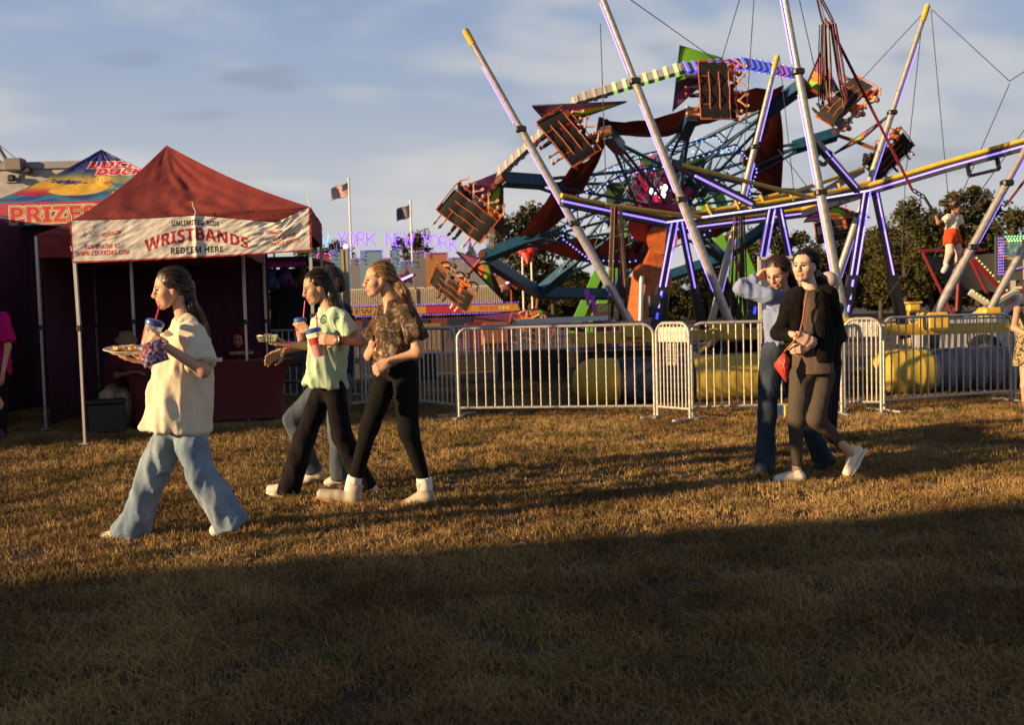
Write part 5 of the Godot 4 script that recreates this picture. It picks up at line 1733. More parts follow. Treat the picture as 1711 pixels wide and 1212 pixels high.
func person_blue(cl: Material, hm: Material, sm: Material) -> void:
	var h := head_at(Vector3(2.006, 1.512, -7.420), Vector3(-0.62, -0.46, 0.64), Vector3(-0.15, 1, 0.1))
	var shR := Vector3(1.940, 1.348, -7.400)
	var elR := Vector3(1.726, 1.409, -7.440)
	var wrR := Vector3(1.854, 1.478, -7.460)
	var shL := Vector3(2.162, 1.327, -7.550)
	var elL := Vector3(2.195, 1.065, -7.580)
	var wrL := Vector3(2.124, 0.863, -7.500)
	var hair := []
	hair.append(cap(hf(h, 0, 0.045, -0.028), hf(h, 0, 0.042, -0.022), 0.082, 0.082))
	hair.append(cap(hf(h, 0, 0.063, 0.006), hf(h, 0, 0.055, -0.02), 0.057, 0.069))
	for e in [-1.0, 1.0]:
		hair.append(cap(hf(h, 0.05 * e, 0.045, 0.01), hf(h, 0.058 * e, -0.01, -0.04), 0.024, 0.028))
	chain(hair, [hf(h, 0, 0.0, -0.08), hf(h, -0.03, -0.07, -0.1), Vector3(2.166, 1.371, -7.500)], [0.055, 0.045, 0.03])
	var sw := []
	sw.append(cap(shR, shL, 0.056, 0.056))
	sw.append(cap(Vector3(2.044, 1.338, -7.470), Vector3(2.033, 1.139, -7.470), 0.085, 0.12))
	sw.append(flt(Vector3(2.034, 1.230, -7.470), Vector3(2.026, 0.958, -7.470), 0.125, 0.118))
	chain(sw, [shR, elR, Vector3(1.854, 1.478, -7.460)], [0.06, 0.052, 0.038], true)
	chain(sw, [shL, elL, Vector3(2.134, 0.890, -7.520)], [0.056, 0.048, 0.038], true)
	var jeans := []
	chain(jeans, [Vector3(1.963, 0.916, -7.440), Vector3(1.911, 0.466, -7.420), Vector3(1.892, 0.022, -7.440)], [0.088, 0.068, 0.074], true)
	chain(jeans, [Vector3(2.123, 0.906, -7.560), Vector3(2.201, 0.450, -7.500), Vector3(2.386, 0.060, -7.580)], [0.088, 0.068, 0.074], true)
	jeans.append(cap(Vector3(1.999, 0.942, -7.440), Vector3(2.066, 0.937, -7.520), 0.095, 0.095))
	var s := {"at": Vector3(1.848, 0.000, -7.305), "head": h, "hair_tone": Color(0.03, 0.012, 0.009), "tone": Color(0.54, 0.32, 0.23),
		"arms": [[shR, elR, wrR], [shL, elL, wrL]],
		"legs": [[Vector3(1.963, 0.916, -7.440), Vector3(1.911, 0.466, -7.420), Vector3(1.892, 0.054, -7.440)], [Vector3(2.123, 0.906, -7.560), Vector3(2.201, 0.450, -7.500), Vector3(2.386, 0.074, -7.580)]],
		"torso": [Vector3(2.028, 0.940, -7.480), Vector3(2.033, 1.184, -7.470), Vector3(2.042, 1.374, -7.460)],
		"hands": [[wrR, Vector3(1.978, 1.548, -7.500) - wrR, Vector3(0.5, -0.2, 0.6), [12, 25, 18], -1.0], [wrL, Vector3(-0.1, -1, 0.1), Vector3(-1, 0, 0.3), [15, 30, 20], 1.0]],
		"layers": [
			["hair", hair, 0.0065, 120.0, hair_col(Color(0.014, 0.006, 0.0045), Color(0.045, 0.016, 0.011)), hm, 0.005, 30.0],
			["jumper", sw, 0.0105, 95.0, plain_col(Color(0.20, 0.255, 0.44), 0.08), cl, 0.026, 6.5],
			["jeans", jeans, 0.012, 95.0, denim(Color(0.022, 0.035, 0.055), Color(0.05, 0.07, 0.1)), cl, 0.016, 5.0],
			["belt", [flt(Vector3(2.033, 0.985, -7.480), Vector3(2.033, 0.944, -7.480), 0.142, 0.142)], 0.008, 120.0, plain_col(Color(0.012, 0.01, 0.009)), cl],
			["shoe", shoe(Vector3(1.940, -0.031, -7.420), Vector3(1.741, -0.034, -7.440), Vector3.UP, 1.1), 0.0075, 110.0, plain_col(Color(0.015, 0.013, 0.012)), sm],
			["shoe", shoe(Vector3(2.469, 0.035, -7.580), Vector3(2.308, -0.010, -7.540), Vector3(0.1, 1, 0), 1.0), 0.0075, 110.0, plain_col(Color(0.015, 0.013, 0.012)), sm],
		]}
	var t := figure("woman in a blue jumper and glasses with one hand raised to her hair", s)
	strands(t, h, [Vector3(2.125, 1.430, -7.480), Vector3(2.157, 1.380, -7.500), Vector3(2.185, 1.316, -7.520)], Color(0.016, 0.007, 0.005), Color(0.07, 0.026, 0.017), 420, 5, 0.02)
	var g := MB.new()
	for e in [-1.0, 1.0]:
		var ring := []
		for i in 16:
			var a := TAU * i / 16.0
			ring.append(hf(h, 0.031 * e + 0.024 * cos(a), 0.002 + 0.02 * sin(a), 0.096 - 0.006 * absf(cos(a))))
		g.tube(ring, 0.002, 5, false, true)
		g.tube([hf(h, 0.055 * e, 0.006, 0.088), hf(h, 0.076 * e, 0.008, -0.005)], 0.002, 5)
	g.tube([hf(h, -0.008, 0.004, 0.1), hf(h, 0.008, 0.004, 0.1)], 0.002, 5)
	obj("glasses", g, mt("glasses frame", 0.03, 0.02, 0.02, 0.3), t)

func person_child(cl: Material, hm: Material, sm: Material) -> void:
	var k := 0.72
	var h := head_at(Vector3(6.518, 2.622, -14.500), Vector3(0.82, -0.1, 0.35), Vector3.UP, 0.86)
	var hair := [cap(hf(h, 0, 0.05, -0.03), hf(h, 0, 0.04, -0.02), 0.085, 0.085)]
	var r := RandomNumberGenerator.new()
	r.seed = 4
	for i in 22:
		var d := Vector3(r.randfn(), absf(r.randfn()) + 0.1, r.randfn()).normalized()
		hair.append(cap(hf(h, 0, 0.05, -0.035) + d * 0.065, hf(h, 0, 0.05, -0.035) + d * r.randf_range(0.085, 0.105), 0.024, 0.016))
	var shirt := [cap(Vector3(6.390, 2.473, -14.450), Vector3(6.584, 2.478, -14.550), 0.05, 0.05), flt(Vector3(6.491, 2.475, -14.500), Vector3(6.455, 2.285, -14.500), 0.085, 0.095)]
	chain(shirt, [Vector3(6.368, 2.462, -14.420), Vector3(6.298, 2.411, -14.400)], [0.055, 0.05], true)
	chain(shirt, [Vector3(6.597, 2.469, -14.560), Vector3(6.641, 2.391, -14.580)], [0.055, 0.05], true)
	var tights := [cap(Vector3(6.433, 2.179, -14.470), Vector3(6.508, 2.182, -14.540), 0.075, 0.075)]
	chain(tights, [Vector3(6.411, 2.143, -14.440), Vector3(6.374, 1.974, -14.360), Vector3(6.348, 1.806, -14.440)], [0.066, 0.052, 0.034])
	chain(tights, [Vector3(6.543, 2.148, -14.560), Vector3(6.585, 1.959, -14.500), Vector3(6.559, 1.807, -14.580)], [0.066, 0.05, 0.034])
	var har := [flt(Vector3(6.473, 2.311, -14.500), Vector3(6.455, 2.189, -14.500), 0.108, 0.108)]
	chain(har, [Vector3(6.411, 2.177, -14.440), Vector3(6.366, 2.079, -14.380)], [0.088, 0.076], true)
	chain(har, [Vector3(6.543, 2.183, -14.560), Vector3(6.560, 2.075, -14.520)], [0.088, 0.076], true)
	var wl := Vector3(6.186, 2.526, -14.400)
	var wr := Vector3(6.720, 2.356, -14.600)
	var s := {"at": Vector3(5.897, 0.000, -13.267), "head": h, "hair_tone": Color(0.02, 0.012, 0.01), "tone": Color(0.3, 0.15, 0.09), "scale": k, "cell": 0.016, "head_cell": 0.008, "hand_cell": 0.007,
		"arms": [[Vector3(6.368, 2.462, -14.420), Vector3(6.212, 2.392, -14.360), wl], [Vector3(6.597, 2.469, -14.560), Vector3(6.676, 2.375, -14.600), wr]],
		"legs": [[Vector3(6.411, 2.143, -14.440), Vector3(6.374, 1.974, -14.360), Vector3(6.339, 1.780, -14.440)], [Vector3(6.543, 2.148, -14.560), Vector3(6.585, 1.959, -14.500), Vector3(6.550, 1.763, -14.580)]],
		"torso": [Vector3(6.455, 2.181, -14.500), Vector3(6.482, 2.354, -14.500), Vector3(6.491, 2.501, -14.500)],
		"hands": [[wl, Vector3(-0.1, 1, 0), Vector3(0.5, 0, -1), [40, 60, 40], 1.0, 0.65], [wr, Vector3(0.6, 0.5, 0.2), Vector3(0, -1, 0), [30, 40, 30], 1.0, 0.65]],
		"layers": [
			["hair", hair, 0.011, 100.0, hair_col(Color(0.012, 0.008, 0.006), Color(0.05, 0.022, 0.012)), hm, 0.01, 20.0],
			["shirt", shirt, 0.013, 95.0, plain_col(Color(0.7, 0.64, 0.54), 0.2, 25.0), cl, 0.012, 9.0],
			["tights", tights, 0.014, 95.0, plain_col(Color(0.62, 0.44, 0.4), 0.06), cl],
			["harness", har, 0.013, 95.0, plain_col(Color(0.5, 0.07, 0.02), 0.35, 30.0), cl, 0.008, 9.0],
			["shoe", shoe(Vector3(6.383, 1.762, -14.460), Vector3(6.286, 1.667, -14.400), Vector3(0.5, 1, 0), 0.8), 0.01, 110.0, plain_col(Color(0.55, 0.5, 0.48)), sm],
			["shoe", shoe(Vector3(6.586, 1.754, -14.600), Vector3(6.506, 1.640, -14.540), Vector3(0.5, 1, 0), 0.8), 0.01, 110.0, plain_col(Color(0.55, 0.5, 0.48)), sm],
		]}
	figure("small child in a white top and red harness bouncing on bungee cords", s)
	var blk := mt("webbing black", 0.015, 0.014, 0.014, 0.7)
	var n := 0
	for q in [[Vector3(6.015, 2.767, -14.360), Vector3(6.316, 2.334, -14.420), Vector3(5.826, 2.868, -14.300)], [Vector3(6.929, 2.785, -14.500), Vector3(6.614, 2.357, -14.580), Vector3(7.211, 2.636, -14.400)]]:
		var t := thing("safety_strap", ["black webbing strap with snap hooks on the child's left in the picture", "black webbing strap with a snap hook on the child's right in the picture"][n], "strap", q[1], "straps of the child's harness")
		var m := MB.new()
		m.tube([q[0], (q[0] as Vector3).lerp(q[1], 0.5) + Vector3(0, -0.01, 0), q[1]], 0.02, 6)
		obj("webbing", m, blk, t)
		for j in 3:
			var c: Vector3 = (q[2] as Vector3).lerp(q[0], (j + 0.5) / 3.0)
			var d: Vector3 = (q[0] - q[2]).normalized()
			var L: float = (q[0] - q[2]).length() / 3.0
			var x := d.cross(Vector3.BACK)
			var ring := []
			for i in 12:
				var a := TAU * i / 12.0
				ring.append(c + d * cos(a) * L * 0.6 + x * sin(a) * L * 0.3)
			var rm := MB.new()
			rm.tube(ring, 0.011, 5, false, true)
			obj("snap_hook", rm, mt("hook steel", 0.12, 0.12, 0.13, 0.35, 0.8), t)
		n += 1

func small_people(cl: Material, hm: Material, sm: Material) -> void:
	# person in a pink shirt at the left edge
	var h := head_at(Vector3(-5.717, 1.638, -10.900), Vector3(0.3, 0, 0.9))
	var s := {"at": Vector3(-6.284, 0.000, -11.863), "head": h, "hair_tone": Color(0.03, 0.02, 0.015), "cell": 0.018, "head_cell": 0.008, "hand_cell": 0.008,
		"arms": [[Vector3(-5.549, 1.338, -10.850), Vector3(-5.500, 1.043, -10.800), Vector3(-5.542, 0.772, -10.750)], [Vector3(-5.905, 1.347, -10.950), Vector3(-5.934, 1.051, -10.900), Vector3(-5.869, 0.774, -10.850)]],
		"legs": [[Vector3(-5.647, 0.749, -10.850), Vector3(-5.632, 0.422, -10.800), Vector3(-5.668, 0.107, -10.850)], [Vector3(-5.845, 0.748, -10.950), Vector3(-5.836, 0.419, -10.900), Vector3(-5.880, 0.101, -10.950)]],
		"torso": [Vector3(-5.751, 0.768, -10.900), Vector3(-5.729, 1.178, -10.900), Vector3(-5.719, 1.474, -10.900)],
		"hands": [[Vector3(-5.542, 0.772, -10.750), Vector3(-0.1, -1, 0.1), Vector3(-1, 0, 0), [15, 25, 20], 1.0], [Vector3(-5.869, 0.774, -10.850), Vector3(0.1, -1, 0.1), Vector3(1, 0, 0), [15, 25, 20], -1.0]],
		"layers": [
			["cap", [cap(hf(h, 0, 0.06, -0.02), hf(h, 0, 0.05, 0.0), 0.085, 0.08), cap(hf(h, 0, 0.03, 0.09), hf(h, 0, 0.02, 0.15), 0.03, 0.02)], 0.011, 110.0, plain_col(Color(0.015, 0.014, 0.015)), cl],
			["shirt", [cap(Vector3(-5.580, 1.352, -10.860), Vector3(-5.872, 1.359, -10.940), 0.075, 0.075), flt(Vector3(-5.720, 1.342, -10.900), Vector3(-5.739, 0.741, -10.900), 0.17, 0.19), [Vector3(-5.563, 1.339, -10.850), Vector3(-5.498, 1.095, -10.800), 0.08, 0.085, 2, Vector3.ZERO, 1.0], [Vector3(-5.905, 1.347, -10.950), Vector3(-5.931, 1.104, -10.900), 0.08, 0.085, 2, Vector3.ZERO, 1.0]], 0.016, 80.0, plain_col(Color(0.42, 0.01, 0.14)), cl, 0.02, 5.0],
			["trousers", [[Vector3(-5.647, 0.749, -10.850), Vector3(-5.669, 0.081, -10.850), 0.1, 0.08, 2, Vector3.ZERO, 1.0], [Vector3(-5.845, 0.748, -10.950), Vector3(-5.882, 0.074, -10.950), 0.1, 0.08, 2, Vector3.ZERO, 1.0]], 0.018, 90.0, plain_col(Color(0.012, 0.011, 0.012)), cl, 0.012, 5.0],
			["shoe", shoe(Vector3(-5.722, 0.070, -10.950), Vector3(-5.554, 0.057, -10.650), Vector3.UP, 1.0), 0.012, 110.0, plain_col(Color(0.04, 0.04, 0.04)), sm],
			["shoe", shoe(Vector3(-5.935, 0.063, -11.050), Vector3(-5.764, 0.050, -10.750), Vector3.UP, 1.0), 0.012, 110.0, plain_col(Color(0.04, 0.04, 0.04)), sm],
		]}
	figure("person in a pink t-shirt and black trousers at the left edge", s)
	# woman with her back turned at the right edge
	var h2 := head_at(Vector3(5.734, 1.382, -10.900), Vector3(0.5, 0, -0.85))
	var pat := func(p: Vector3, _n: Vector3) -> Color:
		var a := nz.get_noise_3dv(p * 32.0)
		return Color(0.04, 0.035, 0.025) if a > 0.02 else Color(0.36, 0.29, 0.17)
	var s2 := {"at": Vector3(5.940, 0.000, -11.292), "head": h2, "hair_tone": Color(0.06, 0.02, 0.012), "cell": 0.016, "head_cell": 0.008, "hand_cell": 0.008, "tone": Color(0.5, 0.28, 0.18),
		"arms": [[Vector3(5.561, 1.156, -10.860), Vector3(5.447, 0.958, -10.700), Vector3(5.511, 0.882, -10.550)], [Vector3(5.919, 1.147, -10.950), Vector3(5.945, 0.888, -10.900), Vector3(5.826, 0.658, -10.800)]],
		"legs": [[Vector3(5.647, 0.607, -10.860), Vector3(5.626, 0.313, -10.820), Vector3(5.647, 0.104, -10.860)], [Vector3(5.833, 0.598, -10.950), Vector3(5.817, 0.300, -10.920), Vector3(5.833, 0.090, -10.950)]],
		"torso": [Vector3(5.734, 0.669, -10.900), Vector3(5.734, 0.967, -10.900), Vector3(5.734, 1.237, -10.900)],
		"hands": [[Vector3(5.511, 0.882, -10.550), Vector3(1, 0.1, -0.2), Vector3(0, 0, -1), [25, 40, 30], 1.0], [Vector3(5.826, 0.658, -10.800), Vector3(0, -1, 0), Vector3(-1, 0, 0), [15, 25, 20], 1.0]],
		"layers": [
			["hair", [cap(hf(h2, 0, 0.05, -0.03), hf(h2, 0, 0.04, -0.02), 0.087, 0.087), cap(hf(h2, 0, 0.0, -0.06), Vector3(5.734, 1.132, -10.950), 0.08, 0.05)], 0.009, 100.0, hair_col(Color(0.04, 0.014, 0.009), Color(0.13, 0.045, 0.025)), hm, 0.01, 14.0],
			["dress", [flt(Vector3(5.734, 1.132, -10.900), Vector3(5.734, 0.868, -10.900), 0.15, 0.13), flt(Vector3(5.734, 0.901, -10.900), Vector3(5.734, 0.523, -10.900), 0.14, 0.19)], 0.0125, 90.0, pat, cl, 0.014, 6.0],
			["sandal", shoe(Vector3(5.605, 0.073, -10.780), Vector3(5.757, 0.018, -11.020), Vector3.UP, 0.9), 0.012, 110.0, plain_col(Color(0.2, 0.1, 0.05)), sm],
			["sandal", shoe(Vector3(5.786, 0.060, -10.860), Vector3(5.940, 0.005, -11.100), Vector3.UP, 0.9), 0.012, 110.0, plain_col(Color(0.2, 0.1, 0.05)), sm],
		]}
	figure("woman in a sleeveless patterned dress at the right edge", s2)
	# seated person in a bucket hat
	var h3 := head_at(Vector3(-4.748, 1.032, -12.200), Vector3(0.3, -0.35, 0.8))
	var s3 := {"at": Vector3(-4.643, 0.000, -11.498), "head": h3, "hair_tone": Color(0.02, 0.015, 0.012), "cell": 0.018, "head_cell": 0.009, "hand_cell": 0.009, "tone": Color(0.22, 0.12, 0.08),
		"arms": [[Vector3(-4.901, 0.816, -12.150), Vector3(-4.786, 0.634, -11.950), Vector3(-4.557, 0.678, -11.850)], [Vector3(-4.780, 0.813, -12.450), Vector3(-4.635, 0.601, -12.400), Vector3(-4.461, 0.689, -12.100)]],
		"legs": [[Vector3(-4.980, 0.414, -12.300), Vector3(-4.887, 0.398, -11.850), Vector3(-4.760, 0.033, -11.850)], [Vector3(-4.940, 0.397, -12.500), Vector3(-4.751, 0.355, -12.050), Vector3(-4.684, 0.002, -12.100)]],
		"torso": [Vector3(-4.973, 0.459, -12.400), Vector3(-4.888, 0.731, -12.350), Vector3(-4.816, 0.882, -12.280)],
		"hands": [[Vector3(-4.557, 0.678, -11.850), Vector3(1, 0, 0.2), Vector3(0, -1, 0), [15, 25, 20], 1.0], [Vector3(-4.461, 0.689, -12.100), Vector3(1, 0, 0.2), Vector3(0, -1, 0), [15, 25, 20], 1.0]],
		"layers": [
			["bucket_hat", [flt(hf(h3, 0, 0.04, -0.01), hf(h3, 0, 0.125, -0.015), 0.1, 0.075), flt(hf(h3, 0, 0.025, 0.0), hf(h3, 0, 0.045, 0.0), 0.145, 0.11)], 0.01, 120.0, plain_col(Color(0.22, 0.17, 0.11)), cl],
			["shirt", [cap(Vector3(-4.894, 0.815, -12.170), Vector3(-4.787, 0.814, -12.430), 0.075, 0.075), cap(Vector3(-4.886, 0.776, -12.350), Vector3(-4.972, 0.482, -12.400), 0.15, 0.15), [Vector3(-4.901, 0.816, -12.150), Vector3(-4.793, 0.647, -11.970), 0.07, 0.065, 2, Vector3.ZERO, 1.0]], 0.016, 80.0, plain_col(Color(0.10, 0.012, 0.018)), cl, 0.014, 5.0],
			["trousers", [cap(Vector3(-4.980, 0.414, -12.300), Vector3(-4.881, 0.396, -11.870), 0.1, 0.085), [Vector3(-4.887, 0.398, -11.850), Vector3(-4.759, 0.062, -11.850), 0.08, 0.075, 2, Vector3.ZERO, 1.0], cap(Vector3(-4.940, 0.397, -12.500), Vector3(-4.763, 0.353, -12.080), 0.1, 0.085), [Vector3(-4.751, 0.355, -12.050), Vector3(-4.683, 0.031, -12.100), 0.08, 0.075, 2, Vector3.ZERO, 1.0]], 0.016, 80.0, plain_col(Color(0.32, 0.24, 0.16)), cl, 0.016, 5.0],
			["boot", shoe(Vector3(-4.803, -0.036, -11.950), Vector3(-4.675, -0.062, -11.660), Vector3.UP, 1.1, 0.15), 0.013, 100.0, plain_col(Color(0.03, 0.02, 0.015)), sm],
			["boot", shoe(Vector3(-4.725, -0.054, -12.200), Vector3(-4.590, -0.082, -11.920), Vector3.UP, 1.1, 0.15), 0.013, 100.0, plain_col(Color(0.03, 0.02, 0.015)), sm],
		]}
	figure("seated person in a bucket hat and khaki trousers at the table's left end", s3)
	folding_chair(Vector3(-5.048, 0.362, -12.500) * Vector3(1, 0, 1), "black folding chair under the person in the bucket hat")
	# seated person in a red hoodie
	var h4 := head_at(Vector3(-3.606, 1.005, -13.100), Vector3(-0.1, -0.2, 0.95))
	var s4 := {"at": Vector3(-3.480, 0.000, -12.629), "head": h4, "hair_tone": Color(0.02, 0.015, 0.012), "cell": 0.018, "head_cell": 0.009, "hand_cell": 0.009, "tone": Color(0.25, 0.14, 0.09),
		"arms": [[Vector3(-3.774, 0.779, -13.100), Vector3(-3.819, 0.593, -12.900), Vector3(-3.634, 0.680, -12.650)], [Vector3(-3.409, 0.769, -13.100), Vector3(-3.255, 0.578, -12.900), Vector3(-3.281, 0.671, -12.650)]],
		"legs": [[Vector3(-3.682, 0.358, -13.050), Vector3(-3.587, 0.348, -12.650), Vector3(-3.615, -0.004, -12.700)], [Vector3(-3.492, 0.353, -13.050), Vector3(-3.371, 0.342, -12.650), Vector3(-3.414, -0.010, -12.700)]],
		"torso": [Vector3(-3.599, 0.392, -13.100), Vector3(-3.590, 0.631, -13.100), Vector3(-3.597, 0.830, -13.100)],
		"hands": [[Vector3(-3.634, 0.680, -12.650), Vector3(0.6, 0, 0.7), Vector3(0, -1, 0), [15, 25, 20], -1.0], [Vector3(-3.281, 0.671, -12.650), Vector3(-0.6, 0, 0.7), Vector3(0, -1, 0), [15, 25, 20], 1.0]],
		"layers": [
			["hood", [cap(hf(h4, 0, 0.05, -0.045), hf(h4, 0, 0.02, -0.05), 0.105, 0.1), cap(hf(h4, 0, -0.09, -0.05), hf(h4, 0, -0.1, 0.0), 0.09, 0.085), cap(hf(h4, 0, 0.1, 0.0), hf(h4, 0, 0.09, -0.02), 0.05, 0.06), cap(hf(h4, 0.085, 0.02, 0.01), hf(h4, 0.075, -0.07, 0.0), 0.025, 0.035), cap(hf(h4, -0.085, 0.02, 0.01), hf(h4, -0.075, -0.07, 0.0), 0.025, 0.035)], 0.011, 100.0, plain_col(Color(0.085, 0.005, 0.009)), cl, 0.01, 8.0],
			["hoodie", [cap(Vector3(-3.758, 0.778, -13.100), Vector3(-3.425, 0.769, -13.100), 0.085, 0.085), cap(Vector3(-3.585, 0.750, -13.100), Vector3(-3.599, 0.392, -13.100), 0.17, 0.18), cap(Vector3(-3.774, 0.779, -13.100), Vector3(-3.819, 0.593, -12.900), 0.075, 0.068), cap(Vector3(-3.819, 0.593, -12.900), Vector3(-3.658, 0.672, -12.680), 0.065, 0.05), cap(Vector3(-3.409, 0.769, -13.100), Vector3(-3.255, 0.578, -12.900), 0.075, 0.068), cap(Vector3(-3.255, 0.578, -12.900), Vector3(-3.274, 0.661, -12.680), 0.065, 0.05)], 0.016, 80.0, plain_col(Color(0.085, 0.005, 0.009)), cl, 0.014, 5.0],
			["trousers", [cap(Vector3(-3.682, 0.358, -13.050), Vector3(-3.587, 0.348, -12.650), 0.1, 0.085), cap(Vector3(-3.587, 0.348, -12.650), Vector3(-3.615, -0.004, -12.700), 0.08, 0.06), cap(Vector3(-3.492, 0.353, -13.050), Vector3(-3.371, 0.342, -12.650), 0.1, 0.085), cap(Vector3(-3.371, 0.342, -12.650), Vector3(-3.414, -0.010, -12.700), 0.08, 0.06)], 0.02, 80.0, plain_col(Color(0.02, 0.02, 0.025)), cl],
			["shoe", shoe(Vector3(-3.430, -0.061, -12.750), Vector3(-3.352, -0.091, -12.450), Vector3.UP, 1.0), 0.013, 110.0, plain_col(Color(0.12, 0.11, 0.1)), sm],
			["shoe", shoe(Vector3(-3.631, -0.056, -12.750), Vector3(-3.548, -0.085, -12.450), Vector3.UP, 1.0), 0.013, 110.0, plain_col(Color(0.12, 0.11, 0.1)), sm],
		]}
	var t4 := figure("seated person in a dark red hoodie behind the covered table", s4)
	var tx := text_tris("COLERIDES.COM")
	var tm := MB.new()
	var c := Vector3(-3.677, 0.857, -12.880)
	for i in range(0, tx.size(), 3):
		var q := []
		for j in 3: q.append(c + Vector3(tx[i + j].x * 0.31, -tx[i + j].y * 0.038, 0))
		tm.tri(q[0], q[1], q[2])
	obj("chest_lettering", tm, mt("print white", 0.6, 0.57, 0.52, 0.8), t4)
	folding_chair(Vector3(-3.646, 0.260, -13.250) * Vector3(1, 0, 1), "black folding chair under the person in the red hoodie")
	folding_chair(Vector3(-2.970, 0.272, -12.900) * Vector3(1, 0, 1), "empty black folding chair at the right end of the red table")
	# someone in a pale cap behind the couple
	var h5 := head_at(Vector3(3.034, 1.442, -9.400), Vector3(0.7, 0, -0.6), Vector3.UP, 0.95)
	var s5 := {"at": Vector3(2.957, 0.000, -9.208), "head": h5, "hair_tone": Color(0.03, 0.02, 0.015), "cell": 0.02, "head_cell": 0.008, "hand_cell": 0.01, "tone": Color(0.5, 0.28, 0.18),
		"arms": [[Vector3(2.918, 1.235, -9.400), Vector3(2.904, 0.979, -9.400), Vector3(2.924, 0.751, -9.400)], [Vector3(3.123, 1.230, -9.400), Vector3(3.131, 0.971, -9.500), Vector3(3.071, 0.742, -9.500)]],
		"legs": [[Vector3(2.954, 0.724, -9.350), Vector3(2.950, 0.354, -9.350), Vector3(2.962, 0.050, -9.400)], [Vector3(3.066, 0.716, -9.450), Vector3(3.050, 0.342, -9.450), Vector3(3.052, 0.035, -9.500)]],
		"torso": [Vector3(3.010, 0.748, -9.400), Vector3(3.018, 1.033, -9.400), Vector3(3.027, 1.306, -9.400)],
		"hands": [[Vector3(2.924, 0.751, -9.400), Vector3(0, -1, 0), Vector3(1, 0, 0), [15, 25, 20], 1.0], [Vector3(3.071, 0.742, -9.500), Vector3(0, -1, 0), Vector3(-1, 0, 0), [15, 25, 20], 1.0]],
		"layers": [
			["cap", [cap(hf(h5, 0, 0.055, -0.02), hf(h5, 0, 0.045, 0.0), 0.086, 0.082), cap(hf(h5, 0, 0.025, 0.09), hf(h5, 0, 0.015, 0.15), 0.03, 0.02)], 0.009, 110.0, plain_col(Color(0.42, 0.38, 0.33)), cl],
			["shirt", [cap(Vector3(2.941, 1.235, -9.400), Vector3(3.100, 1.230, -9.400), 0.065, 0.065), flt(Vector3(3.021, 1.232, -9.400), Vector3(3.009, 0.720, -9.400), 0.12, 0.12)], 0.02, 80.0, plain_col(Color(0.05, 0.05, 0.06)), cl],
			["trousers", [[Vector3(2.954, 0.724, -9.350), Vector3(2.962, 0.015, -9.400), 0.09, 0.06, 2, Vector3.ZERO, 1.0], [Vector3(3.066, 0.716, -9.450), Vector3(3.051, 0.000, -9.500), 0.09, 0.06, 2, Vector3.ZERO, 1.0]], 0.02, 90.0, plain_col(Color(0.02, 0.02, 0.03)), cl],
		]}
	figure("person in a pale cap hidden behind the woman in the black jacket", s5)

func folding_chair(p: Vector3, label: String) -> void:
	var t := thing("folding_chair", label, "chair", p, "folding chairs at the red table")
	var blk := mt("chair black", 0.014, 0.013, 0.013, 0.5)
	var s := MB.new()
	s.rbox(Transform3D(Basis(), p + Vector3(0, 0.44, 0)), Vector3(0.4, 0.03, 0.38), 0.012)
	obj("seat", s, blk, t)
	var b := MB.new()
	b.rbox(Transform3D(Basis(Vector3.RIGHT, -0.12), p + Vector3(0, 0.74, -0.22)), Vector3(0.42, 0.22, 0.025), 0.012)
	obj("backrest", b, blk, t)
	for e in [-0.21, 0.21]:
		var l := MB.new()
		l.tube([p + Vector3(e, 0, 0.22), p + Vector3(e, 0.44, 0.02), p + Vector3(e, 0.84, -0.24)], 0.012, 6)
		obj("leg", l, blk, t)
		var l2 := MB.new()
		l2.tube([p + Vector3(e * 0.92, 0, -0.24), p + Vector3(e * 0.92, 0.42, 0.12)], 0.012, 6)
		obj("leg", l2, blk, t)

# ---------------------------------------------------------------- rides
func led(mb: MB, a: Vector3, b: Vector3, r := 0.018) -> void:
	mb.cyl(a, b, r, 6)

func bulbs(mb: MB, pts: Array, step: float, r: float) -> void:
	for i in pts.size() - 1:
		var a: Vector3 = pts[i]
		var b: Vector3 = pts[i + 1]
		var m := maxi(1, int((b - a).length() / step))
		for k in m: mb.ball(a.lerp(b, (k + 0.5) / m), r, 4)

func make_rides() -> void:
	make_bungee()
	make_glider()

var violet: StandardMaterial3D
var white_led: StandardMaterial3D

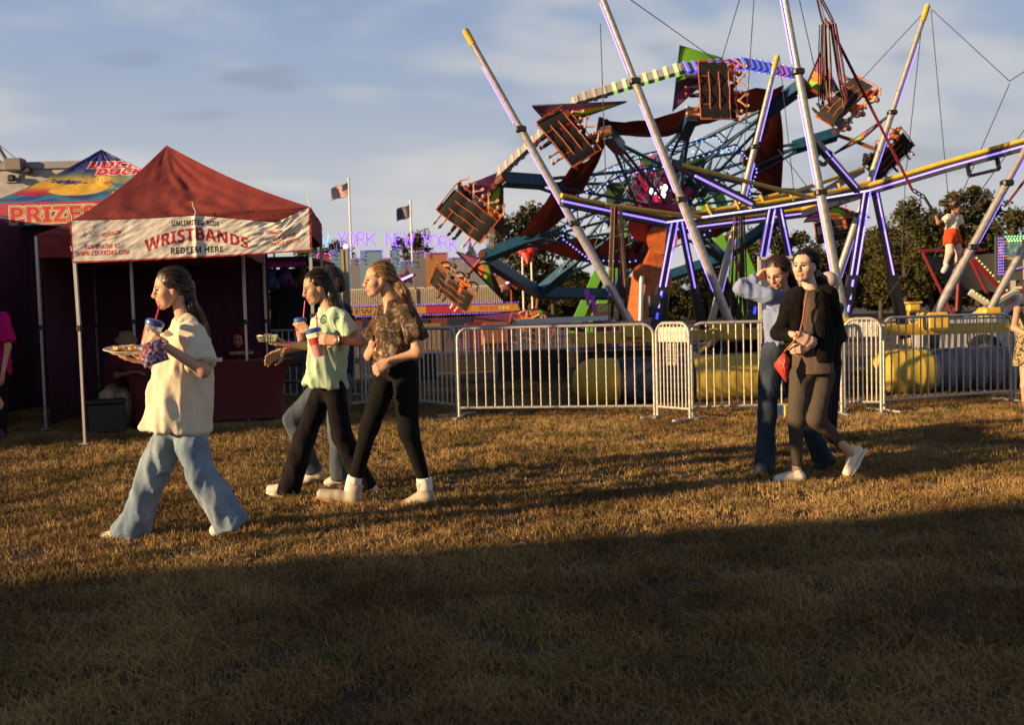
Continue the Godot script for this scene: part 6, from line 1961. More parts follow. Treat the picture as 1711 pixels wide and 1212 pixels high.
func make_bungee() -> void:
	violet = glow("violet led", 0.24, 0.15, 1.0, 1.1)
	white_led = glow("white led", 0.55, 0.5, 1.0, 0.95)
	var blue_led := glow("blue led", 0.03, 0.03, 1.0, 1.2)
	var yellow := mt("yellow paint", 0.72, 0.46, 0.05, 0.45)
	worn(yellow, 0.82, 1.0, 1.5, 12)
	var black := mt("black paint", 0.012, 0.012, 0.016, 0.45)
	var alu := worn(mt("aluminium pole", 0.5, 0.48, 0.45, 0.42, 0.5), 0.75, 1.0, 2.0, 14)
	var t := thing("bungee_trampoline", "bungee trampoline ride of slanted poles and yellow beams lit by violet tubes", "ride", Vector3(3.944, 0.000, -14.978))
	# frame beams: yellow tube over a dark beam with a light tube below
	var beams := [
		[Vector3(2.439, 2.651, -15.400), Vector3(4.032, 2.852, -15.700), 1], [Vector3(4.032, 2.852, -15.700), Vector3(5.761, 3.112, -15.900), 1],
		[Vector3(5.761, 3.112, -15.900), Vector3(6.786, 3.381, -15.400), 0], [Vector3(6.786, 3.381, -15.400), Vector3(7.856, 3.633, -14.800), 0],
		[Vector3(2.439, 2.651, -15.400), Vector3(1.217, 2.858, -14.800), 2], [Vector3(1.217, 2.858, -14.800), Vector3(0.785, 2.924, -14.500), 2],
		[Vector3(5.761, 3.112, -15.900), Vector3(5.385, 2.985, -18.200), 0], [Vector3(5.385, 2.985, -18.200), Vector3(2.913, 2.730, -18.000), 3]]
	for b in beams:
		var d := MB.new()
		d.bar(b[0] + Vector3(0, -0.07, 0), b[1] + Vector3(0, -0.07, 0), 0.1, 0.12)
		var o := obj("frame_beam", d, black, t)
		var y := MB.new()
		y.cyl(b[0] + Vector3(0, 0.03, 0), b[1] + Vector3(0, 0.03, 0), 0.036, 8)
		obj("yellow_rail", y, yellow, o)
		var l := MB.new()
		led(l, b[0] + Vector3(0, -0.06, 0.066), b[1] + Vector3(0, -0.06, 0.066), 0.016)
		obj("light_tube", l, white_led if b[2] == 1 else violet, o)
	var rails := [[Vector3(2.512, 3.330, -14.400), Vector3(4.761, 2.955, -15.700)], [Vector3(1.457, 2.825, -14.800), Vector3(3.090, 2.652, -15.500)], [Vector3(3.789, 2.820, -15.600), Vector3(6.274, 3.626, -17.600)], [Vector3(4.761, 2.955, -15.700), Vector3(5.762, 3.179, -15.900)], [Vector3(3.441, 2.792, -15.600), Vector3(4.297, 3.026, -15.800)]]
	for r in rails:
		var y := MB.new()
		y.cyl(r[0], r[1], 0.035, 8)
		obj("yellow_rail", y, yellow, t)
	for a in [Vector3(2.860, 2.844, -15.500), Vector3(3.094, 2.875, -15.500), Vector3(3.566, 2.938, -15.600), Vector3(3.987, 3.022, -15.700), Vector3(4.455, 3.082, -15.750), Vector3(5.267, 3.186, -15.850)]:
		var y := MB.new()
		y.cyl(a, a + Vector3(0.09, -0.22, 0), 0.026, 6)
		obj("strut", y, yellow, t)
	# stay arms from the frame to the poles
	for a in [[Vector3(2.366, 3.353, -14.300), Vector3(3.846, 2.856, -15.600), Vector3(2.746, 3.205, -14.600), Vector3(3.785, 2.865, -15.500)], [Vector3(4.225, 3.624, -13.900), Vector3(5.518, 3.047, -15.700), Vector3(4.582, 3.480, -14.400), Vector3(5.446, 3.093, -15.600)], [Vector3(6.381, 3.655, -17.900), Vector3(4.948, 2.984, -16.000), Vector3(6.026, 3.483, -17.500), Vector3(5.108, 3.051, -16.200)]]:
		var d := MB.new()
		d.bar(a[0], a[1], 0.09, 0.1)
		var o := obj("stay_arm", d, black, t)
		var l := MB.new()
		led(l, a[2] + Vector3(0, -0.02, 0.07), a[3] + Vector3(0, -0.02, 0.07), 0.017)
		obj("light_tube", l, violet, o)
	for q in [[Vector3(4.604, 3.409, -14.500), 0.16, 0.2, -0.6], [Vector3(7.265, 3.293, -15.200), 0.46, 0.18, 0.2]]:
		var o2 := MB.new()
		var w: float = q[1]
		var h: float = q[2]
		var bs := Basis(Vector3.BACK, q[3])
		var c: Vector3 = q[0]
		for e in [[-w, -h, w, -h], [w, -h, w, h], [w, h, -w, h], [-w, h, -w, -h]]:
			o2.bar(c + bs * Vector3(e[0], e[1], 0) * 0.5, c + bs * Vector3(e[2], e[3], 0) * 0.5, 0.05, 0.05, Vector3.BACK)
		obj("bracket_loop", o2, black, t)
	# legs
	var legs := [
		[Vector3(2.568, 2.592, -15.400), Vector3(2.348, 1.595, -15.300), Vector3(2.151, 0.771, -15.200), 2], [Vector3(2.679, 2.589, -15.400), Vector3(2.884, 1.567, -15.500), Vector3(3.059, 0.734, -15.600), 1],
		[Vector3(4.154, 2.783, -15.700), Vector3(3.925, 1.748, -15.600), Vector3(3.716, 0.720, -15.500), 2], [Vector3(4.286, 2.780, -15.700), Vector3(4.519, 1.740, -15.800), Vector3(4.728, 0.728, -15.900), 1],
		[Vector3(5.722, 3.028, -15.900), Vector3(5.465, 1.714, -15.800), Vector3(5.249, 0.720, -15.700), 2], [Vector3(5.875, 3.024, -15.900), Vector3(6.172, 1.703, -16.000), Vector3(6.418, 0.677, -16.100), 1],
		[Vector3(2.913, 2.708, -18.000), Vector3(2.806, 1.650, -18.000), Vector3(2.738, 0.945, -18.000), 1]]
	for g in legs:
		var d := MB.new()
		d.bar(g[0], g[1], 0.1, 0.1, Vector3.BACK)
		d.bar(g[1], g[2], 0.15, 0.12, Vector3.BACK)
		var o := obj("leg", d, black, t)
		for k in g[3]:
			var l := MB.new()
			var off := Vector3(-0.045 + 0.09 * k, 0, 0.075) if g[3] == 2 else Vector3(0, 0, 0.075)
			led(l, g[0] + off, g[1] + off, 0.013)
			obj("light_tube", l, violet, o)
		if g[3] == 2:
			for k in 3:
				var l := MB.new()
				led(l, g[1].lerp(g[2], 0.08 + 0.2 * k) + Vector3(0, 0, 0.085), g[1].lerp(g[2], 0.19 + 0.2 * k) + Vector3(0, 0, 0.085), 0.02)
				obj("light_tube", l, blue_led if k % 2 == 0 else violet, o)
			var bx := MB.new()
			bx.rbox(Transform3D(Basis(), g[1].lerp(g[2], 0.35) + Vector3(-0.06, 0, 0)), Vector3(0.2, 0.34, 0.2), 0.02)
			obj("control_box", bx, black, o)
	# telescopic poles: base, top, tip painted, led side offset
	var poles := [
		[Vector3(1.787, 1.020, -14.600), Vector3(-0.544, 5.375, -14.600), 1, -1.0], [Vector3(3.166, 0.962, -14.200), Vector3(1.205, 6.231, -14.200), 0, -1.0], [Vector3(4.658, 0.995, -13.800), Vector3(3.749, 6.184, -13.800), 0, -1.0],
		[Vector3(3.721, 0.877, -18.500), Vector3(5.043, 5.849, -18.500), 1, 1.0], [Vector3(5.650, 0.866, -18.000), Vector3(7.612, 6.552, -18.000), 1, 1.0], [Vector3(6.161, 1.035, -14.400), Vector3(7.748, 3.883, -14.400), 0, 1.0], [Vector3(8.899, 1.051, -18.400), Vector3(11.636, 6.027, -18.400), 1, 1.0]]
	for p in poles:
		var a: Vector3 = p[0]
		var b: Vector3 = p[1]
		var m := MB.new()
		m.cyl(a, a.lerp(b, 0.36), 0.066, 12)
		var o := obj("pole", m, alu, t)
		var m2 := MB.new()
		m2.tube([a.lerp(b, 0.34), a.lerp(b, 0.355), a.lerp(b, 0.36), a.lerp(b, 0.68)], [0.07, 0.07, 0.057, 0.057], 12)
		obj("pole_middle", m2, alu, o)
		var m3 := MB.new()
		m3.tube([a.lerp(b, 0.66), a.lerp(b, 0.675), a.lerp(b, 0.68), b], [0.061, 0.061, 0.047, 0.047], 12)
		obj("pole_top", m3, alu, o)
		for k in [0.35, 0.67]:
			var cl := MB.new()
			cl.rbox(Transform3D(Basis(), a.lerp(b, k)), Vector3(0.155, 0.09, 0.155), 0.02)
			obj("clamp", cl, black, o)
		if p[2] == 1:
			var tip := MB.new()
			tip.tube([b.lerp(a, 0.045), b.lerp(a, 0.0), b + (b - a).normalized() * 0.03], [0.054, 0.053, 0.03], 10)
			obj("yellow_tip", tip, yellow, o)
		var side: Vector3 = Vector3(absf((b - a).normalized().y), 0, 0) * 0.066 * p[3] + Vector3(0, 0, 0.02)
		for k in [[0.10, 0.335], [0.37, 0.61], [0.69, 0.88]]:
			var l := MB.new()
			led(l, a.lerp(b, k[0]) + side, a.lerp(b, k[1]) + side, 0.0115)
			obj("light_tube", l, violet, o)
		var base := MB.new()
		base.rbox(Transform3D(Basis(), a + Vector3(0, -0.06, 0)), Vector3(0.34, 0.26, 0.34), 0.04)
		obj("pole_foot", base, yellow, o)
	# low yellow chassis
	for c in [[Vector3(0.934, 0.857, -14.600), Vector3(5.538, 0.856, -14.600)], [Vector3(5.538, 0.856, -14.600), Vector3(8.418, 0.835, -15.000)], [Vector3(2.048, 0.795, -18.200), Vector3(8.228, 0.793, -18.200)], [Vector3(0.934, 0.857, -14.600), Vector3(2.048, 0.795, -18.200)]]:
		var d := MB.new()
		d.bar(c[0], c[1], 0.14, 0.16)
		obj("chassis_beam", d, yellow, t)
	for c in [Vector3(1.288, 0.847, -14.600), Vector3(3.147, 0.850, -14.600), Vector3(4.829, 0.840, -14.600), Vector3(6.289, 0.834, -14.700), Vector3(7.639, 0.830, -14.900), Vector3(2.710, 0.777, -18.200), Vector3(5.469, 0.791, -18.200)]:
		var d := MB.new()
		d.bar(Vector3(c.x, 0, c.z), c, 0.1, 0.1, Vector3.BACK)
		obj("chassis_leg", d, black, t)
	for c in [Vector3(2.602, 0.605, -15.600), Vector3(4.554, 0.640, -15.800), Vector3(7.430, 0.616, -15.600)]:
		var d := MB.new()
		d.lathe(Vector3(c.x, 0.78, c.z - 0.4), Vector3.UP, [Vector2(0, 0), Vector2(1.0, 0.0), Vector2(1.15, 0.02), Vector2(1.15, 0.06), Vector2(1.0, 0.06)], 28)
		obj("trampoline_bed", d, black, t)
	# wire cables
	var wires := [[Vector3(1.378, 5.312, -14.200), Vector3(1.426, 3.153, -14.400)], [Vector3(1.700, 5.720, -14.200), Vector3(4.002, 5.710, -18.400)], [Vector3(3.565, 5.923, -15.000), Vector3(3.969, 5.711, -18.400)], [Vector3(3.761, 5.918, -15.000), Vector3(3.707, 2.994, -15.800)], [Vector3(4.119, 5.593, -14.000), Vector3(4.411, 4.563, -14.200)],
		[Vector3(5.087, 5.815, -18.500), Vector3(4.611, 2.993, -16.000)], [Vector3(7.579, 6.469, -18.000), Vector3(6.431, 5.292, -18.000)], [Vector3(7.491, 6.080, -18.000), Vector3(7.274, 3.500, -18.200), Vector3(7.199, 2.085, -18.200)], [Vector3(7.676, 6.466, -18.000), Vector3(7.308, 2.939, -16.500)], [Vector3(7.686, 6.487, -18.000), Vector3(8.072, 4.745, -16.000)], [Vector3(8.072, 4.745, -16.000), Vector3(8.589, 5.071, -16.000)], [Vector3(8.072, 4.707, -16.000), Vector3(6.861, 2.908, -15.000), Vector3(6.423, 1.930, -15.000)],
		[Vector3(7.963, 4.039, -15.000), Vector3(6.965, 2.792, -14.800)], [Vector3(5.876, 1.583, -15.000), Vector3(5.325, 0.782, -15.000)], [Vector3(4.948, 2.984, -16.000), Vector3(4.906, 4.073, -18.000)]]
	for w in wires:
		var d := MB.new()
		d.tube(w, 0.007, 5)
		obj("wire_cable", d, mt("wire rope", 0.03, 0.03, 0.035, 0.6), t)
	# slack elastic cords
	var cords := [mt("cord black", 0.015, 0.014, 0.016, 0.7), mt("cord red", 0.17, 0.008, 0.014, 0.7), mt("cord tan", 0.22, 0.1, 0.035, 0.7)]
	var r := RandomNumberGenerator.new()
	r.seed = 3
	for set_ in [[Vector3(1.595, 2.782, -14.600), Vector3(1.575, 0.999, -14.600), 9, 0.12], [Vector3(3.553, 2.658, -15.400), Vector3(3.488, 0.822, -15.400), 11, 0.14], [Vector3(4.525, 5.143, -13.900), Vector3(4.645, 3.909, -13.900), 10, 0.22], [Vector3(4.300, 5.605, -13.800), Vector3(4.540, 5.077, -13.900), 6, 0.03]]:
		for k in set_[2]:
			var a: Vector3 = set_[0]
			var b: Vector3 = set_[1]
			var off: float = r.randf_range(-1, 1) * set_[3]
			var off2: float = off + r.randf_range(-0.4, 0.4) * set_[3]
			var zz := r.randf_range(-0.05, 0.05)
			var dn := r.randf_range(0.82, 1.0)
			var pts := []
			for i in 13:
				var u := i / 12.0
				var w := sin(PI * u)
				pts.append(a.lerp(a.lerp(b, dn), sin(PI * u * 0.5) if set_[3] < 0.05 else minf(1.0, w * 1.0)) + Vector3(lerpf(off, off2 + 0.08 * signf(off2), u) * (0.4 + 0.6 * w), 0, zz))
			var d := MB.new()
			d.tube(pts, 0.0085, 5)
			obj("elastic_cord", d, cords[[0, 0, 1, 2, 0][k % 5]], t)
	# the cords that carry the child
	for c in [[Vector3(4.508, 5.176, -13.900), Vector3(5.826, 2.868, -14.300)], [Vector3(4.459, 5.226, -13.900), Vector3(5.809, 2.860, -14.300)], [Vector3(7.211, 2.636, -14.400), Vector3(7.774, 3.369, -14.400)], [Vector3(7.219, 2.627, -14.400), Vector3(7.817, 3.385, -14.400)]]:
		var d := MB.new()
		d.tube(c, 0.011, 6)
		obj("elastic_cord", d, cords[1], t)
	make_tubes()

func make_tubes() -> void:
	var ye := mt("inflatable yellow", 0.52, 0.37, 0.035, 0.65)
	var nv := mt("inflatable navy", 0.012, 0.02, 0.06, 0.65)
	for g in [
		["long smooth inflatable tube of yellow and navy segments behind the middle barriers", Vector3(0.793, 0.336, -13.100), Vector3(4.555, 0.261, -13.300), [[0.0, 0.16, 0], [0.16, 0.425, 1], [0.425, 0.72, 0], [0.72, 1.0, 1]], 0.0],
		["ribbed inflatable tube of yellow and navy segments behind the right barriers", Vector3(4.817, 0.271, -13.400), Vector3(8.333, 0.209, -13.800), [[0.0, 0.24, 0], [0.24, 0.6, 1], [0.6, 1.0, 0]], 1.0]]:
		var a: Vector3 = g[1]
		var b: Vector3 = g[2]
		a.y = 0.315
		b.y = 0.315
		var t := thing("inflatable_tube", g[0], "inflatable tube", Vector3(a.x, 0, a.z), "inflatable tubes round the bungee ride")
		var L := (b - a).length()
		for s in g[3]:
			var prof := []
			var n := 34
			for i in n + 1:
				var u := lerpf(s[0], s[1], float(i) / n)
				var r := 0.315
				var e := minf(u, 1.0 - u) * L
				if e < 0.3: r *= sqrt(maxf(0.0, 1.0 - pow((0.3 - e) / 0.3, 2.0)))
				var q := minf(i, n - i) / float(n)
				r *= 1.0 - 0.05 * exp(-q * 30.0)
				if g[4] > 0.0: r *= 1.0 - 0.04 * absf(sin(u * L * 14.0))
				prof.append(Vector2(maxf(r, 0.001), u * L))
			var m := MB.new()
			m.lathe(a, b - a, prof, 26)
			obj("tube_segment", m, nv if s[2] == 1 else ye, t)

# ---------------------------------------------------------------- the hang glider wheel
func make_glider() -> void:
	var blue := worn(mt("ride blue", 0.016, 0.095, 0.19, 0.45), 0.65, 1.0, 0.6, 15)
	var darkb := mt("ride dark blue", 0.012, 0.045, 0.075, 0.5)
	var orange := worn(mt("ride orange", 0.55, 0.13, 0.02, 0.45), 0.7, 1.0, 0.6, 16)
	var sailm := mt("brown sail", 0.095, 0.016, 0.007, 0.85)
	sailm.backlight_enabled = true
	sailm.backlight = sr(0.03, 0.004, 0.002)
	var magenta := mt("hub magenta", 0.28, 0.014, 0.075, 0.4)
	var greenf := mt("hub green cloth", 0.03, 0.075, 0.02, 0.85)
	var hub := Vector3(5.462, 5.525, -36.000)
	var t := thing("glider_ride", "tall spinning hang glider ride with blue arms and brown sails", "ride", Vector3(hub.x, 0, hub.z))
	# boom
	var bm := MB.new()
	bm.bar(Vector3(hub.x - 0.7, 0, hub.z + 0.2), Vector3(5.187, 2.574, -36.000), 1.1, 1.0)
	bm.bar(Vector3(5.141, 2.423, -36.000), Vector3(5.782, 4.137, -36.000), 0.85, 0.8)
	obj("boom", bm, orange, t)
	var kn := MB.new()
	kn.cyl(Vector3(4.744, 2.494, -35.300), Vector3(4.918, 2.539, -36.600), 0.36, 16)
	kn.cyl(Vector3(5.434, 3.700, -35.200), Vector3(5.681, 3.809, -36.800), 0.55, 18)
	obj("pivot", kn, orange, t)
	var ram := MB.new()
	ram.cyl(Vector3(4.610, 0.751, -35.200), Vector3(4.686, 2.407, -35.200), 0.09, 10)
	obj("hydraulic_ram", ram, mt("ram steel", 0.6, 0.58, 0.54, 0.3, 0.7), t)
	var hb := MB.new()
	var nrm := Vector3(0.08, 0.86, -0.5).normalized()
	hb.lathe(hub - nrm * 1.6, nrm, [Vector2(0.0, 0), Vector2(1.1, 0), Vector2(1.1, 0.25), Vector2(0.5, 0.4), Vector2(0.5, 1.5), Vector2(0.9, 1.7), Vector2(0.9, 2.3), Vector2(0.35, 2.5), Vector2(0.35, 3.0), Vector2(0, 3.0)], 22)
	obj("hub", hb, magenta, t)
	for k in 6:
		var mtb := MB.new()
		var a := TAU * k / 6.0
		var x := nrm.cross(Vector3.RIGHT).normalized()
		var y := nrm.cross(x)
		var d := x * cos(a) + y * sin(a)
		mtb.cyl(hub + d * 0.6 - nrm * 0.9, hub + d * 1.25 - nrm * 0.4, 0.2, 10)
		obj("drive_motor", mtb, magenta, t)
	var fl := MB.new()
	for p in [Vector3(5.454, 5.449, -34.700), Vector3(5.387, 5.202, -34.700), Vector3(5.091, 5.347, -34.800)]: fl.ball(p, 0.13, 8)
	obj("flood_lamp", fl, glow("flood", 1, 0.95, 0.85, 3.0), t)
	var tips := [Vector3(12.135, 7.482, -36.800), Vector3(9.842, 8.488, -32.900), Vector3(5.676, 7.095, -30.300), Vector3(2.982, 6.538, -29.800), Vector3(-0.176, 5.492, -31.700), Vector3(-0.950, 3.237, -35.200), Vector3(1.126, 1.982, -39.100), Vector3(4.376, 1.892, -41.700), Vector3(9.047, 3.301, -42.200), Vector3(12.222, 5.651, -40.300)]
	var up := nrm * 1.1
	for i in 10:
		var tip: Vector3 = tips[i]
		var d := (tip - hub).normalized()
		var side := d.cross(nrm).normalized()
		var root := hub + d * 0.9
		var neck := tip.lerp(hub, 0.2)
		var m := MB.new()
		for s in [-1.0, 1.0]:
			m.cyl(root + side * 0.55 * s + up * 0.5, neck + side * 0.12 * s, 0.065, 6)
			m.cyl(root + side * 0.5 * s - up * 0.9, neck + side * 0.12 * s - nrm * 0.12, 0.055, 6)
			for k in 6:
				var u0 := k / 6.0
				var u1 := (k + 1) / 6.0
				var pa: Vector3 = (root + side * 0.55 * s + up * 0.5).lerp(neck + side * 0.12 * s, u0 if k % 2 == 0 else u1)
				var pb: Vector3 = (root + side * 0.5 * s - up * 0.9).lerp(neck + side * 0.12 * s - nrm * 0.12, u1 if k % 2 == 0 else u0)
				m.cyl(pa, pb, 0.028, 5)
			for k in 4:
				m.cyl((root + side * 0.55 + up * 0.5).lerp(neck + side * 0.12, k / 4.0), (root - side * 0.55 + up * 0.5).lerp(neck - side * 0.12, k / 4.0), 0.025, 5)
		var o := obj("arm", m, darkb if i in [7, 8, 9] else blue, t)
		var e := MB.new()
		e.bar(neck.lerp(hub, 0.05), tip, 0.34, 0.4, nrm)
		obj("arm_end", e, blue, o)
		var jn := MB.new()
		jn.cyl(tip - side * 0.2, tip + side * 0.2, 0.14, 10)
		obj("swivel", jn, mt("swivel brown", 0.12, 0.04, 0.015, 0.5), o)
		var lb := MB.new()
		bulbs(lb, [root + up * 1.1 + side * 0.3, hub.lerp(tip, 0.5) + up * 0.35], 0.26, 0.034)
		obj("bulb_string", lb, glow("bulb mix %d" % (i % 3), [0.2, 0.1, 0.25][i % 3], [0.9, 0.3, 0.25][i % 3], [0.5, 1.0, 1.0][i % 3], 1.6), o)
	# LED inner rings
	for q in [[0.42, 0], [0.55, 1]]:
		var lb := MB.new()
		var fr := MB.new()
		for i in 10:
			var a: Vector3 = hub.lerp(tips[i], q[0]) + nrm * (0.5 - q[1])
			var b: Vector3 = hub.lerp(tips[(i + 1) % 10], q[0]) + nrm * (0.5 - q[1])
			bulbs(lb, [a, b], 0.26, 0.034)
			fr.cyl(a + nrm * 0.06, b + nrm * 0.06, 0.035, 5)
		obj("bulb_ring", lb, glow("bulb mix %d" % (q[1] + 1), 0.1, 0.3, 1.0, 1.6), t)
		obj("ring_rail", fr, darkb, t)
	# outer beams between the far arm ends
	for q in [[5, 6], [6, 7], [7, 8], [8, 9]]:
		var m := MB.new()
		m.bar(tips[q[0]], tips[q[1]], 0.3, 0.42, nrm)
		obj("rim_beam", m, blue, t)
	# light bars on the near rim
	var rim := [Vector3(-0.609, 3.490, -33.400), Vector3(-0.268, 5.673, -31.900), Vector3(2.234, 7.590, -30.000), Vector3(5.232, 8.316, -29.600), Vector3(7.387, 8.664, -30.600), Vector3(9.542, 8.756, -32.600)]
	for i in 5:
		var a: Vector3 = rim[i]
		var b: Vector3 = rim[i + 1]
		var m := MB.new()
		m.bar(a, b, 0.16, 0.3, nrm)
		var o := obj("light_bar", m, mt("light bar grey", 0.25, 0.25, 0.27, 0.5), t)
		var n := int((b - a).length() / 0.3)
		for k in n:
			var c := a.lerp(b, (k + 0.5) / n)
			var l := MB.new()
			var z := (b - a).normalized()
			var x := nrm.cross(z).normalized()
			l.box(Transform3D(Basis(x, z.cross(x), z), c + Vector3(0, 0, 0.0)), Vector3(0.2, 0.36, 0.11))
			var lit := i >= 2 and not (i == 2 and k < n / 3)
			var col := glow("lamp lime", 0.5, 0.85, 0.2, 0.4) if i == 2 else (glow("lamp blue", 0.1, 0.12, 1.0, 0.5) if k % 7 < 5 else glow("lamp pink", 0.6, 0.1, 0.8, 0.45))
			obj("lamp", l, col if lit else mt("lamp off", 0.4, 0.37, 0.33, 0.4), o)
	# sails
	for s in [
		[[Vector3(2.787, 7.023, -29.900), Vector3(2.597, 6.053, -31.170), Vector3(2.011, 5.823, -32.450), Vector3(1.148, 4.819, -33.730), Vector3(0.341, 3.906, -35.000)], [Vector3(3.263, 7.002, -30.700), Vector3(3.009, 6.166, -31.970), Vector3(2.545, 5.267, -33.250), Vector3(1.850, 4.471, -34.520), Vector3(1.193, 4.029, -35.800)]],
		[[Vector3(2.856, 6.897, -29.900), Vector3(4.328, 7.077, -30.670), Vector3(6.047, 7.572, -31.450), Vector3(7.652, 8.185, -32.230), Vector3(9.219, 8.450, -33.000)], [Vector3(3.219, 6.693, -30.700), Vector3(4.902, 6.674, -31.470), Vector3(6.578, 7.187, -32.250), Vector3(8.126, 7.682, -33.020), Vector3(9.132, 8.092, -33.800)]],
		[[Vector3(8.380, 7.750, -33.000), Vector3(8.467, 6.946, -34.380), Vector3(8.451, 6.522, -35.750), Vector3(9.121, 5.962, -37.120), Vector3(9.823, 5.574, -38.500)], [Vector3(9.275, 8.168, -33.800), Vector3(9.762, 7.256, -35.170), Vector3(10.133, 6.556, -36.550), Vector3(10.456, 5.919, -37.920), Vector3(10.758, 5.503, -39.300)]],
		[[Vector3(0.385, 3.878, -35.200), Vector3(1.975, 3.836, -36.400), Vector3(3.516, 3.949, -37.600), Vector3(4.916, 4.069, -38.800), Vector3(6.032, 4.081, -40.000)], [Vector3(0.864, 3.665, -36.000), Vector3(2.339, 3.213, -37.200), Vector3(3.913, 2.889, -38.400), Vector3(5.350, 2.856, -39.600), Vector3(6.329, 3.103, -40.800)]],
		[[Vector3(7.490, 4.666, -40.000), Vector3(8.118, 4.756, -40.120), Vector3(8.752, 4.823, -40.250), Vector3(9.511, 4.887, -40.380), Vector3(10.227, 5.171, -40.500)], [Vector3(7.824, 4.043, -40.800), Vector3(8.515, 4.132, -40.920), Vector3(9.041, 4.324, -41.050), Vector3(9.692, 4.613, -41.170), Vector3(10.375, 4.952, -41.300)]]] :
		var m := MB.new()
		m.sheet(func(u: float, v: float) -> Vector3:
			var k := mini(int(u * 4.0), 3)
			var w := u * 4.0 - k
			var pre := maxi(k - 1, 0)
			var post := mini(k + 2, 4)
			var a: Vector3 = (s[0][k] as Vector3).cubic_interpolate(s[0][k + 1], s[0][pre], s[0][post], w)
			var b: Vector3 = (s[1][k] as Vector3).cubic_interpolate(s[1][k + 1], s[1][pre], s[1][post], w)
			return a.lerp(b, v) + Vector3(0, 0.12 * nz.get_noise_2d(u * 5.0, v * 2.0), -0.5 * sin(PI * u) * sin(PI * v)), 28, 8)
		obj("sail", m, sailm, t)
	# green covers at the hub
	for g in [[Vector3(3.464, 5.728, -35.000), Vector3(4.684, 6.497, -35.200), Vector3(4.357, 5.861, -35.400), Vector3(3.550, 4.100, -35.600)], [Vector3(4.700, 6.638, -35.300), Vector3(7.310, 6.869, -35.600), Vector3(6.952, 5.988, -35.600), Vector3(4.931, 6.134, -35.200)], [Vector3(6.648, 6.272, -36.500), Vector3(7.596, 6.794, -36.800), Vector3(7.350, 5.308, -36.800), Vector3(6.428, 5.266, -36.600)], [Vector3(4.080, 4.696, -36.400), Vector3(5.281, 4.446, -36.400), Vector3(5.188, 3.852, -36.600), Vector3(4.314, 4.271, -36.600)]]:
		var m := MB.new()
		m.sheet(func(u: float, v: float) -> Vector3:
			var p: Vector3 = (g[0] as Vector3).lerp(g[1], u).lerp((g[3] as Vector3).lerp(g[2], u), v)
			return p + Vector3(0, -0.35 * sin(PI * u) * (1.0 - v), 0.2 * sin(PI * u) * sin(PI * v)), 12, 8)
		obj("hub_cover", m, greenf, t)
	make_gondolas(t, tips)

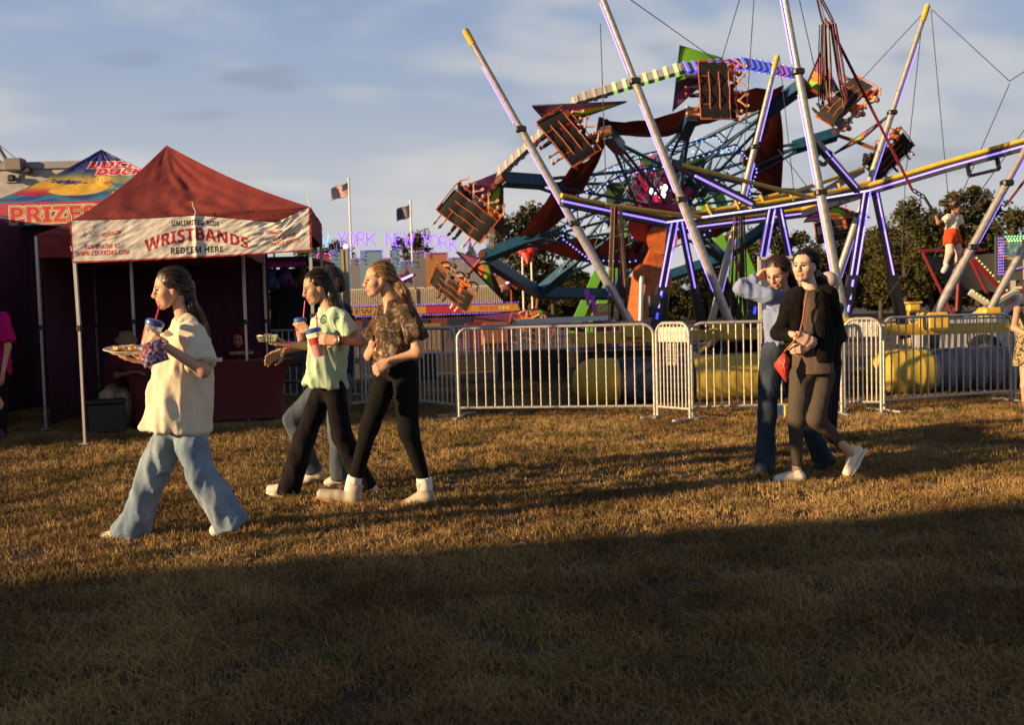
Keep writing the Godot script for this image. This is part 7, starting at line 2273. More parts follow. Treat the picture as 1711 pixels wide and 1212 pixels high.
# seat row centre, row direction, head-to-feet direction, kite corners, arm tip, description
func make_gondolas(t: Node3D, tips: Array) -> void:
	var orange := mt("gondola orange", 0.42, 0.095, 0.018, 0.5)
	var bed := mt("gondola black", 0.006, 0.0055, 0.005, 0.8)
	var fr := mt("kite frame", 0.03, 0.028, 0.028, 0.5)
	var pur := mt("kite purple", 0.2, 0.045, 0.15, 0.7)
	var ora := mt("kite orange", 0.62, 0.16, 0.035, 0.7)
	var gre := mt("kite green", 0.17, 0.45, 0.02, 0.7)
	var drk := mt("kite brown", 0.09, 0.02, 0.02, 0.7)
	var riders := make_rider_protos()
	var cars := [
		[Vector3(-1.294, 4.300, -31.200), Vector3(0.76, -0.62, 0.15), Vector3(-0.58, -0.78, 0.1), [Vector3(-0.232, 5.615, -31.900), Vector3(-1.324, 5.170, -31.600), Vector3(-0.260, 3.880, -31.900)], 4, "the gondola above the lettered funhouse", 3],
		[Vector3(1.762, 6.342, -29.500), Vector3(0.58, -0.78, 0.2), Vector3(-0.92, -0.22, 0.25), [Vector3(3.290, 7.419, -30.000), Vector3(1.035, 7.332, -29.800), Vector3(1.507, 6.900, -30.200)], 3, "the upper left gondola", 2],
		[Vector3(6.177, 7.644, -29.600), Vector3(0.0, -1.0, 0.15), Vector3(-1.0, 0.04, 0.1), [Vector3(6.591, 8.646, -30.300), Vector3(5.366, 8.922, -30.000), Vector3(5.193, 7.446, -30.200)], 2, "the topmost gondola", 3],
		[Vector3(10.986, 7.789, -32.400), Vector3(0.70, 0.70, 0.15), Vector3(-0.5, 0.35, -0.75), [Vector3(10.878, 8.347, -33.000), Vector3(10.478, 9.382, -33.200), Vector3(9.967, 8.164, -33.400)], 1, "the upper right gondola", 3],
		[Vector3(13.969, 6.523, -36.300), Vector3(0.68, 0.70, 0.2), Vector3(0.62, -0.45, -0.6), [Vector3(13.056, 7.269, -36.600), Vector3(13.928, 7.980, -36.800), Vector3(12.373, 6.939, -37.000)], 0, "the rightmost gondola", 3],
		[Vector3(-2.035, 2.117, -35.000), Vector3(0.76, -0.62, 0.2), Vector3(-0.45, -0.5, -0.75), [Vector3(-0.831, 3.027, -35.300), Vector3(-1.676, 3.305, -35.300), Vector3(-0.312, 1.825, -35.500)], 5, "the low gondola before the funhouse", 2],
		[Vector3(0.726, 0.340, -39.000), Vector3(0.9, -0.3, 0.2), Vector3(-0.2, -0.9, -0.3), [Vector3(1.063, 1.275, -39.200), Vector3(-1.262, 1.078, -39.000), Vector3(2.530, 0.520, -39.400)], 6, "the lowest gondola above the barrier", 2],
		[Vector3(13.272, 4.174, -40.000), Vector3(0.95, 0.1, 0.2), Vector3(0.1, -0.9, 0.3), [Vector3(12.744, 5.313, -40.200), Vector3(12.119, 4.637, -40.000), Vector3(14.349, 4.750, -40.300)], 9, "the gondola behind the violet frame legs", 2]]
	var seat := ["first", "second", "third"]
	for c in cars:
		var o: Vector3 = c[0]
		var l: Vector3 = (c[1] as Vector3).normalized()
		var b: Vector3 = c[2]
		b = (b - l * b.dot(l)).normalized()
		var n := l.cross(b).normalized()
		if n.z > 0.0: n = -n
		var W := 1.72
		var H := 0.86
		# frame of orange rails over a padded bed
		var m := MB.new()
		for y in [-0.55, -0.2, 0.15, 0.5]:
			m.tube([o - l * W * 0.5 + b * y * H + n * -0.02, o - l * W * 0.2 + b * (y + 0.03) * H - n * 0.09, o + b * y * H - n * 0.07, o + l * W * 0.2 + b * (y + 0.03) * H - n * 0.09, o + l * W * 0.5 + b * y * H - n * 0.02], 0.016, 6)
		for k in 5:
			var x := lerpf(-0.5, 0.5, k / 4.0) * W
			m.cyl(o + l * x + b * 0.15 * H - n * 0.06, o + l * x + b * 0.5 * H - n * 0.05, 0.016, 5)
		for x in [-0.52, 0.52]:
			m.tube([o + l * x * W - b * 0.8 * H, o + l * x * W - b * 0.6 * H - n * 0.1, o + l * x * W + b * 0.5 * H - n * 0.06], 0.02, 6)
		m.tube([o - l * 0.52 * W - b * 0.8 * H, o + l * 0.52 * W - b * 0.8 * H], 0.018, 6)
		var g := obj("gondola", m, orange, t)
		var q := MB.new()
		q.sheet(func(u: float, v: float) -> Vector3:
			return o + l * (u - 0.5) * W + b * (v - 0.5) * H * 1.02 - n * (0.03 + 0.04 * absf(sin(u * PI * 3.0))), 24, 6)
		q.sheet(func(u: float, v: float) -> Vector3:
			return o + l * (u - 0.5) * W + b * (v - 0.5) * H * 1.02 + n * (0.04 - 0.03 * absf(sin(u * PI * 3.0))), 24, 6)
		obj("padded_bed", q, bed, g)
		# over-the-back restraint hoops
		for k in 3:
			var x := (k - 1) * 0.6
			var hp := []
			for i in 9:
				var a := PI * i / 8.0
				hp.append(o + l * (x + 0.2 * cos(a)) - b * 0.6 + n * (0.08 + 0.3 * sin(a)))
			var hm := MB.new()
			hm.tube(hp, 0.028, 6)
			obj("restraint_hoop", hm, bed, g)
		# hanger to the arm
		var hg := MB.new()
		hg.tube([tips[c[4]], (tips[c[4]] as Vector3).lerp(o, 0.5) + n * 0.35, o + n * 0.4, o + n * 0.1], 0.07, 8)
		obj("hanger", hg, mt("hanger brown", 0.2, 0.05, 0.02, 0.5), g)
		# kite in coloured panels
		var A: Vector3 = c[3][0]
		var B: Vector3 = c[3][1]
		var C: Vector3 = c[3][2]
		var mid := (A + B + C) / 3.0
		A = mid + (A - mid) * 1.25
		B = mid + (B - mid) * 1.25
		C = mid + (C - mid) * 1.25
		var cuts := [0.0, 0.34, 0.56, 0.78, 1.0]
		var dome := (B - A).cross(C - A).normalized() * 0.12
		for k in 4:
			var km := MB.new()
			var p0 := B.lerp(C, cuts[k])
			var p1 := B.lerp(C, cuts[k + 1])
			km.sheet(func(u: float, v: float) -> Vector3:
				return p0.lerp(p1, u).lerp(A, v) + dome * sin(PI * v) * 0.6, 4, 6)
			obj("kite_panel", km, [pur, ora, gre, drk][k] if c[4] != 2 else [gre, gre, drk, pur][k], g)
		var kf := MB.new()
		kf.tube([A, B, C], 0.045, 6, false, true)
		kf.cyl(A, B.lerp(C, 0.5), 0.03, 6)
		obj("kite_spar", kf, fr, g)
		for k in c[6]:
			var x: float = (k - (c[6] - 1) * 0.5) * 0.6
			var src: Node3D = riders[(k + c[4]) % 4]
			var bs := Basis(l, b, n)
			if bs.determinant() < 0: bs = Basis(-l, b, n)
			copy(src, "person", "passenger in %s top, %s in %s" % [["a black", "a grey", "an orange", "a maroon"][(k + c[4]) % 4], seat[k], c[5]], Transform3D(bs, o + l * x - b * 0.6 + n * 0.1), "passengers on the hang glider ride")
	for s in riders: s.free()

func make_rider_protos() -> Array:
	var out := []
	var cl := cloth()
	for k in 4:
		var h := head_at(Vector3(0, -0.24, 0.0), Vector3(0, -0.75, -0.66), Vector3(0, -0.5, 0.86))
		var arms := []
		var legs := []
		for e in [-1.0, 1.0]:
			arms.append([Vector3(0.18 * e, 0.0, 0.02), Vector3(0.3 * e, -0.16, -0.12), Vector3(0.16 * e, -0.3, -0.16)])
			legs.append([Vector3(0.09 * e, 0.56, 0.0), Vector3(0.11 * e, 0.95, -0.06), Vector3(0.10 * e, 1.32, 0.02 + 0.05 * e)])
		var shirt := [cap(Vector3(-0.14, 0.02, 0.02), Vector3(0.14, 0.02, 0.02), 0.085, 0.085), flt(Vector3(0, 0.04, 0), Vector3(0, 0.56, 0), 0.16, 0.15)]
		var pants := []
		for e in [-1.0, 1.0]:
			shirt.append(cap(Vector3(0.18 * e, 0.0, 0.02), Vector3(0.25 * e, -0.1, -0.06), 0.07, 0.065))
			chain(pants, [Vector3(0.08 * e, 0.56, 0.0), Vector3(0.11 * e, 0.95, -0.06)] if k % 2 == 0 else [Vector3(0.08 * e, 0.56, 0.0), Vector3(0.11 * e, 0.95, -0.06), Vector3(0.10 * e, 1.28, 0.02 + 0.05 * e)], [0.1, 0.075] if k % 2 == 0 else [0.1, 0.075, 0.055], true)
		var hair := [cap(hf(h, 0, 0.05, -0.03), hf(h, 0, 0.04, -0.02), 0.085, 0.085)]
		var shoes := []
		for e in [-1.0, 1.0]:
			shoes.append(cap(Vector3(0.10 * e, 1.34, 0.02 + 0.05 * e), Vector3(0.10 * e, 1.43, -0.1), 0.05, 0.042))
		var s := {"at": Vector3.ZERO, "head": h, "hair_tone": Color(0.02, 0.012, 0.01), "tone": Color(0.5, 0.28, 0.18), "cell": 0.024, "head_cell": 0.013, "hand_cell": 0.011,
			"arms": arms, "legs": legs, "torso": [Vector3(0, 0.54, 0), Vector3(0, 0.12, 0), Vector3(0, -0.08, 0.01)],
			"hands": [[Vector3(-0.16, -0.3, -0.16), Vector3(0.3, -1, 0), Vector3(0, 0, -1), [30, 50, 30], 1.0], [Vector3(0.16, -0.3, -0.16), Vector3(-0.3, -1, 0), Vector3(0, 0, -1), [30, 50, 30], -1.0]],
			"layers": [
				["hair", hair, 0.014, 100.0, hair_col(Color(0.015, 0.01, 0.008), Color(0.06, 0.03, 0.02)), vmat("hair", 0.45)],
				["shirt", shirt, 0.022, 90.0, plain_col([Color(0.02, 0.02, 0.022), Color(0.13, 0.13, 0.14), Color(0.45, 0.14, 0.05), Color(0.13, 0.02, 0.03)][k]), cl, 0.01, 5.0],
				["trousers", pants, 0.022, 90.0, plain_col([Color(0.04, 0.05, 0.07), Color(0.02, 0.02, 0.02), Color(0.06, 0.07, 0.1), Color(0.03, 0.03, 0.035)][k]), cl],
				["shoe", shoes, 0.016, 90.0, plain_col([Color(0.5, 0.46, 0.4), Color(0.04, 0.04, 0.04), Color(0.6, 0.55, 0.48), Color(0.4, 0.05, 0.05)][k]), vmat("shoe", 0.7)],
			]}
		out.append(figure("passenger", s))
	names.erase("person")
	for o in out:
		remove_child(o)
	return out

# ---------------------------------------------------------------- background
func make_back() -> void:
	make_trees()
	make_funhouse()
	make_flags()
	make_left_trailer()
	make_midway()
	make_right_side()

func tree_mesh(sd: int, h: float, rad: float, kind: int) -> Array:
	var r := RandomNumberGenerator.new()
	r.seed = sd
	var trunk := MB.new()
	var lean := Vector3(r.randf_range(-0.3, 0.3), 0, r.randf_range(-0.3, 0.3))
	trunk.tube([Vector3.ZERO, Vector3(0, h * 0.3, 0) + lean * 0.4, Vector3(0, h * 0.62, 0) + lean, Vector3(0, h * 0.92, 0) + lean * 1.2], [0.26, 0.2, 0.12, 0.03], 7)
	var clumps := []
	var n := 34 if kind == 0 else 26
	for i in n:
		var v := (i + 0.5) / n
		var y := lerpf(0.26, 0.97, v)
		var prof := sin(PI * clampf(0.12 + (y - 0.24) * 1.12, 0, 1)) if kind == 0 else lerpf(0.95, 0.25, clampf((y - 0.25) / 0.75, 0, 1))
		var a := r.randf() * TAU
		var rr := rad * prof * sqrt(r.randf_range(0.15, 1.0))
		var c := Vector3(cos(a) * rr, y * h, sin(a) * rr) + lean * y
		clumps.append([c, r.randf_range(0.5, 1.05) * (rad / 2.6) * (1.0 if kind == 0 else 0.75)])
		if i % 2 == 0: trunk.tube([Vector3(0, (y - 0.14) * h, 0) + lean * y * 0.8, c.lerp(Vector3(0, y * h, 0), 0.5) + Vector3(0, -0.3, 0), c], [0.07, 0.05, 0.015], 5)
	var crown := MB.new()
	for c in clumps:
		var m := 150
		for i in m:
			var d: Vector3 = Vector3(r.randfn(), r.randfn() * 0.8, r.randfn()).normalized() * pow(r.randf(), 0.45) * c[1]
			var p: Vector3 = c[0] + d
			var ax := Vector3(r.randfn(), r.randfn(), r.randfn()).normalized()
			var bx := ax.cross(Vector3(r.randfn(), r.randfn(), r.randfn())).normalized()
			var s := r.randf_range(0.09, 0.2)
			var t := r.randf_range(0.55, 1.35)
			crown.col = Color(0.046 * t, 0.05 * t, 0.014 * t).lerp(Color(0.11, 0.075, 0.02) * t, r.randf() * 0.35)
			crown.tri(p - ax * s, p + bx * s * 0.7, p + ax * s)
			crown.tri(p - ax * s, p + ax * s, p - bx * s * 0.7)
	return [trunk, crown]

func make_trees() -> void:
	var bark := mt("bark", 0.06, 0.045, 0.032, 0.9)
	var leaf := vmat("leaves", 0.7, 0.0, 0.3)
	leaf.backlight_enabled = true
	leaf.backlight = sr(0.025, 0.03, 0.006)
	var protos := []
	for k in 4:
		var q := tree_mesh(40 + k, 10.0, 3.0 if k < 3 else 2.3, 0 if k < 3 else 1)
		var t := Node3D.new()
		var a := obj("trunk", q[0], bark, null)
		var b := obj("crown", q[1], leaf, null)
		remove_child(a)
		remove_child(b)
		a.name = "trunk"
		b.name = "crown"
		t.add_child(a)
		t.add_child(b)
		t.set_meta("category", "tree")
		protos.append(t)
	names.erase("trunk")
	names.erase("crown")
	# base x, base z, height, proto, width factor
	var spots := [
		[Vector3(1.582, 9.026, -74.000), 0, 1.0, "tall rounded tree left of the wheel, above the red balloon"], [Vector3(-0.126, 8.172, -72.000), 1, 0.9, "tree beside the wheel, nearest the leftmost gondola"], [Vector3(3.367, 7.904, -78.000), 2, 1.0, "tree seen through the wheel's lower left arms"], [Vector3(-10.301, 8.484, -92.000), 3, 0.9, "thin tree behind the word NEW"], [Vector3(-8.112, 8.707, -90.000), 1, 0.8, "round tree behind the W of NEW"],
		[Vector3(-16.320, 8.416, -95.000), 2, 0.9, "tree behind the first word YORK"], [Vector3(-19.006, 8.602, -95.000), 0, 0.9, "tree showing between the banner and the lit letter W"], [Vector3(27.968, 8.231, -70.000), 0, 1.05, "broad tree left of the bouncing child"], [Vector3(32.457, 9.449, -72.000), 3, 1.3, "tall tree directly behind the bouncing child"], [Vector3(35.006, 9.366, -74.000), 1, 1.0, "tall tree right of the bouncing child"], [Vector3(35.557, 7.440, -70.000), 2, 1.1, "tree above the lit panel at the right edge"],
		[Vector3(33.181, 8.317, -78.000), 1, 1.0, "tree filling the gap left of the child"], [Vector3(19.821, 7.745, -76.000), 0, 1.0, "tree behind the middle legs of the bungee frame"], [Vector3(17.981, 7.230, -78.000), 1, 1.0, "tree behind the hanging elastic cords"], [Vector3(22.374, 6.765, -76.000), 2, 1.0, "tree behind the woman in black's head"], [Vector3(16.116, 6.774, -80.000), 3, 1.1, "tree between the green ride legs"], [Vector3(28.428, 6.967, -76.000), 1, 1.0, "tree behind the right legs of the bungee frame"], [Vector3(26.443, 6.722, -78.000), 0, 1.0, "tree behind the coloured kite over the women"], [Vector3(39.176, 7.848, -72.000), 0, 1.1, "tree just outside the right edge"]]
	for s in spots:
		var p: Vector3 = s[0]
		var k: float = p.y / 10.0
		copy(protos[s[1]], "tree", s[3], Transform3D(Basis(Vector3.UP, p.x * 3.1).scaled(Vector3(k * s[2], k, k * s[2])), Vector3(p.x, 0, p.z)), "trees behind the fairground")
	# the lower wood behind, which reads as one mass
	var r := RandomNumberGenerator.new()
	r.seed = 9
	var holder := Node3D.new()
	holder.name = "far_wood"
	add_child(holder)
	tag(holder, "dark belt of trees closing the field behind the rides", "wood", "", "stuff")
	for pr in 4:
		var mm := MultiMesh.new()
		mm.transform_format = MultiMesh.TRANSFORM_3D
		mm.mesh = (protos[pr].get_child(1) as MeshInstance3D).mesh
		mm.instance_count = 30
		for i in 30:
			var x := -52.0 + 104.0 * ((i + pr * 0.25) / 30.0) + r.randf_range(-1, 1)
			var h := r.randf_range(0.45, 0.65) + 0.3 * smoothstep(15.0, 40.0, x)
			if x < -5.0: h *= 0.8
			mm.set_instance_transform(i, Transform3D(Basis(Vector3.UP, r.randf() * TAU).scaled(Vector3(h * 1.35, h, h * 1.35)), Vector3(x, -1.2, -98.0 + r.randf_range(-6, 6))))
		var mi := MultiMeshInstance3D.new()
		mi.name = "tree_crowns"
		mi.multimesh = mm
		mi.set_meta("kind", "stuff")
		holder.add_child(mi, true)
	for q in protos: q.free()

# ---------------------------------------------------------------- lettered funhouse
var strokes := {
	"N": [[0, 1, 0, 0, 1, 1, 1, 0]], "E": [[1, 0, 0, 0, 0, 1, 1, 1], [0, 0.5, 0.8, 0.5]], "W": [[0, 0, 0.25, 1, 0.5, 0.3, 0.75, 1, 1, 0]],
	"Y": [[0, 0, 0.5, 0.5, 1, 0], [0.5, 0.5, 0.5, 1]], "O": [[0.5, 0, 0.15, 0.15, 0, 0.5, 0.15, 0.85, 0.5, 1, 0.85, 0.85, 1, 0.5, 0.85, 0.15, 0.5, 0]],
	"R": [[0, 1, 0, 0, 0.7, 0.05, 0.9, 0.25, 0.7, 0.5, 0, 0.52], [0.45, 0.52, 1, 1]], "K": [[0, 0, 0, 1], [1, 0, 0.05, 0.55], [0.3, 0.4, 1, 1]], "A": [[0, 1, 0.5, 0, 1, 1]]}

func make_funhouse() -> void:
	var D := 45.0
	var o := Vector3(-4.749, 0.346, -45.000) * Vector3(1, 0, 1)
	var t := thing("funhouse", "funhouse with a painted skyline under big letters of violet bulbs", "funhouse", o)
	var vb := glow("violet bulb", 0.22, 0.04, 0.95, 0.75)
	var cb := glow("cyan bulb", 0.12, 0.5, 0.95, 0.6)
	# lower storey
	var low := MB.new()
	var l0 := Vector3(-10.919, 1.602, -45.000)
	var l1 := Vector3(0.407, 1.405, -45.000)
	low.box(Transform3D(Basis(), Vector3((l0.x + l1.x) * 0.5, 0.55, -46.2)), Vector3(l1.x - l0.x, 1.1, 2.2))
	obj("lower_storey", low, mt("funhouse red", 0.12, 0.02, 0.015, 0.6), t)
	for k in 6:
		var w := MB.new()
		var x := lerpf(l0.x + 0.8, l1.x - 0.8, k / 5.0)
		w.box(Transform3D(Basis(), Vector3(x, 0.6, -45.08)), Vector3(1.1, 0.9, 0.03))
		obj("window", w, mt("funhouse window", 0.02, 0.025, 0.045, 0.3), t)
	# deck banner strip
	var W := 1024
	var img := Image.create(W, 36, false, Image.FORMAT_RGB8)
	for x in W:
		for y in 36:
			var c := sr(0.42, 0.22, 0.03)
			if x > 640 and x < 790: c = sr(0.34, 0.02, 0.02)
			img.set_pixel(x, y, c)
	stamp(img, "NEW YORK", Rect2(310, 6, 260, 24), sr(0.06, 0.04, 0.03))
	for k in 8: stamp(img, "*", Rect2(14 + k * 18 + (0 if k < 4 else 830), 10, 12, 14), sr(0.6, 0.5, 0.4))
	stamp(img, "NEW YORK", Rect2(860, 8, 80, 20), sr(0.4, 0.05, 0.04))
	stamp(img, "NEW YORK", Rect2(130, 8, 120, 20), sr(0.35, 0.03, 0.03))
	var bn := MB.new()
	var y0: float = l0.y + 0.03
	bn.uquad(Vector3(l0.x, y0, -44.9), Vector3(l1.x, y0, -44.9), Vector3(l1.x, y0 - 0.33, -44.9), Vector3(l0.x, y0 - 0.33, -44.9))
	obj("lettered_strip", bn, tex_mat("funhouse strip", img, 0.6), t)
	var dk := MB.new()
	dk.box(Transform3D(Basis(), Vector3((l0.x + l1.x) * 0.5, y0 - 0.16, -46.0)), Vector3(l1.x - l0.x, 0.36, 2.1))
	obj("deck", dk, mt("funhouse deck", 0.05, 0.045, 0.04, 0.7), t)
	for yy in [y0 + 0.06, y0 - 0.39]:
		var lb := MB.new()
		bulbs(lb, [Vector3(l0.x, yy, -44.86), Vector3(l1.x, yy, -44.86)], 0.12, 0.036)
		obj("bulb_strip", lb, vb, t)
	# balustrade, too fine to pick apart one by one
	var bl := MB.new()
	var nb := 130
	for k in nb:
		var x := lerpf(l0.x + 0.05, l1.x - 0.7, float(k) / nb)
		bl.bar(Vector3(x, y0 + 0.08, -44.95), Vector3(x, y0 + 0.82, -44.95), 0.034, 0.03, Vector3.BACK)
	bl.bar(Vector3(l0.x, y0 + 0.84, -44.95), Vector3(l1.x - 0.7, y0 + 0.84, -44.95), 0.05, 0.05)
	var bk := MB.new()
	bk.box(Transform3D(Basis(), Vector3((l0.x + l1.x) * 0.5 - 0.35, y0 + 0.42, -45.3)), Vector3(l1.x - l0.x - 0.8, 0.8, 0.06))
	obj("deck_wall", bk, mt("deck wall grey", 0.05, 0.05, 0.055, 0.7), t)
	var bo := obj("balustrade", bl, mt("baluster cream", 0.62, 0.55, 0.4, 0.5), t)
	bo.set_meta("kind", "stuff")
	# painted skyline boards: left px, right px, top px, colour, window colour
	var boards := [
		[500, 530, 436, [0.10, 0.16, 0.22], 0], [530, 552, 424, [0.2, 0.03, 0.05], 0], [552, 586, 418, [0.07, 0.15, 0.24], 1], [586, 602, 433, [0.2, 0.2, 0.21], 2], [602, 640, 420, [0.13, 0.24, 0.34], 0], [640, 656, 434, [0.36, 0.2, 0.08], 3],
		[656, 669, 418, [0.08, 0.17, 0.25], 1], [669, 690, 440, [0.12, 0.2, 0.26], 2], [690, 712, 424, [0.17, 0.17, 0.18], 2], [712, 750, 427, [0.40, 0.17, 0.05], 3], [750, 776, 436, [0.27, 0.26, 0.25], 2], [776, 802, 436, [0.22, 0.24, 0.25], 2], [802, 820, 448, [0.13, 0.16, 0.2], 1], [820, 846, 466, [0.36, 0.17, 0.06], 3]]
	for b in boards:
		var w: int = (b[1] - b[0]) * 6
		var im := Image.create(w, 240, false, Image.FORMAT_RGB8)
		var c: Array = b[3]
		im.fill(sr(c[0], c[1], c[2]))
		if b[4] > 0:
			var st := 11 if b[4] != 1 else 18
			for yy in range(6, 236, st):
				for xx in range(5, w - 5, st):
					im.fill_rect(Rect2i(xx, yy, st - (4 if b[4] != 1 else 2), st - 4), sr(c[0] * 0.45, c[1] * 0.5, c[2] * 0.6) if b[4] != 1 else sr(c[0] * 1.5, c[1] * 1.5, c[2] * 1.4))
		var m := MB.new()
		var xa: float = l0.x + (b[0] - 452.0) * (l1.x - l0.x) / 416.0
		var xb: float = l0.x + (b[1] - 452.0) * (l1.x - l0.x) / 416.0
		var yt: float = y0 + (517.0 - b[2]) * 45.0 / 1650.0
		m.uquad(Vector3(xa, yt, -45.6), Vector3(xb, yt, -45.6), Vector3(xb, y0, -45.6), Vector3(xa, y0, -45.6))
		m.bar(Vector3(xa, yt - 0.04, -45.66), Vector3(xb, yt - 0.04, -45.66), 0.1, 0.08)
		obj("skyline_board", m, tex_mat("skyline %d" % b[0], im, 0.65), t)
		var lb := MB.new()
		bulbs(lb, [Vector3(xa, yt - 0.3, -45.5), Vector3(xa, yt, -45.5), Vector3(xb, yt, -45.5), Vector3(xb, yt - 0.3, -45.5)], 0.12, 0.036)
		obj("bulb_outline", lb, vb if b[0] != 530 else glow("pink bulb", 0.8, 0.05, 0.6, 1.5), t)
	# peak
	var pk := MB.new()
	pk.tri(Vector3(-2.053, 3.777, -45.500), Vector3(-1.756, 4.535, -45.500), Vector3(-1.393, 3.814, -45.500))
	obj("skyline_peak", pk, mt("peak green", 0.06, 0.11, 0.06, 0.7), t)
	var pl := MB.new()
	bulbs(pl, [Vector3(-2.103, 3.773, -45.400), Vector3(-1.751, 4.582, -45.400), Vector3(-1.390, 3.809, -45.400), Vector3(-1.224, 3.859, -45.400)], 0.1, 0.04)
	obj("bulb_outline", pl, vb, t)
	# letters
	var word := [["N", 470, 490, 420, 392, 0.0], ["E", 494, 510, 418, 392, 0.0], ["W", 532, 553, 415, 393, -0.05], ["Y", 566, 579, 414, 390, 0.0], ["O", 581, 596, 413, 390, 0], ["R", 599, 612, 413, 390, 0], ["K", 615, 630, 414, 391, 0.05], ["N", 647, 660, 415, 393, 0], ["E", 663, 674, 415, 393, 0], ["W", 677, 695, 415, 393, 0], ["Y", 708, 719, 418, 394, 0.05], ["O", 721, 735, 419, 397, 0.05], ["R", 737, 750, 422, 400, 0.08], ["K", 753, 766, 426, 404, 0.12]]
	for w in word:
		for dbl in 1:
			var m := MB.new()
			for s in strokes[w[0]]:
				var pts := []
				for i in range(0, s.size(), 2):
					var px: float = lerpf(w[1], w[2], s[i])
					var py: float = lerpf(w[4], w[3], s[i + 1]) + 0.5 * w[5] * (px - w[1])
					pts.append(Vector3(l0.x + (px - 452.0) * (l1.x - l0.x) / 416.0, y0 + (517.0 - py) * 45.0 / 1650.0, -45.3))
				bulbs(m, pts, 0.1, 0.062)
			obj("bulb_letter", m, cb if w[1] == 532 else vb, t)
	for k in 3:
		var sp := MB.new()
		var x := lerpf(l0.x + 3.0, l1.x - 2.2, k / 2.0)
		sp.cyl(Vector3(x, y0, -45.9), Vector3(x, y0 + 3.2, -45.9), 0.05, 6)
		obj("sign_post", sp, mt("funhouse deck"), t)
	# star signs
	for s in [Vector3(-4.634, 2.943, -44.700), Vector3(0.059, 2.655, -44.700)]:
		var st := MB.new()
		var inn := MB.new()
		for k in 10:
			var a := PI / 2 + TAU * k / 10.0
			var b := PI / 2 + TAU * (k + 1) / 10.0
			var ra := 0.5 if k % 2 == 0 else 0.22
			var rb := 0.22 if k % 2 == 0 else 0.5
			st.tri(s, s + Vector3(cos(a) * ra, sin(a) * ra, 0), s + Vector3(cos(b) * rb, sin(b) * rb, 0))
			inn.tri(s + Vector3(0, 0, 0.03), s + Vector3(cos(a) * ra, sin(a) * ra, 0) * 0.68 + Vector3(0, 0, 0.03), s + Vector3(cos(b) * rb, sin(b) * rb, 0) * 0.68 + Vector3(0, 0, 0.03))
		var so := obj("star_sign", st, mt("star red", 0.35, 0.01, 0.03, 0.5), t)
		obj("star_face", inn, mt("star navy", 0.02, 0.015, 0.05, 0.5), so)
		var lt := MB.new()
		lt.bar(s + Vector3(-0.25, -0.1, 0.06), s + Vector3(0.28, 0.12, 0.06), 0.03, 0.09)
		obj("neon_script", lt, glow("star neon", 0.5, 0.4, 1.0, 1.2), so)
		var ps := MB.new()
		ps.cyl(s + Vector3(0, -0.4, -0.05), s + Vector3(0, -1.1, -0.05), 0.04, 6)
		obj("star_post", ps, mt("star red"), so)

func make_flags() -> void:
	for q in [[Vector3(-9.843, 9.736, -62.000), 0], [Vector3(-6.051, 8.264, -62.000), 1]]:
		var top: Vector3 = q[0]
		var t := thing("flagpole", ["white flagpole flying the striped flag with stars", "white flagpole flying the darker blue flag"][q[1]], "flagpole", Vector3(top.x, 0, top.z))
		var m := MB.new()
		m.cyl(Vector3(top.x, 0, top.z), top, 0.055, 8)
		m.ball(top + Vector3(0, 0.06, 0), 0.08, 8)
		obj("pole", m, mt("flagpole white", 0.7, 0.68, 0.64, 0.5), t)
		var im := Image.create(190, 100, false, Image.FORMAT_RGB8)
		if q[1] == 0:
			for k in 13: im.fill_rect(Rect2i(0, int(k * 7.7), 190, 8), sr(0.30, 0.02, 0.03) if k % 2 == 0 else sr(0.6, 0.57, 0.52))
			im.fill_rect(Rect2i(0, 0, 76, 54), sr(0.02, 0.025, 0.07))
			for y in 5:
				for x in 6: im.fill_rect(Rect2i(6 + x * 12, 5 + y * 10, 3, 3), sr(0.6, 0.58, 0.55))
		else:
			im.fill(sr(0.06, 0.07, 0.13))
			im.fill_rect(Rect2i(60, 30, 60, 45), sr(0.16, 0.14, 0.13))
			im.fill_rect(Rect2i(75, 20, 30, 14), sr(0.25, 0.16, 0.06))
		var f := MB.new()
		f.sheet(func(u: float, v: float) -> Vector3:
			var sz := Vector2(1.25, 0.8) if q[1] == 0 else Vector2(1.0, 0.8)
			return top + Vector3(-u * sz.x * 0.88, -0.08 - v * sz.y - u * 0.36 * sz.x - 0.06 * sin(u * 6.0), 0.14 * sin(u * 7.0 + v * 1.5) * u), 26, 10)
		obj("flag", f, tex_mat("flag %d" % q[1], im, 0.8), t)

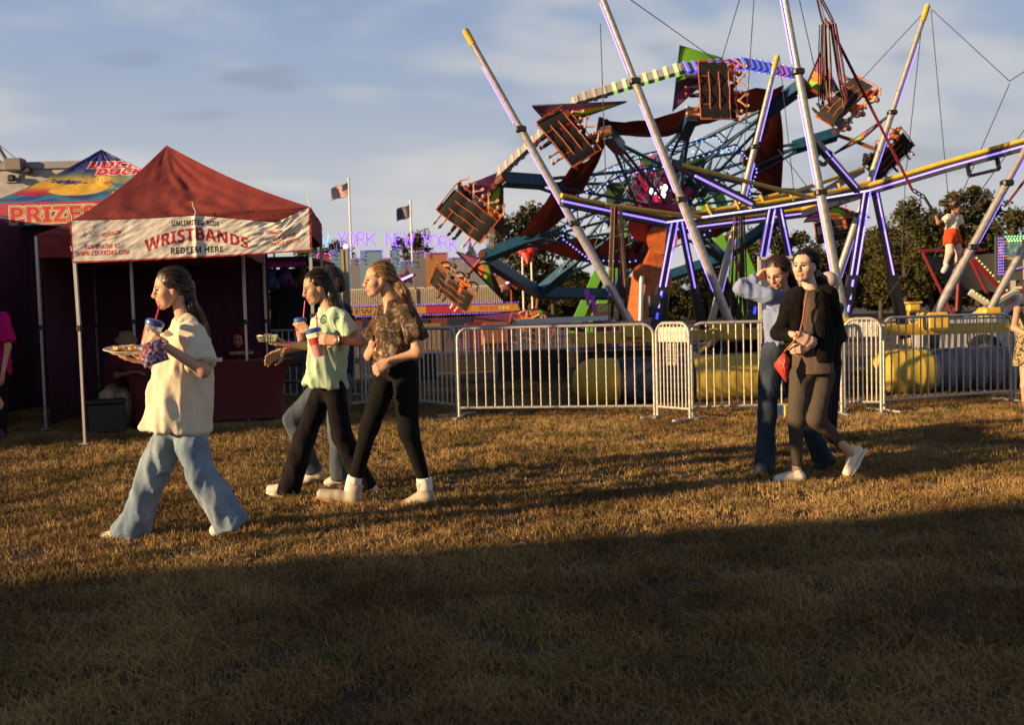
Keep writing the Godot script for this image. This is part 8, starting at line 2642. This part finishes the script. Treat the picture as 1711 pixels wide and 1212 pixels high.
func make_left_trailer() -> void:
	var t := thing("white_trailer", "white ride trailer with roof gear behind the duck tent", "trailer", Vector3(-11.345, 4.770, -24.000) * Vector3(1, 0, 1))
	var white := worn(mt("box trailer white", 0.42, 0.42, 0.41, 0.5), 0.8, 1.0, 0.5, 20)
	var a := Vector3(-14.493, 5.197, -24.000)
	var b := Vector3(-10.038, 4.963, -24.000)
	var m := MB.new()
	m.rbox(Transform3D(Basis(), Vector3((a.x + b.x) * 0.5, 2.55, -25.3)), Vector3(b.x - a.x, a.y * 2.0 - 5.1, 2.6), 0.04)
	obj("body", m, white, t)
	var top := a.y
	for y in [top - 0.95, top - 1.6]:
		var s := MB.new()
		s.box(Transform3D(Basis(), Vector3((a.x + b.x) * 0.5, y, -23.98)), Vector3(b.x - a.x, 0.03, 0.03))
		obj("seam_strip", s, mt("seam grey", 0.3, 0.3, 0.3, 0.5), t)
	var rl := MB.new()
	rl.box(Transform3D(Basis(), Vector3((a.x + b.x) * 0.5, top - 0.1, -23.97)), Vector3(b.x - a.x, 0.16, 0.06))
	obj("roof_edge", rl, mt("roof edge grey", 0.22, 0.22, 0.23, 0.5), t)
	var g := MB.new()
	g.rbox(Transform3D(Basis(), Vector3(-11.768, 5.109, -23.900)), Vector3(0.44, 0.3, 0.3), 0.03)
	obj("winch_box", g, mt("gear grey", 0.16, 0.15, 0.14, 0.6), t)
	for p in [Vector3(-11.846, 4.792, -23.850), Vector3(-11.449, 4.966, -23.850)]:
		var l := MB.new()
		l.rbox(Transform3D(Basis(), p), Vector3(0.2, 0.16, 0.12), 0.04)
		obj("work_lamp", l, mt("lamp black", 0.02, 0.018, 0.016, 0.5), t)
	var pl := MB.new()
	pl.box(Transform3D(Basis(), Vector3(-11.915, 4.808, -23.960)), Vector3(0.4, 0.2, 0.02))
	obj("plate", pl, mt("plate grey", 0.3, 0.31, 0.32, 0.5), t)
	var st := MB.new()
	st.cyl(Vector3(-11.937, 5.171, -23.900), Vector3(-12.304, 5.806, -23.900), 0.05, 6)
	st.cyl(Vector3(-11.759, 5.280, -23.900), Vector3(-12.197, 5.661, -23.900), 0.012, 5)
	st.cyl(Vector3(-11.997, 5.116, -23.900), Vector3(-12.413, 5.383, -23.900), 0.04, 6)
	obj("stay_rod", st, mt("gear grey"), t)

func make_midway() -> void:
	# dark game booth between the canopy and the funhouse
	var o := Vector3(-3.972, 0.574, -17.000) * Vector3(1, 0, 1)
	var t := thing("dark_booth", "dark game booth with a magenta edge right of the red canopy", "booth", o)
	var c0 := Vector3(-4.419, 2.271, -17.000)
	var c1 := Vector3(-3.474, 2.286, -17.000)
	var dark := mt("booth black", 0.012, 0.008, 0.014, 0.85)
	var cn := MB.new()
	cn.box(Transform3D(Basis(), Vector3((c0.x + c1.x) * 0.5, c0.y + 0.02, -18.2)), Vector3(c1.x - c0.x + 0.1, 0.06, 2.6))
	obj("roof", cn, dark, t)
	obj("valance", hang(c0 + Vector3(0, 0, 0.02), c1 + Vector3(0, 0, 0.02), 0.16, 0.12, 0.02), mt("booth magenta", 0.28, 0.01, 0.12, 0.8), t)
	obj("back_curtain", hang(c0 + Vector3(0, -0.1, -1.2), c1 + Vector3(0, -0.1, -1.2), 2.0, 2.0, 0.06), dark, t)
	var ct := MB.new()
	ct.box(Transform3D(Basis(), Vector3((c0.x + c1.x) * 0.5, 0.45, -17.4)), Vector3(c1.x - c0.x, 0.9, 0.7))
	obj("counter", ct, mt("booth grey", 0.06, 0.06, 0.07, 0.8), t)
	for k in 3:
		var p := c0.lerp(c1, 0.3 + 0.25 * k) + Vector3(0, rng.randf_range(-0.55, -0.2), rng.randf_range(-0.7, -0.1))
		var b := MB.new()
		b.ball(p, Vector3(0.13, 0.15, 0.12), 10)
		b.ball(p + Vector3(0, 0.17, 0.03), 0.085, 10)
		b.ball(p + Vector3(0.07, 0.24, 0.02), 0.035, 8)
		b.ball(p + Vector3(-0.07, 0.24, 0.02), 0.035, 8)
		for e in [-1.0, 1.0]:
			b.ball(p + Vector3(0.11 * e, -0.06, 0.06), Vector3(0.05, 0.08, 0.05), 8)
		var toy := obj("plush_toy", b, [mt("toy blue", 0.02, 0.05, 0.14, 0.9), mt("toy purple", 0.07, 0.015, 0.09, 0.9), mt("toy brown", 0.09, 0.045, 0.02, 0.9)][k % 3], null)
		tag(toy, ["blue", "purple", "brown"][k % 3] + " plush toy hanging under the dark booth roof", "toy")
	# yellow edged pole by the girls
	var p0 := Vector3(-3.249, 0.896, -20.000) * Vector3(1, 0, 1)
	var pt := thing("yellow_pole", "tall grey pole with a yellow edge behind the mint and camouflage girls", "pole", p0)
	var pm := MB.new()
	pm.bar(p0, p0 + Vector3(-0.04, 2.64, 0), 0.09, 0.09, Vector3.BACK)
	obj("post", pm, mt("pole grey", 0.35, 0.33, 0.29, 0.5), pt)
	var py := MB.new()
	py.bar(p0 + Vector3(-0.06, 0.3, 0.04), p0 + Vector3(-0.1, 2.62, 0.04), 0.04, 0.04, Vector3.BACK)
	obj("yellow_edge", py, mt("pole yellow", 0.5, 0.33, 0.04, 0.5), pt)
	var pb := MB.new()
	pb.ball(p0 + Vector3(-0.04, 2.68, 0), 0.05, 8)
	obj("lamp", pb, glow("pole lamp", 1, 0.95, 0.8, 2.0), pt)
	# ride platform behind the fence: blue rails over a dark skirt
	var f := thing("ride_platform", "ride platform with blue railings and a dark skirt behind the long barrier", "platform", Vector3(0.048, -0.310, -22.000) * Vector3(1, 0, 1))
	var a := Vector3(-3.406, 0.319, -22.000)
	var b := Vector3(3.132, 0.142, -22.000)
	var sk := MB.new()
	sk.box(Transform3D(Basis(), Vector3((a.x + b.x) * 0.5, 0.17, -22.6)), Vector3(b.x - a.x, 0.34, 1.2))
	obj("skirt", sk, mt("skirt black", 0.012, 0.012, 0.014, 0.8), f)
	var rail := mt("rail blue", 0.06, 0.06, 0.16, 0.5)
	for y in [0.42, 0.98]:
		var m := MB.new()
		m.cyl(Vector3(a.x, y, -22.0), Vector3(b.x, y, -22.0), 0.025, 6)
		obj("rail", m, rail, f)
	var bal := MB.new()
	for k in 62:
		var x := lerpf(a.x, b.x, k / 61.0)
		bal.cyl(Vector3(x, 0.36, -22.0), Vector3(x, 0.98, -22.0), 0.014, 5)
	var bo := obj("balusters", bal, rail, f)
	bo.set_meta("kind", "stuff")
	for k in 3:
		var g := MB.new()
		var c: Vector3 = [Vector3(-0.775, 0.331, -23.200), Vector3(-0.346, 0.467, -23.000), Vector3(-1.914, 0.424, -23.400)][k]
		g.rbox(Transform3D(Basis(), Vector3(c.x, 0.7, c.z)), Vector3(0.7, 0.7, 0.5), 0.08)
		obj("ride_housing", g, [mt("shaded housing red", 0.1, 0.012, 0.01, 0.5), mt("shaded housing orange", 0.2, 0.06, 0.012, 0.5), mt("shaded housing yellow", 0.2, 0.12, 0.015, 0.5)][k], f)  # colours darkened to stand in for the shade behind the fence
	for q in [[Vector3(-1.852, -0.078, -19.500), 0.7, 0.5, "black speaker case on the grass behind the left end of the long barrier"], [Vector3(0.374, -0.179, -18.500), 1.3, 0.55, "long black equipment case beside the yellow end of the inflatable tube"]]:
		var c: Vector3 = q[0] * Vector3(1, 0, 1)
		var cs := thing("equipment_case", q[3], "case", c)
		var m := MB.new()
		m.rbox(Transform3D(Basis(Vector3.UP, 0.1), c + Vector3(0, q[2] * 0.5, 0)), Vector3(q[1], q[2], 0.5), 0.02)
		obj("body", m, mt("case black", 0.01, 0.01, 0.012, 0.5), cs)
		var e := MB.new()
		e.box(Transform3D(Basis(Vector3.UP, 0.1), c + Vector3(0, q[2] + 0.006, 0)), Vector3(q[1] - 0.04, 0.02, 0.47))
		obj("metal_lid", e, mt("case lid", 0.13, 0.13, 0.18, 0.4, 0.5), cs)
	# white flat awnings beyond
	var aw := thing("white_awning", "flat white awning on posts below the lowest gondola", "awning", Vector3(1.377, 0.534, -30.000) * Vector3(1, 0, 1))
	var w0 := Vector3(0.225, 1.002, -30.000)
	var w1 := Vector3(3.114, 0.960, -30.000)
	var am := MB.new()
	am.box(Transform3D(Basis(Vector3.BACK, 0.02), (w0 + w1) * 0.5 + Vector3(0, 0, -1.4)), Vector3(w1.x - w0.x, 0.14, 2.8))
	obj("roof", am, mt("awning white", 0.6, 0.58, 0.53, 0.6), aw)
	for p in [w0, w1, w0.lerp(w1, 0.3)]:
		var m := MB.new()
		m.bar(Vector3(p.x, 0, p.z), p, 0.1, 0.1, Vector3.BACK)
		obj("post", m, mt("awning white"), aw)
	# striped pennants and a candy stand
	for q in [[Vector3(2.389, 1.684, -31.000), 0], [Vector3(2.573, 1.492, -31.000), 1]]:
		var p: Vector3 = q[0]
		var pf := thing("pennant", ["violet pennant strip, left of the pair by the candy stand", "violet pennant strip, right of the pair by the candy stand"][q[1]], "pennant", p, "violet pennants")
		var m := MB.new()
		m.sheet(func(u: float, v: float) -> Vector3: return p + Vector3((u - 0.5) * 0.17 * (1.0 - 0.45 * v) + 0.05 * v, 0.22 - v * 0.5, 0.02 * sin(v * 5.0)), 4, 8)
		obj("cloth", m, mt("pennant violet", 0.42, 0.05, 0.55, 0.7), pf)
	var cs := thing("candy_stand", "small pink stand with bright scribbled lettering behind the bungee cords", "stand", Vector3(2.963, 0.468, -31.000) * Vector3(1, 0, 1))
	var im := Image.create(160, 120, false, Image.FORMAT_RGB8)
	for y in 120:
		for x in 160:
			var n := nz.get_noise_2d(x * 0.06, y * 0.06)
			im.set_pixel(x, y, sr(0.45, 0.09, 0.10).lerp(sr(0.35, 0.24, 0.1), clampf(n * 2.0 + (0.7 if y > 60 else 0.0), 0, 1)))
	stamp(im, "CHILL", Rect2(20, 12, 125, 44), sr(0.35, 0.55, 0.12), 0.0, 2.0)
	stamp(im, "OUT", Rect2(35, 70, 90, 36), sr(0.5, 0.08, 0.2), 0.0, 1.0)
	var cb := MB.new()
	var q0 := Vector3(2.647, 1.452, -31.000)
	var q1 := Vector3(3.386, 0.945, -31.000)
	cb.uquad(q0, Vector3(q1.x, q0.y, q0.z), q1, Vector3(q0.x, q1.y, q0.z))
	obj("sign_face", cb, tex_mat("candy sign", im, 0.6), cs)
	var cbk := MB.new()
	cbk.box(Transform3D(Basis(), Vector3((q0.x + q1.x) * 0.5, q0.y * 0.5, -31.5)), Vector3(q1.x - q0.x, q0.y, 0.9))
	obj("body", cbk, mt("stand pink", 0.35, 0.06, 0.1, 0.6), cs)
	# balloon
	var bc := Vector3(0.734, 3.599, -40.000)
	var bt := thing("heart_sign", "red heart shaped sign on twin poles beside the funhouse", "sign", Vector3(bc.x, 0, bc.z))
	var hm := MB.new()
	hm.ball(bc + Vector3(-0.14, 0.12, 0), Vector3(0.25, 0.26, 0.16), 12)
	hm.ball(bc + Vector3(0.14, 0.12, 0), Vector3(0.25, 0.26, 0.16), 12)
	hm.cone(bc + Vector3(0, 0.02, 0), bc + Vector3(0, -0.42, 0), 0.33, 0.02, 12)
	obj("heart", hm, mt("heart red", 0.5, 0.03, 0.03, 0.35), bt)
	for e in [-0.2, 0.16]:
		var m := MB.new()
		m.cyl(Vector3(bc.x + e, 0, bc.z), bc + Vector3(e, 0, 0), 0.045, 6)
		obj("pole", m, mt("flagpole white"), bt)
	# green legged tower ride
	var gr := thing("tower_ride", "tower ride on bright green legs far behind the wheel", "ride", Vector3(8.349, -1.436, -52.000) * Vector3(1, 0, 1))
	var gm := mt("leg green", 0.12, 0.36, 0.03, 0.5)
	for g in [[Vector3(9.776, 7.919, -52.000), Vector3(12.848, -0.295, -52.000)], [Vector3(11.206, 7.505, -53.500), Vector3(14.127, -0.365, -53.500)], [Vector3(7.431, 7.982, -52.000), Vector3(4.119, -0.059, -52.000)], [Vector3(6.830, 7.622, -53.500), Vector3(3.265, -0.071, -53.500)]]:
		var m := MB.new()
		m.bar(g[0], Vector3(g[1].x, 0, g[1].z), 0.5, 0.5, Vector3.BACK)
		obj("leg", m, gm, gr)
	var ax := MB.new()
	ax.cyl(Vector3(7.116, 7.835, -52.000), Vector3(10.756, 7.772, -53.000), 0.5, 12)
	obj("axle", ax, mt("axle purple", 0.16, 0.03, 0.2, 0.5), gr)
	var pg := MB.new()
	for k in 14:
		for j in 7: pg.ball(Vector3(6.084, 4.716, -51.500) + Vector3(k * 0.08 + j * 0.03, -j * 0.16 + k * 0.06, 0), 0.04, 4)
	obj("bulb_panel", pg, glow("pink bulb", 0.8, 0.05, 0.6, 1.5), gr)
	# white board behind the couple
	var wb := thing("white_board", "white framed sign board standing behind the two women", "sign", Vector3(3.315, 0.000, -12.316))
	var bm := MB.new()
	bm.rbox(Transform3D(Basis(), Vector3(3.412, 1.515, -12.600)), Vector3(0.5, 0.72, 0.03), 0.01)
	obj("panel", bm, mt("board white", 0.55, 0.52, 0.47, 0.5), wb)
	var bf := MB.new()
	for e in [Vector3(3.160, 1.868, -12.550), Vector3(3.661, 1.870, -12.550)]:
		bf.bar(Vector3(e.x, 0, e.z), e + Vector3(0, 0.02, 0), 0.035, 0.035, Vector3.BACK)
	bf.bar(Vector3(3.160, 1.868, -12.550), Vector3(3.661, 1.870, -12.550), 0.035, 0.035)
	obj("frame", bf, mt("board frame", 0.5, 0.48, 0.44, 0.4), wb)

func car(label: String, at: Vector3, sc: float, turn: float, col: Color, called := "parked_car") -> void:
	var t := thing(called, label, "car", Vector3.ZERO)
	var paint := mt("car paint " + label.left(12), col.r, col.g, col.b, 0.3, 0.2)
	paint.clearcoat_enabled = true
	var lower := [Vector2(-2.2, 0.35), Vector2(-2.25, 0.7), Vector2(-2.05, 0.86), Vector2(-1.0, 0.98), Vector2(1.7, 1.02), Vector2(2.15, 0.95), Vector2(2.2, 0.4)]
	var green := [Vector2(-1.05, 0.97), Vector2(-0.35, 1.42), Vector2(0.2, 1.5), Vector2(1.3, 1.47), Vector2(1.95, 1.0)]
	var prof := func(mb: MB, pts: Array, w0: float, w1: float) -> void:
		var top := 0.0
		for p in pts: top = maxf(top, p.y)
		var bot := 9.0
		for p in pts: bot = minf(bot, p.y)
		var f := func(p: Vector2, s: float) -> Vector3:
			return Vector3(p.x, p.y, s * lerpf(w0, w1, (p.y - bot) / (top - bot)))
		for i in pts.size():
			var a: Vector2 = pts[i]
			var b: Vector2 = pts[(i + 1) % pts.size()]
			mb.quad(f.call(a, -1.0), f.call(b, -1.0), f.call(b, 1.0), f.call(a, 1.0))
		for s in [-1.0, 1.0]:
			for i in range(1, pts.size() - 1): mb.tri(f.call(pts[0], s), f.call(pts[i], s), f.call(pts[i + 1], s))
	var m := MB.new()
	prof.call(m, lower, 0.86, 0.82)
	obj("body", m, paint, t)
	var g := MB.new()
	prof.call(g, green, 0.8, 0.62)
	obj("windows", g, mt("car glass", 0.02, 0.024, 0.028, 0.08), t)
	var rf := MB.new()
	rf.tube([Vector3(-1.08, 0.98, 0.81), Vector3(-0.35, 1.44, 0.64), Vector3(0.2, 1.52, 0.62), Vector3(1.3, 1.49, 0.63), Vector3(1.98, 1.0, 0.81)], 0.035, 6)
	rf.tube([Vector3(-1.08, 0.98, -0.81), Vector3(-0.35, 1.44, -0.64), Vector3(0.2, 1.52, -0.62), Vector3(1.3, 1.49, -0.63), Vector3(1.98, 1.0, -0.81)], 0.035, 6)
	rf.box(Transform3D(Basis(), Vector3(0.5, 1.505, 0)), Vector3(1.7, 0.05, 1.26))
	rf.bar(Vector3(0.45, 1.0, 0.82), Vector3(0.45, 1.48, 0.64), 0.06, 0.03, Vector3.RIGHT)
	obj("roof", rf, paint, t)
	for s in [-1.0, 1.0]:
		for x in [-1.4, 1.35]:
			var w := MB.new()
			w.lathe(Vector3(x, 0.33, 0.72 * s), Vector3(0, 0, s), [Vector2(0.0, 0.0), Vector2(0.32, 0.0), Vector2(0.33, 0.03), Vector2(0.33, 0.17), Vector2(0.3, 0.2), Vector2(0.22, 0.2)], 20)
			var wo := obj("wheel", w, mt("tyre", 0.015, 0.015, 0.015, 0.8), t)
			var r := MB.new()
			r.lathe(Vector3(x, 0.33, 0.72 * s), Vector3(0, 0, s), [Vector2(0.22, 0.19), Vector2(0.15, 0.16), Vector2(0.0, 0.18)], 14)
			obj("rim", r, mt("rim", 0.4, 0.4, 0.4, 0.3, 0.8), wo)
		var mr := MB.new()
		mr.rbox(Transform3D(Basis(), Vector3(-0.75, 1.06, 0.94 * s)), Vector3(0.12, 0.14, 0.2), 0.03)
		obj("mirror", mr, paint, t)
		var hl := MB.new()
		hl.rbox(Transform3D(Basis(), Vector3(-2.18, 0.74, 0.6 * s)), Vector3(0.12, 0.14, 0.34), 0.02)
		obj("headlight", hl, mt("headlight", 0.6, 0.6, 0.58, 0.15), t)
	t.transform = Transform3D(Basis(Vector3.UP, turn).scaled(Vector3.ONE * sc), at)

func make_right_side() -> void:
	car("silver car parked behind the right barrier", Vector3(9.990, 0.123, -18.500) * Vector3(1, 0, 1), 0.98, -0.12, Color(0.42, 0.42, 0.43))
	car("low white kiddie ride car behind the middle inflatable tube", Vector3(3.701, 0.356, -17.200) * Vector3(1, 0, 1), 0.48, 0.05, Color(0.5, 0.5, 0.55), "kiddie_car")
	# swing ride with red stays and a dark tilt cover
	var t := thing("swing_ride", "red framed ride with a dark tilt cover and rows of lamps at the right", "ride", Vector3(16.194, 0.039, -34.000) * Vector3(1, 0, 1))
	var cov := MB.new()
	cov.sheet(func(u: float, v: float) -> Vector3:
		return (Vector3(14.250, 2.803, -34.000).lerp(Vector3(17.433, 2.799, -34.000), u)).lerp(Vector3(15.169, 1.507, -34.000).lerp(Vector3(17.433, 1.528, -34.000), u), v) + Vector3(0, 0.15 * sin(PI * u) * nz.get_noise_2d(u * 3.0, v), -0.4 * sin(PI * u)), 20, 8)
	obj("tilt_cover", cov, mt("tilt cover", 0.03, 0.032, 0.036, 0.8), t)
	var redm := mt("stay red", 0.16, 0.01, 0.016, 0.5)
	for r in [[Vector3(15.167, 2.980, -33.000), Vector3(16.319, 0.559, -33.000)], [Vector3(13.732, 2.919, -33.000), Vector3(14.918, 0.397, -33.000)], [Vector3(14.966, 2.489, -33.000), Vector3(14.880, 0.898, -33.000)], [Vector3(13.632, 2.922, -33.000), Vector3(15.725, 2.905, -33.000)]]:
		var m := MB.new()
		m.cyl(r[0], r[1], 0.06, 8)
		obj("stay", m, redm, t)
	for l in [[Vector3(15.352, 2.627, -32.800), Vector3(16.619, 1.247, -32.800), 0], [Vector3(15.229, 1.523, -32.800), Vector3(16.260, 0.821, -32.800), 1]]:
		var m := MB.new()
		m.bar(l[0], l[1], 0.14, 0.2)
		var o := obj("lamp_rail", m, redm if l[2] == 0 else mt("lamp rail white", 0.5, 0.46, 0.4, 0.5), t)
		var bb := MB.new()
		bulbs(bb, [l[0] + Vector3(0, 0.05, 0.12), l[1] + Vector3(0, 0.05, 0.12)], 0.13, 0.045)
		obj("bulb_row", bb, glow("lamp lime", 0.5, 0.85, 0.2, 0.4), o)
	# lit panel
	var p := thing("lit_panel", "carnival panel edged with violet and green bulbs at the right edge", "sign", Vector3(15.705, 0.123, -31.000) * Vector3(1, 0, 1))
	var im := Image.create(128, 160, false, Image.FORMAT_RGB8)
	for y in 160:
		for x in 128:
			var d := pow((x - 55.0) / 36.0, 2) + pow((y - 50.0) / 28.0, 2)
			var c := sr(0.05, 0.06, 0.05)
			if d < 1.7: c = sr(0.5, 0.27, 0.1)
			if d < 1.0: c = sr(0.06, 0.2, 0.24).lerp(sr(0.4, 0.38, 0.3), clampf(nz.get_noise_2d(x * 0.05, y * 0.06) * 2.0, 0, 1))
			im.set_pixel(x, y, c)
	var q := MB.new()
	var a := Vector3(15.222, 3.242, -31.000)
	var b := Vector3(16.382, 1.830, -31.000)
	q.uquad(a, Vector3(b.x, a.y + 0.03, a.z), b, Vector3(a.x, b.y, a.z))
	q.box(Transform3D(Basis(), (a + b) * 0.5 + Vector3(0, 0, -0.08)), Vector3(b.x - a.x, a.y - b.y, 0.1))
	obj("panel", q, tex_mat("lit panel print", im, 0.6), p)
	var v := MB.new()
	for k in 3:
		bulbs(v, [a + Vector3(0.05 + 0.07 * k, -0.05, 0.05), a + Vector3(0.05 + 0.07 * k, -1.25, 0.05)], 0.09, 0.03)
	bulbs(v, [a + Vector3(0.25, -1.15, 0.05), a + Vector3(0.8, -1.0, 0.05)], 0.07, 0.03)
	obj("bulb_row", v, glow("violet bulb", 0.22, 0.04, 0.95, 0.75), p)
	var gb := MB.new()
	for k in 3: bulbs(gb, [a + Vector3(0.22 + 0.05 * k, -0.04 - 0.07 * k, 0.05), Vector3(b.x, a.y - 0.04 - 0.07 * k, a.z + 0.05)], 0.09, 0.03)
	obj("bulb_row", gb, glow("green bulb", 0.2, 0.9, 0.35, 1.2), p)
	var ps := MB.new()
	ps.bar(Vector3(b.x - 0.3, 0, a.z - 0.1), Vector3(b.x - 0.3, b.y, a.z - 0.1), 0.2, 0.2, Vector3.BACK)
	obj("post", ps, mt("tilt cover"), p)
	var tr := thing("box_truck", "grey box truck behind the lit panel at the right edge", "truck", Vector3(16.109, 0.136, -30.000) * Vector3(1, 0, 1))
	var bx := MB.new()
	var c0 := Vector3(16.053, 2.573, -29.500)
	bx.rbox(Transform3D(Basis(), Vector3(c0.x + 1.6, c0.y * 0.5 + 0.25, -30.8)), Vector3(3.2, c0.y - 0.5, 2.2), 0.12)
	obj("box", bx, mt("truck grey", 0.24, 0.24, 0.245, 0.5), tr)
	var wh := MB.new()
	wh.lathe(Vector3(c0.x + 0.8, 0.42, -29.75), Vector3.BACK, [Vector2(0, 0), Vector2(0.4, 0), Vector2(0.42, 0.2), Vector2(0.25, 0.22)], 18)
	obj("wheel", wh, mt("tyre"), tr)
	# yellow lift machine
	var y := thing("yellow_lift", "small yellow machine seen past the right legs of the bungee frame", "machine", Vector3(8.534, 0.043, -21.000) * Vector3(1, 0, 1))
	var ym := MB.new()
	ym.rbox(Transform3D(Basis(), Vector3(8.541, 1.138, -21.000)), Vector3(0.25, 0.16, 0.2), 0.03)
	for e in [-0.1, 0.1]: ym.bar(Vector3(8.541, 1.062, -21.000) + Vector3(e, -1.35, 0), Vector3(8.541, 1.062, -21.000) + Vector3(e, 0, 0), 0.04, 0.04, Vector3.BACK)
	ym.rbox(Transform3D(Basis(), Vector3(8.542, 1.240, -21.000)), Vector3(0.32, 0.035, 0.24), 0.01)
	obj("frame", ym, mt("yellow paint"), y)
	# fences farther in
	var fm := mt("galvanised steel", 0.60, 0.58, 0.54, 0.42, 0.35)
	barrier(Vector3(6.613, 0.263, -17.500) * Vector3(1, 0, 1), Vector3(8.764, 0.214, -17.300) * Vector3(1, 0, 1), 19, "low grey barrier inside the ride area, behind the ribbed tubes", 0.95, false, "inner_barrier", fm)
	barrier(Vector3(8.817, 0.213, -17.300) * Vector3(1, 0, 1), Vector3(10.844, 0.167, -17.100) * Vector3(1, 0, 1), 19, "low grey barrier in front of the silver car", 0.95, false, "inner_barrier", fm)
